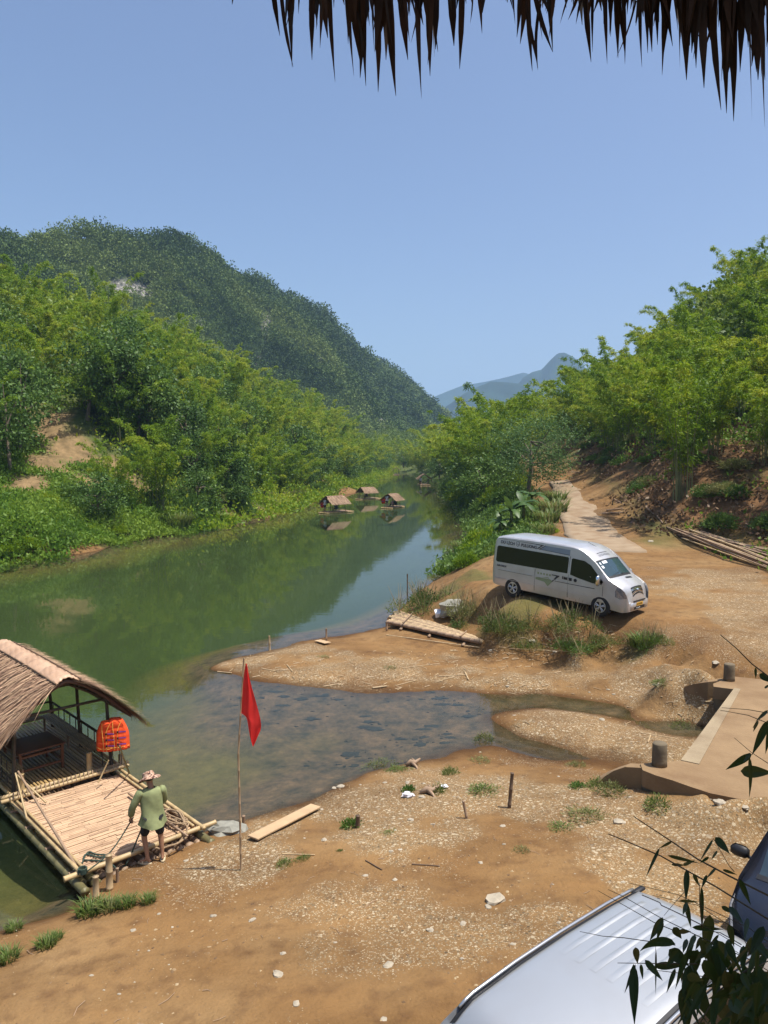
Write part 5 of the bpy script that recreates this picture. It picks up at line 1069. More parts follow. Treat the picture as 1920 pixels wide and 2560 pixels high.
def hand_joints(J, B, side, wrist, fwd, palm_n, key, s=1.0, curl=.5):
    """palm and five bent fingers from the wrist; fwd = direction of fingers, palm_n = palm normal"""
    w = Vector(wrist); f = Vector(fwd).normalized(); n = Vector(palm_n).normalized(); a = f.cross(n).normalized() * (1 if side > 0 else -1)
    J[key + 'palm'] = (tuple(w + f * .045 * s), (.030 * s, .018 * s)); J[key + 'knk'] = (tuple(w + f * .085 * s), (.034 * s, .015 * s)); B += [(key + 'wrist', key + 'palm'), (key + 'palm', key + 'knk')]
    for i, (off, L) in enumerate(((-.028, .068), (-.009, .078), (.010, .073), (.028, .058))):
        b0 = w + f * .092 * s + a * off * s; L *= s; c = curl
        p1 = b0 + (f * math.cos(c) + n * math.sin(c)) * L * .45; p2 = p1 + (f * math.cos(2 * c) + n * math.sin(2 * c)) * L * .33; p3 = p2 + (f * math.cos(2.8 * c) + n * math.sin(2.8 * c)) * L * .25
        prev = key + 'knk'
        for j, (p, r) in enumerate(((b0, .010), (p1, .009), (p2, .0085), (p3, .007))): k = '%sf%d%d' % (key, i, j); J[k] = (tuple(p), r * s); B.append((prev, k)); prev = k
    t0 = w + f * .03 * s - a * .03 * s; t1 = t0 + (f * .5 - a * .5 + n * .5).normalized() * .032 * s; t2 = t1 + (f * .8 + n * .6).normalized() * .028 * s
    prev = key + 'palm'
    for j, (p, r) in enumerate(((t0, .012), (t1, .011), (t2, .009))): k = '%st%d' % (key, j); J[k] = (tuple(p), r * s); B.append((prev, k)); prev = k
def person(loc, rz, label, pose, shirt, shorts, skin=None, hat=None, hair=True, feet=True, fine=True, sandal=None, long_sleeve=True, H=1.0):
    """pose: joint positions in metres, facing +Y, X to the right"""
    skin = skin or M_SKIN; t = thing('person', label, 'person', loc, (0, 0, rz)); p = {k: Vector(v) for k, v in pose.items() if hasattr(v, '__len__')}
    J = {}; B = []
    def j(k, r, v=None): J[k] = (tuple(v if v is not None else p[k]), r)
    j('pelvis', (.125, .095)); j('belly', (.115, .085), p['pelvis'].lerp(p['chest'], .45)); j('chest', (.125, .085)); j('neckb', (.055, .055), p['chest'].lerp(p['neck'], .75)); j('neck', .052); hd = p['head'] - p['neck']; up = hd.normalized()
    fwd = Vector(pose.get('face', (0, 1, 0))).normalized()
    j('jaw', (.058, .062), p['neck'] + hd * .42 + fwd * .022); j('head', (.074, .088)); j('crown', (.05, .058), p['head'] + up * .07)
    B += [('pelvis', 'belly'), ('belly', 'chest'), ('chest', 'neckb'), ('neckb', 'neck'), ('neck', 'jaw'), ('jaw', 'head'), ('head', 'crown')]
    for s, sg in (('L', -1), ('R', 1)):
        j('sh' + s, .055); j('el' + s, .040); J[s + 'wrist'] = (tuple(p['wr' + s]), (.027, .022)); B += [('chest', 'sh' + s), ('sh' + s, 'el' + s), ('el' + s, s + 'wrist')]
        fv = Vector(pose.get('hand' + s, p['wr' + s] - p['el' + s])); nv = Vector(pose.get('palm' + s, (-sg, 0, 0)))
        if abs(fv.normalized().dot(nv.normalized())) > .9: nv = Vector((0, 1, .2))
        if fine: hand_joints(J, B, sg, p['wr' + s], fv, nv, s, 1.0, pose.get('curl' + s, .45))
        else:
            e = p['wr' + s] + fv.normalized() * .09; J[s + 'h'] = (tuple(e), (.03, .018)); B.append((s + 'wrist', s + 'h'))
        j('hip' + s, .085); j('kn' + s, .056); j('cf' + s, .05, p['kn' + s].lerp(p['an' + s], .35)); j('an' + s, .034); B += [('pelvis', 'hip' + s), ('hip' + s, 'kn' + s), ('kn' + s, 'cf' + s), ('cf' + s, 'an' + s)]
        td = Vector(pose.get('toe' + s, (0, 1, 0))).normalized(); j('ft' + s, (.036, .026), p['an' + s] + td * .10 + Vector((0, 0, -.045))); j('to' + s, (.034, .016), p['an' + s] + td * .17 + Vector((0, 0, -.06))); j('he' + s, (.028, .028), p['an' + s] - td * .045 + Vector((0, 0, -.05)))
        B += [('an' + s, 'ft' + s), ('ft' + s, 'to' + s), ('an' + s, 'he' + s)]
    skin_obj('body', J, B, skin, t, 'pelvis', 2 if fine else 1)
    # face and ears grow out of the head as one child mesh with the hair
    c = p['head']; side = fwd.cross(up).normalized(); M3 = Matrix((side, fwd, up)).transposed()
    mb = MB(); mb.tube([c + fwd * .085 + up * .022, c + fwd * .105 - up * .012, c + fwd * .088 - up * .02], [.008, .015, .01], 6); mb.build('nose', skin, t, True)
    for sg in (-1, 1):
        mb = MB(); mb.blob(c + side * sg * .078 - up * .005, (.012, .02, .032), 8, 6, M=M3.to_4x4()); mb.build('ear', skin, t, True)
        mb = MB(); mb.blob(c + side * sg * .03 + fwd * .082 + up * .02, .011, 8, 6); mb.build('eye', M_HAIR, t, True)
    mb = MB(); mb.tube([c - side * .022 + fwd * .083 - up * .045, c + fwd * .09 - up * .046, c + side * .022 + fwd * .083 - up * .045], .005, 5); mb.build('mouth', M_SKIND, t)
    if hair:
        mb = MB(); mb.blob((0, 0, 0), 1, 14, 8, M=Matrix.Translation(c - fwd * .014 + up * .028) @ M3.to_4x4() @ Matrix.Diagonal((.086, .098, .088, 1))); mb.build('hair', M_HAIR, t, True)
    # shirt
    mb = MB(); hem = pose.get('hem', -.09); P0 = p['pelvis'] + Vector((0, -.01, hem)); P1 = p['pelvis'].lerp(p['chest'], .4); P2 = p['chest'] + Vector((0, 0, .02)); P3 = (p['shL'] + p['shR']) / 2 + Vector((0, 0, .01)); P4 = p['neck'].lerp(P3, .35); sdv = (p['shR'] - p['shL']).normalized(); n_ = 28; rows = []; wob = random.Random(3)
    for (c_, rx, ry, k_) in ((P0, .25, .205, .02), (P0.lerp(P1, .4), .225, .18, .014), (P0.lerp(P1, .75), .198, .145, .012), (P1, .195, .14, .010), (P1.lerp(P2, .5), .20, .14, .010), (P2, .21, .14, .008), (P3 - Vector((0, 0, .03)), .222, .118, .004), (P3 + Vector((0, 0, .03)), .17, .09, .0), (P4, .075, .07, 0)):
        r0 = len(rows)
        for i in range(n_):
            a = 2 * math.pi * i / n_; w_ = k_ * (math.sin(3 * a + r0 * .04) + .6 * math.sin(7 * a + 1.3 + r0 * .1)); rows.append(c_ + sdv * (rx + w_) * math.cos(a) + Vector((-sdv.y, sdv.x, 0)) * (ry + w_) * math.sin(a) + Vector((0, 0, (.02 * math.sin(2 * a + 1) if c_ is P0 else 0))))
    mb.add(rows, [(i * n_ + k, i * n_ + (k + 1) % n_, (i + 1) * n_ + (k + 1) % n_, (i + 1) * n_ + k) for i in range(8) for k in range(n_)])
    for s in 'LR':
        ps, pe = p['sh' + s], p['el' + s]; inn = ps.lerp(P3, .3); pts = [inn, ps, ps.lerp(pe, .3), ps.lerp(pe, .65), pe]; rs = [.075, .088, .078, .072, .066]
        if long_sleeve: q_ = p['wr' + s]; pts += [pe.lerp(q_, .3), pe.lerp(q_, .55), pe.lerp(q_, .82)]; rs += [.066, .06, .062]
        else: pts = pts[:4]; rs = rs[:4]
        rs = [r + .005 * math.sin(i * 2.7) for i, r in enumerate(rs)]; mb.tube(pts, rs, 14, True)
    sh_ = mb.build('shirt', shirt, t, True); ms_ = sh_.modifiers.new('s', 'SUBSURF'); ms_.levels = 1; ms_.render_levels = 1
    J3 = {'p': (tuple(p['pelvis'] + Vector((0, 0, .02))), (.15, .115))}; B3 = []
    for s in 'LR':
        J3['h' + s] = (tuple(p['hip' + s] + Vector((0, 0, -.02))), .095); J3['k' + s] = (tuple(p['hip' + s].lerp(p['kn' + s], pose.get('short', .86))), (.092, .092)); B3 += [('p', 'h' + s), ('h' + s, 'k' + s)]
    skin_obj('shorts', J3, B3, shorts, t, 'p', 2)
    if hat: hat(t, c, up, M3)
    if sandal:
        for s in 'LR':
            td = Vector(pose.get('toe' + s, (0, 1, 0))).normalized(); a = p['an' + s]; n_ = Vector((-td.y, td.x, 0)); P = []
            for i in range(14):
                th = 2 * math.pi * i / 14; P.append((a.x + td.x * (.065 + .14 * math.cos(th)) + n_.x * .052 * math.sin(th), a.y + td.y * (.065 + .14 * math.cos(th)) + n_.y * .052 * math.sin(th)))
            mb = MB(); z = a.z - .095; mb.prism(P, z, z + .02)
            mb.tube([a + td * .09 + n_ * .048 + Vector((0, 0, -.08)), a + td * .09 + Vector((0, 0, -.012)), a + td * .09 - n_ * .048 + Vector((0, 0, -.08))], .014, 6); mb.build('sandal', sandal, t)
    return t
STAND = dict(pelvis=(0, 0, .93), chest=(0, -.01, 1.26), neck=(0, .01, 1.45), head=(0, .03, 1.58), shL=(-.19, -.01, 1.37), elL=(-.25, 0, 1.09), wrL=(-.26, .08, .86), shR=(.19, -.01, 1.37), elR=(.25, 0, 1.09), wrR=(.26, .08, .86), hipL=(-.09, 0, .89), knL=(-.1, .02, .49), anL=(-.11, 0, .09), hipR=(.09, 0, .89), knR=(.1, .02, .49), anR=(.11, 0, .09))
def bucket_hat(mat):
    def f(t, c, up, M3):
        mb = MB(); M = Matrix.Translation(c + up * .02) @ M3.to_4x4(); n = 28
        prof = [(.205, -.035), (.20, -.028), (.16, -.005), (.112, .015), (.106, .03), (.102, .075), (.092, .095), (.05, .108), (.0, .11)]
        V = []
        for i, (r, z) in enumerate(prof):
            for k in range(n):
                a = 2 * math.pi * k / n; w = .02 * math.sin(2 * a + .5) * (1 if i < 3 else 0); V.append(M @ Vector((r * math.cos(a) * 1.0, r * math.sin(a) * 1.05, z + w)))
        F = [(i * n + k, i * n + (k + 1) % n, (i + 1) * n + (k + 1) % n, (i + 1) * n + k) for i in range(len(prof) - 1) for k in range(n)]
        mb.add(V, F); o = mb.build('hat', mat, t, True); o.modifiers.new('s', 'SOLIDIFY').thickness = .004
    return f
m, nt, b = nodes('hat_camouflage'); co = coords(nt); v = tex(nt, 'vor', 34, co); s_ = nt.nodes.new('ShaderNodeSeparateColor'); nt.links.new(v.outputs['Color'], s_.inputs[0])
nt.links.new(ramp(nt, s_.outputs[0], [(0, (.10, .045, .03)), (.45, (.42, .25, .17)), (.7, (.55, .38, .28)), (1, (.17, .07, .05))], 'CONSTANT').outputs[0], b.inputs['Base Color']); b.inputs['Roughness'].default_value = .9; M_HAT = m
M_SHIRT = cloth('olive_shirt_cloth', (.25, .28, .125), .3); M_BLACK = cloth('black_cloth', (.012, .012, .014)); M_SAND = simple('sandal_cream', (.6, .48, .3), .6)
mp = dict(STAND); mp.update(pelvis=(.0, 0, .90), chest=(-.005, .05, 1.22), neck=(-.01, .085, 1.41), head=(-.03, .12, 1.535), shL=(-.20, .04, 1.33), elL=(-.34, .06, 1.06), wrL=(-.36, .18, .83), handL=(-.1, .4, -.75), palmL=(1, 0, 0), curlL=.85,
    shR=(.19, .05, 1.33), elR=(.235, .16, 1.06), wrR=(.10, .36, .93), handR=(-.6, .7, -.1), palmR=(-.3, 0, -1), curlR=.8, hipL=(-.10, 0, .86), knL=(-.15, .05, .49), anL=(-.10, -.02, .10), hipR=(.09, 0, .86), knR=(.14, .03, .48), anR=(.16, .0, .10), toeL=(-.8, .6, 0), toeR=(.15, 1, 0), face=(-.25, .85, -.4), hem=-.17, short=.98)
mloc = GT(384, 2156); MAN_RZ = .42
man = person((mloc.x, mloc.y, mloc.z + .0), MAN_RZ, 'man in olive shirt, black shorts and bucket hat, seen from behind beside the raft', mp, M_SHIRT, M_BLACK, hat=bucket_hat(M_HAT), hair=True, sandal=M_SAND)
MANM = Matrix.Translation(mloc) @ Matrix.Rotation(MAN_RZ, 4, 'Z')
print('man at', mloc)
# ================================================================== NEAR RAFT
RZ = math.atan2(.68, .733); RO = Vector((-4.43, 13.61, 0)); RM = Matrix.Translation(RO) @ Matrix.Rotation(RZ, 4, 'Z')
raft = thing('bamboo_raft', 'large bamboo raft with thatched shelter and pale slatted front deck moored at the bank', 'raft', RO, (0, 0, RZ))
def bam_mat(name, a, b_, d):
    m, nt, b = nodes(name); co = coords(nt); n = tex(nt, 'noise', 5, co, 6); ge = nt.nodes.new('ShaderNodeAttribute'); ge.attribute_name = 'tint'
    c = ramp(nt, n.outputs[0], [(.25, b_), (.5, a), (.8, tuple(min(1, x * 1.15) for x in a))]).outputs[0]
    c = mix(nt, c, d, mth(nt, 'MULTIPLY', ge.outputs['Fac'], .65)); nt.links.new(c, b.inputs['Base Color']); b.inputs['Roughness'].default_value = .5; bump(nt, b, n.outputs[0], .25, .01); return m
M_DECK = bam_mat('deck_bamboo', (.47, .30, .17), (.36, .215, .115), (.19, .105, .05)); M_FLOOR = bam_mat('floor_bamboo', (.42, .28, .12), (.30, .19, .08), (.16, .10, .05)); M_POST = simple('dark_post', (.10, .075, .05), .8, scale=8, var=.5)
M_GREENB = simple('green_bamboo', (.17, .15, .065), .5, scale=3, var=.4); M_RAIL = simple('rail_bamboo', (.50, .36, .18), .5, scale=4, var=.3)
def slats(x0, x1, y0, y1, z, w, along='X', name='front_deck', mat=None, parent=raft, seg=(.5, 1.2), th=.018, seed=3, gapc=.005):
    r_ = random.Random(seed); V = []; F = []; TT = []
    a0, a1, b0, b1 = (x0, x1, y0, y1) if along == 'X' else (y0, y1, x0, x1)
    b = b0
    while b < b1 - w * .4:
        ww = w * r_.uniform(.75, 1.2); a = a0 + r_.uniform(-.02, .03)
        while a < a1 - .02:
            L = min(r_.uniform(*seg), a1 + r_.uniform(-.02, .02) - a); 
            if L < .05: break
            zz = z + r_.uniform(-.006, .008); t = r_.random() ** 2; cc = []
            for k, (db, dzz) in enumerate(((.0, -.004), (.25, .006), (.5, .009), (.75, .006), (1., -.004))): cc.append((b + gapc + db * (ww - 2 * gapc), dzz))
            i0 = len(V); pinch = .003
            for aa in (a + pinch, a + L - pinch):
                for (bb, dzz) in cc: V.append((aa, bb, zz + dzz) if along == 'X' else (bb, aa, zz + dzz)); TT.append(t)
                V.append((aa, cc[-1][0], zz - th) if along == 'X' else (cc[-1][0], aa, zz - th)); V.append((aa, cc[0][0], zz - th) if along == 'X' else (cc[0][0], aa, zz - th)); TT += [t, t]
            for k in range(7): F.append((i0 + k, i0 + (k + 1) % 7, i0 + 7 + (k + 1) % 7, i0 + 7 + k))
            a += L
        b += ww
    return np_mesh(name, V, F, mat or M_DECK, parent, tint=TT)
HW = 1.2; FD = 3.55; RL_ = 8.2
for k in range(13):
    x = -HW + .1 + k * (2 * HW - .2) / 12; mb = MB(); mb.bamboo((x, -.05 + rr.uniform(-.05, .1), .06), (x, RL_ + rr.uniform(-.2, .3), .06), .085, .45, 9); mb.build('hull_log', M_GREENB if k in (0, 1) else M_OLD, raft, True)
for k, x in enumerate((-HW - .02, HW + .0)):
    mb = MB(); mb.bamboo((x, -.38, .16), (x, RL_, .16), .075, .4, 10); mb.build('hull_log', M_GREENB, raft, True)
for y in (.25, 1.4, 2.5, 3.4, 5, 6.5, 7.8):
    mb = MB(); mb.bamboo((-HW - .05, y, .2), (HW + .05, y, .2), .055, .4, 7); mb.build('crossbar', M_OLD, raft, True)
slats(-HW + .03, HW - .03, .02, FD, .31, .062, 'X', 'front_deck', M_DECK, seg=(.25, .8), gapc=.006)
slats(-HW + .05, HW - .05, FD + .12, RL_ - .1, .40, .085, 'Y', 'rear_floor', M_FLOOR, seg=(3.5, 4.5), seed=8, gapc=.012)
def rpole(a, b, r, mat=M_RAIL, nm='rail', **k):
    mb = MB(); mb.bamboo(a, b, r, k.pop('seg', .38), 8, **k); return mb.build(nm, mat, raft, True)
for sg in (-1, 1):
    rpole((sg * (HW - .02), -.15, .37), (sg * (HW - .02), FD + .2, .37), .038); rpole((sg * (HW - .12), .1, .36), (sg * (HW - .12), FD, .36), .028); rpole((sg * (HW - .04), FD + .2, .47), (sg * (HW - .04), RL_ - .1, .47), .04, M_FLOOR)
rpole((-HW - .25, -.06, .34), (HW + .3, -.02, .34), .05, nm='front_pole'); rpole((-HW - .18, FD + .02, .42), (HW + .16, FD + .02, .44), .045, nm='cross_pole'); rpole((-HW - .15, FD + .15, .45), (HW + .2, FD + .15, .46), .05, nm='cross_pole')
rpole((-HW - .1, RL_, .44), (HW + .1, RL_, .44), .05, nm='cross_pole')
mb = MB()
for k in range(26):
    x = -HW + .06 + k * (2 * HW - .1) / 25; mb.tube([(x, FD - .03, .45), (x + .03, FD + .085, .53), (x + .05, FD + .2, .47)], .010, 5)
mb.build('lashing', M_OLD, raft)
rpole((.55, FD + .26, .38), (.55, FD + .26, .88), .065, nm='stub_post'); rpole((-.92, FD + .2, .38), (-.92, FD + .2, .83), .07, nm='stub_post'); rpole((HW + .02, FD + .12, .35), (HW + .1, FD + .3, .62), .06, nm='stub_post')
posts = [(-1.02, 3.95), (-1.02, 5.7), (-1.02, 7.5), (1.05, 3.8), (1.02, 5.5), (1.02, 7.4)]
for (x, y) in posts: rpole((x, y, .35), (x * .93, y, 2.02 if abs(y - 5.6) > .5 else 2.1), .042, M_POST, 'post')
for sg in (-1, 1):
    rpole((sg * 1.03, 4.0, 1.05), (sg * 1.03, 7.5, 1.05), .03, M_POST, 'side_rail'); 
    for k in range(9): rpole((sg * 1.03, 4.3 + k * .38, .5), (sg * 1.03, 4.3 + k * .38, 1.04), .014, M_POST, 'baluster', seg=.3)
    slats(sg * .88 - .17, sg * .88 + .17, 4.1, 7.4, .78, .055, 'Y', 'bench', M_FLOOR, seg=(3.2, 3.4), seed=5 + sg)
    for y in (4.2, 5.6, 7.2): rpole((sg * .75, y, .4), (sg * .75, y, .77), .03, M_OLD, 'bench_leg', seg=.3)
rpole((-1.02, 7.5, 1.05), (1.02, 7.5, 1.05), .03, M_POST, 'side_rail'); rpole((-1.0, 7.5, .45), (.3, 7.5, 1.5), .025, M_POST, 'brace')
slats(-.95, .7, 7.05, 7.42, .80, .07, 'X', 'bench', M_FLOOR, seg=(1.5, 1.7), seed=12)
# thatched roof: curved shell with straw strands
def roof_prof(s, hw=1.42, zr=2.74, ze=1.62):
    """s in -1..1 across -> x,z : rounded top with straighter skirts"""
    a = abs(s); x = hw * math.copysign(a ** .92, s); z = zr - (zr - ze) * (a ** 1.32); return x, z
def thatch(parent, y0, y1, prof, strands=5200, seed=4, mat=None, L=(.35, .75), w=.022, thick=.07, arch=.35, nm='thatch_roof', eave=.25, end_open=True, ragged=.12):
    r_ = random.Random(seed); ns, ny_ = 22, 14; V = []; F = []; TT = []
    def sp(s, y, off=0):
        x, z = prof(s); x2, z2 = prof(min(1, s + .01)); x1, z1 = prof(max(-1, s - .01)); n = Vector((-(z2 - z1), 0, x2 - x1)).normalized(); return Vector((x, y, z)) + n * off
    for side in (0, 1):
        off = 0 if side else -thick
        for i in range(ns + 1):
            s = -1 + 2 * i / ns; e = arch * (1 - s * s)
            for j in range(ny_ + 1): V.append(sp(s, (y0 + arch * s * s * -.0 + (arch * abs(s) ** 2 - arch) * 0) + (y1 - y0) * j / ny_, off)); TT.append(.02)  # shell tinted dark: shade in the gaps between strands put into its colour
    m1 = (ns + 1) * (ny_ + 1)
    for i in range(ns):
        for j in range(ny_):
            a = i * (ny_ + 1) + j; F.append((a, a + 1, a + ny_ + 2, a + ny_ + 1)); a += m1; F.append((a, a + ny_ + 1, a + ny_ + 2, a + 1))
        for j in (0, ny_): a = i * (ny_ + 1) + j; F.append((a, a + ny_ + 1, a + ny_ + 1 + m1, a + m1))
    for k in range(strands):
        sg = -1 if r_.random() < .5 else 1; s = sg * r_.uniform(.02, 1.0) ** .8; y = r_.uniform(y0 - .03, y1 + .03); ll = r_.uniform(*L); slope = r_.gauss(0, .16)
        if r_.random() < .14: y = r_.choice((y0, y1)) + r_.uniform(-.04, .04); slope += (-.35 if y < (y0 + y1) / 2 else .35)
        off = r_.uniform(.0, .05); lift = r_.uniform(.0, .05) + (.16 * r_.random() if r_.random() < .4 else 0) * min(1, w / .03); pts = []
        for q in range(4):
            ds = ll * q / 3 / 1.75; ss = s + sg * ds; yy_ = y + slope * ll * q / 3
            if abs(ss) <= 1: P = sp(ss, yy_, off + lift * q / 3)
            else:
                ex = (abs(ss) - 1) * 1.75; P0 = sp(sg * 1.0, yy_, off + lift * q / 3); x1, z1 = prof(sg * .97); x2, z2 = prof(sg); dv = Vector((x2 - x1, 0, z2 - z1)).normalized(); P = P0 + dv * ex * (1 if ex < eave else eave / ex) + Vector((0, 0, -.3 * ex * ex))
            pts.append(P)
        i0 = len(V); t = r_.random() ** .8; ww = w * r_.uniform(.5, 1.5)
        for q, P in enumerate(pts):
            sd = Vector((0, 1, 0)) * ww * (.5, .55, .4, .06)[q]; V += [P - sd, P + sd]; TT += [t, t]
        for q in range(3): F.append((i0 + 2 * q, i0 + 2 * q + 1, i0 + 2 * q + 3, i0 + 2 * q + 2))
    return np_mesh(nm, [tuple(v) for v in V], F, mat or M_THATCH, parent, tint=TT)
m, nt, b = nodes('straw_thatch'); co = coords(nt); n = tex(nt, 'noise', 1.5, co, 5); at_ = nt.nodes.new('ShaderNodeAttribute'); at_.attribute_name = 'tint'
c = ramp(nt, at_.outputs['Fac'], [(0, (.10, .055, .035)), (.3, (.30, .18, .11)), (.65, (.46, .30, .185)), (1, (.60, .42, .26))]).outputs[0]
nt.links.new(mix(nt, c, (.7, .62, .58), mth(nt, 'MULTIPLY', n.outputs[0], .8), 'MULTIPLY'), b.inputs['Base Color']); b.inputs['Roughness'].default_value = .8; M_THATCH = m
RF0, RF1 = 3.5, 7.75
def prof_hero(s): return roof_prof(s, 1.45, 2.72, 1.62)
th = thatch(raft, RF0, RF1, prof_hero, 9000, 4, L=(.2, .85), w=.026)
# ridge cover: bark sheets folded over the ridge, with binding canes
V = []; F = []; TT = []; nseg = 34; na = 12
for j in range(nseg + 1):
    y = RF0 - .05 + (RF1 - RF0 + .1) * j / nseg; puff = .05 + .022 * ((j * 7 % 10) / 10) + .02 * math.sin(j * 1.9)
    for i in range(na + 1):
        s = -.15 + .3 * i / na; x, z = prof_hero(s); V.append((x * 1.0, y + .02 * math.sin(i * 2.1), z + puff + .03 * (1 - (s / .15) ** 2) + .012 * math.sin(i * 3.7 + j * 2.3))); TT.append((((j // 3) * 37 % 11) / 11) * (.6 + .4 * ((i * 5 + j) % 3)))
for j in range(nseg):
    for i in range(na): a = j * (na + 1) + i; F.append((a, a + 1, a + na + 2, a + na + 1))
M_RIDGE = bam_mat('ridge_bark', (.52, .34, .22), (.42, .26, .16), (.30, .18, .11))
rc = np_mesh('ridge_cover', V, F, M_RIDGE, th, tint=TT, smooth=True); rc.modifiers.new('s', 'SOLIDIFY').thickness = .02
for sg in (-1, 1):
    x, z = prof_hero(.16 * sg); mb = MB(); mb.bamboo((x, RF0 - .1, z + .09), (x, RF1 + .1, z + .09), .018, .3, 6, bow=.03); mb.build('binding_cane', M_DRYD, th, True)
for (x, z) in ((-1.0, 1.98), (1.0, 1.98), (0, 2.6)): rpole((x, RF0 + .1, z), (x, RF1 - .1, z), .035, M_POST, 'roof_beam')
for y in (3.95, 5.6, 7.45): rpole((-1.05, y, 1.98), (1.05, y, 1.98), .035, M_POST, 'tie_beam'); rpole((-1.05, y, 1.98), (0, y, 2.6), .03, M_POST, 'rafter'); rpole((1.05, y, 1.98), (0, y, 2.6), .03, M_POST, 'rafter')
# table under the shelter
M_TABLE = simple('table_wood', (.17, .065, .03), .5, scale=4, var=.3)
tb = thing('wooden_table', 'low reddish brown wooden table under the raft shelter', 'table', RM @ Vector((-.25, 4.75, .415)), (0, 0, RZ + .05)); mb = MB(); mb.box((0, .2, .57), (.52, .5, .018), bev=.008); mb.build('tabletop', M_TABLE, tb)
for sx in (-.46, .46):
    for sy in (-.24, .64): mb = MB(); mb.box((sx, sy, .275), (.028, .028, .275)); mb.build('leg', M_TABLE, tb)
for z in (.16, .46):
    for (c, h) in (((0, -.24, z), (.43, .015, .022)), ((0, .64, z), (.43, .015, .022)), ((-.46, .2, z + .05), (.015, .41, .022)), ((.46, .2, z + .05), (.015, .41, .022))): mb = MB(); mb.box(c, h); mb.build('stretcher', M_TABLE, tb)
# person standing in the shade of the shelter
sp_ = dict(STAND); sp_.update(elL=(-.27, .1, 1.12), wrL=(-.1, .3, 1.05), elR=(.27, .1, 1.12), wrR=(.12, .3, 1.05), short=.6)
person(RM @ Vector((-.5, 6.0, .42)), RZ + math.pi, 'person standing in deep shade behind the table under the raft shelter', sp_, cloth('grey_shirt', (.13, .12, .11)), M_BLACK, M_SKIND, fine=False, long_sleeve=False)
# life jackets hung on the right front post
M_ORANGE = cloth('orange_fabric', (.85, .085, .012), .12); M_PURPLE = simple('purple_webbing', (.18, .05, .30), .7); M_YEL = simple('yellow_piping', (.85, .42, .08), .7)
def jacket(loc, rz, label, s=1.0, tilt=0):
    t = thing('life_jacket', label, 'life jacket', loc, (tilt, 0, rz), 'life jackets hung on the shelter post'); t.scale = (s * .84, s, s * 1.08); V = []; F = []; na, nz = 30, 14
    for j in range(nz + 1):
        q = j / nz; z = .62 * q
        w = .30 - .02 * q if q < .55 else .285 - .42 * (q - .55) ** 1.4; d = .13 - .05 * q + .015 * math.sin(j * 2.2)
        for i in range(na):
            a = 2 * math.pi * i / na; pf = 1 + .06 * math.cos(8 * a) * (1 - q * .5); V.append((w * math.copysign(abs(math.cos(a)) ** .7, math.cos(a)) * pf, d * math.sin(a) * pf, z))
    for j in range(nz):
        for i in range(na): a = j * na + i; b_ = j * na + (i + 1) % na; F.append((a, b_, b_ + na, a + na))
    mb = MB(); mb.add(V, F); c0 = len(mb.v); o = mb.build('shell', M_ORANGE, t, True); o.modifiers.new('s', 'SOLIDIFY').thickness = .03
    mb = MB(); mb.tube([(-.10, -.075, .60), (-.085, -.125, .45), (-.06, -.150, .3), (-.05, -.152, .02)], .008, 5); mb.tube([(.12, -.07, .60), (.06, -.115, .50), (.03, -.145, .42), (.03, -.155, .02)], .008, 5); mb.tube([(-.3, -.04, .07), (-.15, -.15, .07), (.1, -.16, .07), (.3, -.04, .07)], .007, 5); mb.build('piping', M_YEL, t)
    for z in ((.14, .27, .40) if 'front' in label else ()):
        mb = MB(); mb.box((.16, -.155, z), (.085, .006, .011)); mb.build('strap', M_PURPLE, t); mb = MB(); mb.box((.04, -.17, z), (.02, .008, .02)); mb.build('buckle', M_BLACK, t)
    for x in (-.12, .1): mb = MB(); mb.tube([(x, -.1, 0), (x + .02, -.12, -.15), (x, -.1, -.3)], .012, 5); mb.build('tie', M_BLACK, t)
    return t
jacket(RM @ Vector((1.02, 3.36, .98)), RZ - .55, 'front orange life jacket with purple straps hung on the raft shelter post', 1.0)
jacket(RM @ Vector((.86, 3.50, .96)), RZ - .75, 'orange life jacket mostly hidden behind the front one on the post', .98, .05)
jacket(RM @ Vector((1.06, 3.55, .98)), RZ - .5, 'rearmost orange life jacket on the shelter post', .95, -.04)
# loose poles on the raft
def C1(u, v, z): return Vector(G(u * .3858, 1580 + v * .3858, z))
def lpole(a, b, r, label, mat=M_RAIL, bow=0):
    m_ = (a + b) / 2; mb = MB(); mb.bamboo(a - m_, b - m_, r, .4, 8, bow=bow, taper=.8); o = mb.build('bamboo_pole', mat, None, True, None, m_); tag(o, label, 'pole', 'poles lying on the raft'); return o
lpole(C1(488, 1512, .36), C1(118, 905, 1.0), .028, 'brown punting pole leaning down the left side of the front deck', M_OLD)
lpole(C1(178, 1225, .34), C1(100, 915, 1.0), .022, 'pale pole leaning against the left front corner of the shelter'); lpole(C1(298, 1105, .36), C1(110, 925, .85), .02, 'short pale pole crossing the left corner of the shelter')
lpole(C1(835, 1045, .40), C1(1215, 1322, .40), .026, 'brown pole lying along the right side of the front deck', M_OLD); lpole(C1(855, 965, .05), C1(775, 740, 1.5), .022, 'green bamboo pole slanting into the water beside the life jackets', M_GREENB); lpole(C1(636, 978, .45), C1(705, 830, .9), .018, 'short pole leaning on the right front of the shelter')
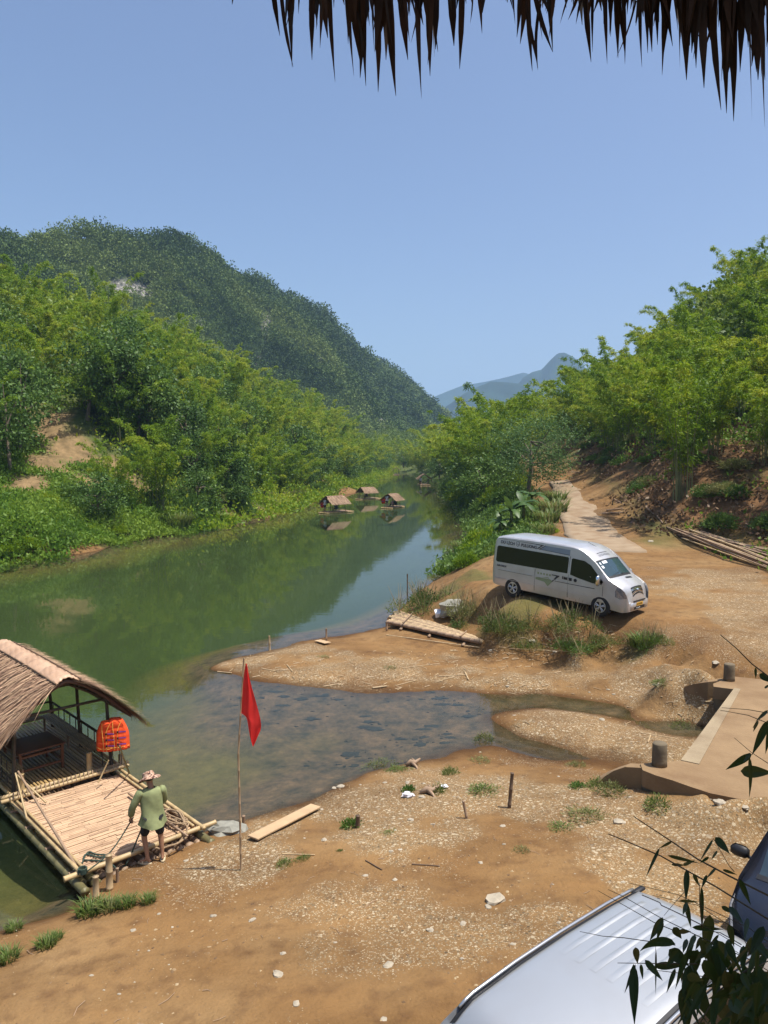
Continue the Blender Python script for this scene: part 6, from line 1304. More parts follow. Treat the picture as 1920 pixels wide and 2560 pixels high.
# ropes
def rope(pts, r, label, mat, nm='rope'):
    P = [Vector(p) for p in pts]; Q = []
    for i in range(len(P) - 1):
        p0 = P[max(i - 1, 0)]; p1 = P[i]; p2 = P[i + 1]; p3 = P[min(i + 2, len(P) - 1)]
        for k in range(5): t = k / 5; Q.append(.5 * ((2 * p1) + (p2 - p0) * t + (2 * p0 - 5 * p1 + 4 * p2 - p3) * t * t + (3 * p1 - p0 - 3 * p2 + p3) * t ** 3))
    Q.append(P[-1]); m_ = Q[0].copy(); mb = MB(); mb.tube([q - m_ for q in Q], r, 6); o = mb.build(nm, mat, None, True, None, m_); tag(o, label, 'rope'); return o
M_ROPEG = simple('green_rope', (.04, .07, .05), .9, scale=30, var=.5); M_ROPEB = simple('brown_rope', (.38, .26, .15), .9, scale=25, var=.5)
hl = MANM @ (mp['wrL'].copy() if hasattr(mp['wrL'], 'copy') else Vector(mp['wrL'])) ; hl = hl + Vector((0, 0, -.07)); hr = MANM @ Vector(mp['wrR']) + Vector((0, .02, -.05))
rope([hl + Vector((.03, .05, .06)), hl, C1(720, 1420, .6), C1(560, 1555, .38)], .012, 'taut dark rope from the man’s left hand to the front corner of the raft', M_ROPEG)
rope([hr, hr + Vector((-.15, -.1, -.2)), C1(890, 1340, .62), C1(850, 1440, .34), C1(820, 1500, .2), C1(800, 1520, .12)], .014, 'grey rope hanging from the man’s right hand to the bank', M_ROPEG)
rope([C1(u, v, .345) for u, v in [(500, 1480), (530, 1500), (550, 1450), (580, 1425), (620, 1440), (690, 1445), (640, 1460), (560, 1440), (545, 1475), (620, 1480), (700, 1490), (740, 1520), (770, 1550)]], .015, 'green rope coiled loosely on the front deck', M_ROPEG)
r_ = random.Random(5); pts = []
for k in range(46): a = k * .9; q = r_.uniform(.12, .34); pts.append(RM @ Vector((.92 + q * .8 * math.cos(a) * .8, .62 + q * 1.5 * math.sin(a), .36 + .0025 * k)))
pts += [RM @ Vector(p) for p in ((1.0, .2, .42), (.9, .0, .44), (.8, -.1, .36), (.4, -.2, .15))]
rope(pts, .017, 'heap of thick brown rope at the right front corner of the raft', M_ROPEB)
rope([C1(u, v, .30) for u, v in [(985, 1420), (1010, 1400), (1040, 1405), (1100, 1385), (1150, 1370), (1210, 1330)]], .02, 'brown rope running along the bank edge to the raft corner', M_ROPEB)
mb = MB(); c0 = C1(535, 1560, .36)
for k in range(5): mb.tube([c0 + Vector((.07 * math.cos(a), .07 * math.sin(a), .0 + .02 * k)) - c0 for a in [i * .7 for i in range(10)]], .014, 5)
o = mb.build('rope_knot', M_ROPEG, None, True, None, c0); tag(o, 'dark green rope knot around the front left corner of the raft', 'rope')
# ================================================================== DISTANT RAFTS
def small_raft(loc, rz, label, s=1.0, seed=0, nm=None):
    t = thing('bamboo_raft', label, 'raft', loc, (0, 0, rz), 'thatched rafts out on the river'); t.scale = (s, s, s)
    mb = MB()
    for k in range(11): x = -1.1 + k * .22; mb.bamboo((x, -2.1 + .2 * math.sin(k * 3), .1), (x, 3.4 + .2 * math.cos(k * 5), .1), .1, .8, 6)
    mb.build('deck', M_RAIL, t, True); mb = MB()
    for k in range(20): mb.box((0, -1.7 + k * .25, .25), (1.12, .1, .02))
    mb.build('floor', M_DECK, t)
    for x in (-1, 1):
        for y in (-1.0, .4, 1.8): mb = MB(); mb.bamboo((x, y, .2), (x * .95, y, 1.75), .05, .5, 6); mb.build('post', M_POST, t)
        mb = MB(); mb.bamboo((x, -1, .85), (x, 1.8, .85), .035, .5, 6); mb.build('side_rail', M_POST, t); mb = MB(); mb.box((x * .8, .5, .6), (.18, 1.2, .03)); mb.build('bench', M_FLOOR, t)
    for x in (-.9, .7): mb = MB(); mb.bamboo((x, -1.6, -.2), (x * .9, -1.2, 1.2), .035, .5, 6); mb.build('leg_pole', M_RAIL, t)
    thatch(t, -1.45, 2.15, lambda q: (1.55 * q, 2.75 - 1.2 * abs(q) ** 1.1), 900, seed, L=(.4, .9), w=.07, mat=M_THATCH2)
    return t
m, nt, b = nodes('weathered_thatch'); at_ = nt.nodes.new('ShaderNodeAttribute'); at_.attribute_name = 'tint'
nt.links.new(ramp(nt, at_.outputs['Fac'], [(0, (.17, .10, .065)), (.5, (.33, .22, .14)), (1, (.48, .34, .22))]).outputs[0], b.inputs['Base Color']); b.inputs['Roughness'].default_value = .9; M_THATCH2 = m
M_RED = simple('red_cloth', (.55, .02, .012), .7, var=.2, scale=4, bmp=.3); M_WH = cloth('white_cloth', (.72, .72, .74))
def w6(u, v, z=0.0): return Vector(G(760 + u * .2411, 1120 + v * .2411, z))
rafts = []
for (u, v, rz, s, lab, sd) in [(300, 672, -.75, .78, 'thatched raft nearest the left bank with red jackets and white-shirted passenger', 1), (640, 532, -.85, .72, 'thatched raft without passengers in front, closest to the left woods', 2), (905, 622, -.45, .72, 'thatched raft in midstream with red jackets and passengers', 3), (1245, 386, .08, .95, 'thatched raft far off near the dark right bank', 4), (955, 278, .0, .9, 'smallest raft at the river bend, farthest away', 5)]:
    p = w6(u, v); p.z = 0; rafts.append((small_raft(p, rz, lab, s, sd), p, rz, s))
def onraft(i, x, y, z=.27):
    t, p, rz, s = rafts[i]; return Matrix.Translation(p) @ Matrix.Rotation(rz, 4, 'Z') @ Vector((x * s, y * s, z * s))
WP = dict(STAND); WP.update(elL=(-.3, .15, 1.12), wrL=(-.2, .35, 1.0), elR=(.3, .15, 1.15), wrR=(.2, .35, 1.05), short=.9)
SIT = dict(STAND); SIT.update(pelvis=(0, 0, .10), chest=(0, .04, .44), neck=(0, .07, .63), head=(0, .1, .76), shL=(-.19, .04, .55), elL=(-.24, .12, .30), wrL=(-.15, .35, .22), shR=(.19, .04, .55), elR=(.24, .12, .30), wrR=(.15, .35, .22), hipL=(-.09, .02, .08), knL=(-.12, .42, .10), anL=(-.12, .46, -.3), hipR=(.09, .02, .08), knR=(.12, .42, .10), anR=(.12, .46, -.3), hem=-.04)
M_GREYC = cloth('dark_trousers', (.05, .05, .06)); M_PINK = cloth('pink_cloth', (.5, .25, .25)); M_BLUEC = cloth('blue_cloth', (.05, .09, .2))
person(onraft(0, -.45, -1.3), rafts[0][2] + 3.0, 'passenger in white shirt standing at the front of the nearest left raft', WP, M_WH, M_GREYC, fine=False, long_sleeve=False)
person(onraft(0, .5, .3, .62), rafts[0][2] + 1.4, 'passenger in dark clothes seated inside the nearest left raft', SIT, M_BLUEC, M_GREYC, fine=False)
person(onraft(2, -.35, -1.2), rafts[2][2] + 2.8, 'passenger in white shirt leaning at the front of the midstream raft', WP, M_WH, M_GREYC, fine=False, long_sleeve=False)
person(onraft(2, .55, -.4, .62), rafts[2][2] + 1.6, 'passenger in pink top seated on the right bench of the midstream raft', SIT, M_PINK, M_GREYC, fine=False)
person(onraft(2, .6, .7, .62), rafts[2][2] + 1.6, 'passenger in dark top seated deeper inside the midstream raft', SIT, M_BLUEC, M_GREYC, fine=False)
person(onraft(3, -1.0, -1.2), rafts[3][2] + 2.8, 'passenger in white on the left of the far raft by the right bank', WP, M_WH, M_GREYC, fine=False)
person(onraft(1, .1, .3, .62), rafts[1][2] + 2.2, 'passenger in dark clothes seated in the raft closest to the left woods', SIT, M_GREYC, M_GREYC, fine=False)
def red_bundle(i, x, y, z, label):
    mb = MB(); mb.blob((0, 0, 0), (.28, .3, .42), 12, 8, .1, 3); o = mb.build('life_jackets', M_RED, None, True, None, onraft(i, x, y, z)); tag(o, label, 'life jackets')
def bundle(i, x, y, z, label):
    t = thing('life_jacket', label, 'life jacket', onraft(i, x, y, z), (0, 0, rafts[i][2])); V = []
    for k, dx in enumerate((-.12, .12)):
        mb = MB(); mb.blob((dx, 0, 0), (.17, .16, .36), 10, 8, .08, k); mb.tube([(dx, 0, .3), (dx * .5, .05, .5)], .04, 6); mb.build('panel', M_REDJ, t, True)
    mb = MB(); mb.box((0, -.15, -.05), (.2, .02, .03)); mb.build('strap', M_PURPLE, t)
M_REDJ = cloth('red_orange_fabric', (.62, .04, .015), .15)
bundle(0, -1.15, -1.25, 1.25, 'red life jacket hanging at the left front of the nearest left raft'); bundle(2, -1.0, -1.35, 1.35, 'red life jacket hanging at the left front of the midstream raft')
# ================================================================== FLAG
fp = GT(603, 2176); fl = thing('flag_on_pole', 'plain red flag drooping from a thin bamboo pole planted in the bank', 'flag', fp); mb = MB(); mb.bamboo((0, 0, -.3), (-.02, 0, 2.1), .019, .3, 8, bow=.012, taper=.9); mb.bamboo((-.02, 0, 2.1), (.10, 0, 3.78), .016, .3, 8, bow=.0, taper=.8); mb.build('pole', simple('pole_bamboo', (.42, .29, .17), .6, scale=3, var=.4), fl, True)
def c4(u, v):
    q = ray(500 + u * .4822, 1550 + v * .4822); t = fp.y / q[1]; return (q[0] * t - fp.x, CAMZ + q[2] * t - fp.z)
rows = [((238, 222), (243, 228)), ((231, 260), (256, 300)), ((226, 310), (272, 360)), ((220, 370), (286, 410)), ((214, 425), (298, 460)), ((208, 478), (308, 500)), ((222, 488), (318, 545)), ((243, 500), (315, 572)), ((250, 545), (304, 592)), ((258, 600), (292, 625)), ((268, 635), (280, 648)), ((275, 651), (276, 654))]
V = []; F = []; n = 12
for j, (a, b_) in enumerate(rows):
    xa, za = c4(*a); xb, zb = c4(*b_)
    for i in range(n + 1):
        t = i / n; fold = .05 * math.sin(t * 7 + j * .35) * min(1, j / 4) * (1 - .2 * t) + .02 * math.sin(t * 15 + j); V.append((xa + (xb - xa) * t, -.01 + fold * (t ** .5), za + (zb - za) * t))
for j in range(len(rows) - 1):
    for i in range(n): a = j * (n + 1) + i; F.append((a, a + 1, a + n + 2, a + n + 1))
M_FLAG = bpy.data.materials.new('flag_red'); M_FLAG.use_nodes = True; nt = M_FLAG.node_tree; b = nt.nodes['Principled BSDF']; out = nt.nodes['Material Output']; cn = tex(nt, 'noise', 6, coords(nt), 4); rrp = ramp(nt, cn.outputs[0], [(.3, (.62, .02, .018)), (.7, (.78, .035, .03))]); nt.links.new(rrp.outputs[0], b.inputs['Base Color']); b.inputs['Roughness'].default_value = .55
tl = nt.nodes.new('ShaderNodeBsdfTranslucent'); tl.inputs[0].default_value = (.9, .05, .04, 1); mx_ = nt.nodes.new('ShaderNodeMixShader'); mx_.inputs[0].default_value = .4; nt.links.new(b.outputs[0], mx_.inputs[1]); nt.links.new(tl.outputs[0], mx_.inputs[2]); nt.links.new(mx_.outputs[0], out.inputs[0])
fo = MB(); fo.add(V, F); fo = fo.build('flag', M_FLAG, fl, True); sd_ = fo.modifiers.new('s', 'SUBSURF'); sd_.levels = 1; sd_.render_levels = 2
# ================================================================== VEHICLES
def paint(name, col, metal=.7, rough=.3, dust=(.3, .22, .14), dk=.25):
    m, nt, b = nodes(name); co = coords(nt); n = tex(nt, 'noise', 2.5, co, 6)
    c = mix(nt, col, dust, mth(nt, 'MULTIPLY', ramp(nt, n.outputs[0], [(.4, (0, 0, 0)), (.8, (1, 1, 1))]).outputs[0], dk)); nt.links.new(c, b.inputs['Base Color'])
    b.inputs['Metallic'].default_value = metal; b.inputs['Roughness'].default_value = rough; b.inputs['Coat Weight'].default_value = .6; b.inputs['Coat Roughness'].default_value = .12; return m
M_SILVER = paint('silver_paint', (.56, .56, .57), .55, .38); M_SILVB = paint('silver_blue_paint', (.46, .475, .49), .55, .38, dk=.12); M_NAVY = paint('dark_navy_paint', (.012, .016, .028), .3, .25, dk=.06)
M_GLASSD = simple('tinted_glass', (.006, .007, .008), .07, var=.1, spec=.6); M_WIND = simple('windscreen_glass', (.03, .06, .075), .06, var=.2, scale=1.5, spec=.9); M_RUB = simple('tyre_rubber', (.022, .02, .018), .85, var=.3, scale=8); M_RIM = simple('alloy', (.62, .62, .62), .3, .85, var=.1)
M_BLKP = simple('black_plastic', (.015, .015, .017), .5, var=.2); M_CHROME = simple('chrome', (.75, .75, .75), .12, 1, var=.05); M_LAMP = simple('lamp_lens', (.30, .30, .31), .1, .3, var=.5, scale=18, coat=1); M_DEC = simple('decal_black', (.03, .03, .035), .5, var=.1); M_DECG = simple('decal_green', (.30, .36, .20), .5, var=.2); M_PLATE = simple('plate_yellow', (.75, .42, .02), .5, var=.1); M_STK = simple('sticker', (.8, .85, .88), .5, var=.05); M_REDT = simple('red_lens', (.35, .02, .01), .2, var=.2); M_DECB = simple('decal_grey_blue', (.25, .30, .36), .4, .4, var=.1)
class Body:
    def __init__(s, zt, zb, W, belt, tum, r, camber=.035, bow=.0):
        s.zt_, s.zb_, s.W_, s.belt, s.tum, s.r, s.camber, s.bow = zt, zb, W, belt, tum, r, camber, bow; s.x0 = zt[0][0]; s.x1 = zt[-1][0]
    def zt(s, x): return float(np.interp(x, [p[0] for p in s.zt_], [p[1] for p in s.zt_]))
    def zb(s, x): return float(np.interp(x, [p[0] for p in s.zb_], [p[1] for p in s.zb_]))
    def W(s, x): return float(np.interp(x, [p[0] for p in s.W_], [p[1] for p in s.W_]))
    def hw(s, x, z):
        w = s.W(x) - s.tum[0] * max(0, (z - s.belt) / (s.tum[1] - s.belt)); lo = max(0, (s.zb(x) + .35 - z) / .35); return w - .05 * lo ** 2
    def top(s, x, y):
        zt = s.zt(min(s.x1, x + s.bow * (y / .9) ** 2)) if x > s.x0 + .5 else s.zt(x); w = s.hw(x, zt - s.r); z = zt - s.camber * (y / w) ** 2; e = abs(y) - (w - s.r)
        if e > 0: z -= s.r - math.sqrt(max(0, s.r ** 2 - min(e, s.r) ** 2))
        return z
    def build(s, xs):
        V = []; rows = []
        for x in xs:
            zt, zb = s.zt(x), s.zb(x); r = min(s.r, (zt - zb) * .45); zl = [zb + (zt - r - zb) * k for k in (0, .08, .2, .35, .5, .62, .72, .82, .92, 1)]
            half = [(0, zb), (s.hw(x, zb) * .6, zb)] + [(s.hw(x, z), z) for z in zl]; w = s.hw(x, zt - r)
            for a in (22, 45, 68): q = w - r + r * math.cos(R(a)); half.append((q, min(s.top(x, q), zt - r + r * math.sin(R(a)))))
            for f in (.86, .7, .5, .25, 0): q = (w - r) * f; half.append((q, s.top(x, q)))
            ring = half + [(-y, z) for (y, z) in half[-2:0:-1]]; rows.append(len(V)); V += [(x, y, z) for y, z in ring]; n = len(ring)
        F = []
        for i in range(len(xs) - 1):
            for k in range(n): a, b_ = rows[i], rows[i + 1]; F.append((a + k, a + (k + 1) % n, b_ + (k + 1) % n, b_ + k))
        F.append(tuple(range(rows[-1], rows[-1] + n))); F.append(tuple(range(n - 1, -1, -1)))
        return V, F
    def side(s, poly, off=.006, sg=-1, sub=.12, th=.012):
        """polygon in (x,z) laid on the body side as a thin pane; returns MB"""
        P = []
        for (a, b_) in zip(poly, poly[1:] + poly[:1]):
            L = math.hypot(b_[0] - a[0], b_[1] - a[1]); k = max(1, int(L / sub))
            for i in range(k): t = i / k; P.append((a[0] + (b_[0] - a[0]) * t, a[1] + (b_[1] - a[1]) * t))
        n = len(P); mb = MB(); o = [(x, sg * (s.hw(x, z) + off), z) for x, z in P]; i_ = [(x, sg * (s.hw(x, z) - th), z) for x, z in P]
        mb.add(o + i_, [tuple(range(n)), tuple(range(2 * n - 1, n - 1, -1))] + [(k, n + k, n + (k + 1) % n, (k + 1) % n) for k in range(n)]); return mb
    def roofp(s, x0, x1, yf0, yf1, off=.006, nx_=8, ny_=12, th=.0, xbow=0):
        """grid on the top surface; yf0,yf1 callables or numbers"""
        mb = MB(); V = []
        for i in range(nx_ + 1):
            x = x0 + (x1 - x0) * i / nx_; a = yf0(x) if callable(yf0) else yf0; b_ = yf1(x) if callable(yf1) else yf1
            for j in range(ny_ + 1): y = a + (b_ - a) * j / ny_; xx = x - xbow * (y / .9) ** 2; V.append((xx, y, s.top(xx, y) + off))
        m_ = ny_ + 1; F = [(i * m_ + j, (i + 1) * m_ + j, (i + 1) * m_ + j + 1, i * m_ + j + 1) for i in range(nx_) for j in range(ny_)]; mb.add(V, F); return mb
def bool_cut(o, cyls):
    for (x, r, w) in cyls:
        mb = MB(); mb.lathe([(r, -w), (r, w)], 40, Matrix.Translation((x, 0, r * .93)) @ Matrix.Rotation(math.pi / 2, 4, 'X')); c = mb.build('cut', None, fix=True)
        md = o.modifiers.new('b', 'BOOLEAN'); md.operation = 'DIFFERENCE'; md.object = c; md.solver = 'EXACT'; dg = bpy.context.evaluated_depsgraph_get(); dg.update(); me = bpy.data.meshes.new_from_object(o.evaluated_get(dg)); o.modifiers.clear(); old = o.data; o.data = me; bpy.data.objects.remove(c)
def smooth_by_angle(o, a=35):
    me = o.data; bm = bmesh.new(); bm.from_mesh(me); bmesh.ops.recalc_face_normals(bm, faces=bm.faces)
    for f in bm.faces: f.smooth = True
    for e in bm.edges:
        if len(e.link_faces) == 2: e.smooth = e.calc_face_angle(0) < R(a)
    bm.to_mesh(me); bm.free()
def wheel(t, x, y, r, w, sg, rimr=.62, spokes=5):
    wt = bpy.data.objects.new('wheel', None)
    M = Matrix.Translation((x, y, r)) @ Matrix.Rotation(-sg * math.pi / 2, 4, 'X')
    mb = MB(); rr_ = r * rimr; prof = [(rr_, -w * .42), (r * .8, -w * .5), (r * .95, -w * .46), (r, -w * .3), (r, w * .3), (r * .95, w * .46), (r * .8, w * .5), (rr_, w * .42)]; mb.lathe(prof, 36, M); ty = mb.build('wheel', M_RUB, t, True)
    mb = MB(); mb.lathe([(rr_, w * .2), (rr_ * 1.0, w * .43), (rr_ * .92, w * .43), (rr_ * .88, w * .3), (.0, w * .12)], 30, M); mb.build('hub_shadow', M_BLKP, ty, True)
    mb = MB(); mb.lathe([(rr_ * .9, w * .40), (rr_ * 1.02, w * .42), (rr_ * 1.02, w * .46), (rr_ * .9, w * .46), (rr_ * .9, w * .40)], 32, M); mb.lathe([(0, w * .36), (rr_ * .25, w * .4), (rr_ * .22, w * .47), (0, w * .49)], 18, M)
    for k in range(spokes):
        a = 2 * math.pi * k / spokes + .3
        for da in (-.13, .13):
            q0 = M @ Vector((rr_ * .2 * math.cos(a + da), rr_ * .2 * math.sin(a + da), w * .42)); q1 = M @ Vector((rr_ * .93 * math.cos(a + da * 1.3), rr_ * .93 * math.sin(a + da * 1.3), w * .41)); mb.tube([q0, q1], rr_ * .085, 6)
    mb.build('rim', M_RIM, ty)
def text_on(t, body, txt, x, z, size, mat, sg=-1, name='lettering', bold=.0, label=None, squash=1.0):
    cu = bpy.data.curves.new('t', 'FONT'); cu.body = txt; cu.size = size; cu.extrude = .002; cu.offset = bold; cu.align_x = 'LEFT'; o = bpy.data.objects.new('t', cu); COL.objects.link(o); dg = bpy.context.evaluated_depsgraph_get(); dg.update(); me = bpy.data.meshes.new_from_object(o.evaluated_get(dg)); bpy.data.objects.remove(o)
    for v in me.vertices:
        xx = x + v.co.x * squash; zz = z + v.co.y; v.co = (xx, sg * (body.hw(xx, zz) + .008 + v.co.z), zz)
    me.materials.clear(); me.materials.append(mat); o = bpy.data.objects.new(name, me); COL.objects.link(o); o.parent = t
    if label: o['label'] = label
    return o
# ---- the van
VB = Body([(0, 2.05), (.04, 2.2), (.15, 2.31), (.4, 2.36), (2, 2.40), (3.5, 2.39), (3.85, 2.34), (4.15, 2.22), (4.5, 1.98), (5.06, 1.45), (5.3, 1.35), (5.52, 1.23), (5.64, 1.13), (5.71, 1.01), (5.76, .84), (5.78, .66)], [(0, .42), (.2, .36), (5.0, .34), (5.6, .27), (5.78, .32)], [(0, .92), (.06, .965), (.14, .985), (4.87, .985), (5.3, .95), (5.55, .90), (5.7, .84), (5.76, .77), (5.78, .72)], 1.25, (.10, 2.3), .085, .03, .14)
hd_ = Vector((2.65, -2.62, -.20)).normalized(); upv = Vector((0, 0, 1)); yv = upv.cross(hd_).normalized(); zv = hd_.cross(yv).normalized(); Mv = Matrix((hd_, yv, zv)).transposed()
pr = Vector((5.1, 29.9, H1(5.1, 29.9))); 
van_loc = pr - Mv @ Vector((1.02, -.86, 0))
van = thing('minibus', 'silver high-roof tourist minibus with black side windows parked on the bank', 'van', van_loc, Mv.to_euler())
xs = sorted(set([round(x, 3) for x in list(np.linspace(0, .4, 7)) + list(np.linspace(.4, 3.5, 14)) + list(np.linspace(3.5, 5.78, 42)) + [.04, .15]]))
V, F = VB.build(xs); mb = MB(); mb.add(V, F); vb = mb.build('body', M_SILVER, van, fix=True); bool_cut(vb, [(1.02, .44, 2), (4.80, .44, 2)]); smooth_by_angle(vb, 40)
vb.data.materials.clear(); vb.data.materials.append(M_SILVER)
for x in (1.02, 4.80):
    mb = MB(); mb.box((x, 0, .55), (.36, .55, .14)); mb.build('wheel_well', M_BLKP, van)
    for sg in (-1, 1): wheel(van, x, sg * .87, .375, .24, sg, .58)
mb = MB(); mb.box((2.9, 0, .34), (2.4, .7, .06)); mb.build('underbody', M_BLKP, van)
for sg in (-1, 1):
    VB.side([(.16, 1.36), (.16, 1.88), (.22, 1.94), (3.36, 1.94), (3.40, 1.90), (3.40, 1.34), (.22, 1.30)], sg=sg).build('side_window', M_GLASSD, van, label='long black tinted side window')
    VB.side([(3.52, 1.32), (3.52, 1.90), (3.58, 1.93), (4.05, 1.90), (4.32, 1.78), (4.86, 1.27), (4.80, 1.16), (4.45, 1.16), (3.9, 1.24)], sg=sg).build('door_window', M_GLASSD, van)
    VB.side([(3.44, .45), (3.46, .45), (3.46, 1.98), (3.44, 1.98)], .004, sg).build('door_seam', M_DEC, van); VB.side([(2.0, .45), (2.015, .45), (2.015, 1.28), (2.0, 1.28)], .004, sg).build('door_seam', M_DEC, van); VB.side([(4.86, .75), (4.875, .75), (4.875, 1.12), (4.86, 1.12)], .004, sg).build('door_seam', M_DEC, van)
    VB.side([(.1, 1.0), (3.44, 1.0), (3.44, 1.02), (.1, 1.02)], .018, sg).build('side_trim', M_SILVER, van); VB.side([(.3, .985), (1.9, .985), (1.9, .998), (.3, .998)], .006, sg).build('pinstripe', M_DEC, van); VB.side([(2.9, .96), (4.55, .96), (4.55, .985), (2.9, .975)], .006, sg).build('pinstripe', M_DEC, van); VB.side([(.1, .66), (4.3, .66), (4.3, .675), (.1, .675)], .01, sg).build('side_trim', M_SILVER, van)
    VB.side([(3.30, 1.10), (3.41, 1.10), (3.41, 1.19), (3.30, 1.19)], .02, sg).build('door_handle', M_BLKP, van); VB.side([(3.49, 1.09), (3.60, 1.09), (3.60, 1.20), (3.49, 1.20)], .02, sg).build('door_handle', M_BLKP, van)
    # mirror
    mb = MB(); mb.tube([(4.72, sg * .93, 1.22), (4.74, sg * 1.10, 1.20)], .03, 8); mb.box((4.76, sg * 1.17, 1.33), (.055, .10, .19), bev=.045); mb.build('mirror', M_CHROME if sg < 0 else M_SILVER, van, True)
    # headlight: lens wrapping the corner
    mb = MB(); P = []
    for (x, z) in ((5.34, .82), (5.33, 1.02), (5.38, 1.15), (5.50, 1.13), (5.63, 1.04), (5.71, .90), (5.72, .80), (5.50, .76)):
        P.append((x, z))
    VB.side(P, .012, sg, .06, .03).build('headlight', M_LAMP, van)
    mb = MB(); mb.lathe([(0, 0), (.05, 0), (.055, .02), (0, .03)], 14, Matrix.Translation((5.60, sg * .74, .47)) @ Matrix.Rotation(sg * -1.2, 4, 'X')); mb.build('fog_lamp', M_DEC, van, True)
    mb = MB(); mb.box((.0, sg * .85, 1.15), (.02, .06, .28), bev=.015); mb.build('tail_lamp', M_REDT, van)
    VB.side([(4.95, 1.10), (5.06, 1.0), (5.12, 1.0), (4.98, 1.28)], .012, sg).build('corner_trim', M_SILVER, van)
wl_ = lambda x: -(.78 - .02 * (5.06 - x)); wr_ = lambda x: (.78 - .02 * (5.06 - x))
VB.roofp(4.53, 5.02, lambda x: -.80, lambda x: .80, .010, 10, 16, xbow=.1).build('windscreen', M_WIND, van, True)
VB.roofp(5.02, 5.10, -.80, .80, .012, 3, 16, xbow=.1).build('cowl', M_BLKP, van, True)
VB.roofp(4.50, 4.54, -.82, .82, .014, 2, 12, xbow=.1).build('windscreen_seal', M_BLKP, van, True)
for (x0, x1, y0, y1) in ((4.55, 4.63, -.56, -.30), (4.57, 4.64, -.72, -.66), (4.68, 4.76, -.74, -.64)): VB.roofp(x0, x1, y0, y1, .018, 3, 3, xbow=.1).build('windscreen_sticker', M_STK, van)
for (ya, yb) in ((-.62, -.05), (.05, .66)):
    P = [(5.03 - .1 * (ya / .9) ** 2, ya, VB.top(5.03, ya) + .03), (4.97 - .1 * (yb / .9) ** 2, yb, VB.top(4.97, yb) + .035)]; mb = MB(); mb.tube(P, .012, 5); mb.build('wiper', M_BLKP, van)
VB.roofp(5.18, 5.27, -.02, .40, .008, 4, 6).build('bonnet_vent', M_BLKP, van)
for (x0, x1, nm, mt) in ((5.62, 5.65, 'grille_bar', M_BLKP), (5.685, 5.705, 'grille_bar', M_BLKP), (5.725, 5.74, 'grille_bar', M_BLKP), (5.655, 5.68, 'chrome_bar', M_CHROME), (5.71, 5.72, 'chrome_bar', M_CHROME)): VB.roofp(x0, x1, -.40, .40, .008 if mt is M_BLKP else .012, 2, 10).build(nm, mt, van)
mb = MB(); c = Vector((5.70, 0, VB.top(5.70, 0) + .014)); mb.lathe([(0, 0), (.085, 0), (.08, .012), (0, .016)], 20, Matrix.Translation(c) @ Matrix.Rotation(.95, 4, 'Y') @ Matrix.Diagonal((.55, 1.0, 1, 1))); mb.build('emblem', M_DECB, van, True)
mb = MB(); mb.box((5.745, 0, .48), (.06, .62, .16), bev=.05); mb.build('bumper', M_SILVER, van, True)
mb = MB(); mb.box((5.80, 0, .415), (.012, .40, .05)); mb.build('lower_grille', M_BLKP, van); mb = MB(); mb.box((5.79, 0, .66), (.02, .42, .02)); mb.build('upper_grille', M_BLKP, van)
mb = MB(); mb.box((5.812, 0, .545), (.006, .235, .055)); pl_ = mb.build('number_plate', M_PLATE, van, label='yellow number plate with dark characters')
mb = MB()
for k, y in enumerate((-.18, -.12, -.04, .03, .09, .15)): mb.box((5.82, y, .545), (.002, .018, .028))
mb.build('characters', M_DEC, pl_)
for y in (-.2, -.1, 0): mb = MB(); mb.blob((5.815, y, .41), .018, 8, 5); mb.build('bumper_light', M_STK, van)
mb = MB(); mb.tube([(3.9, .1, VB.top(3.9, .1)), (3.55, .1, VB.top(3.5, .1) + .05)], .008, 5); mb.build('antenna', M_BLKP, van)
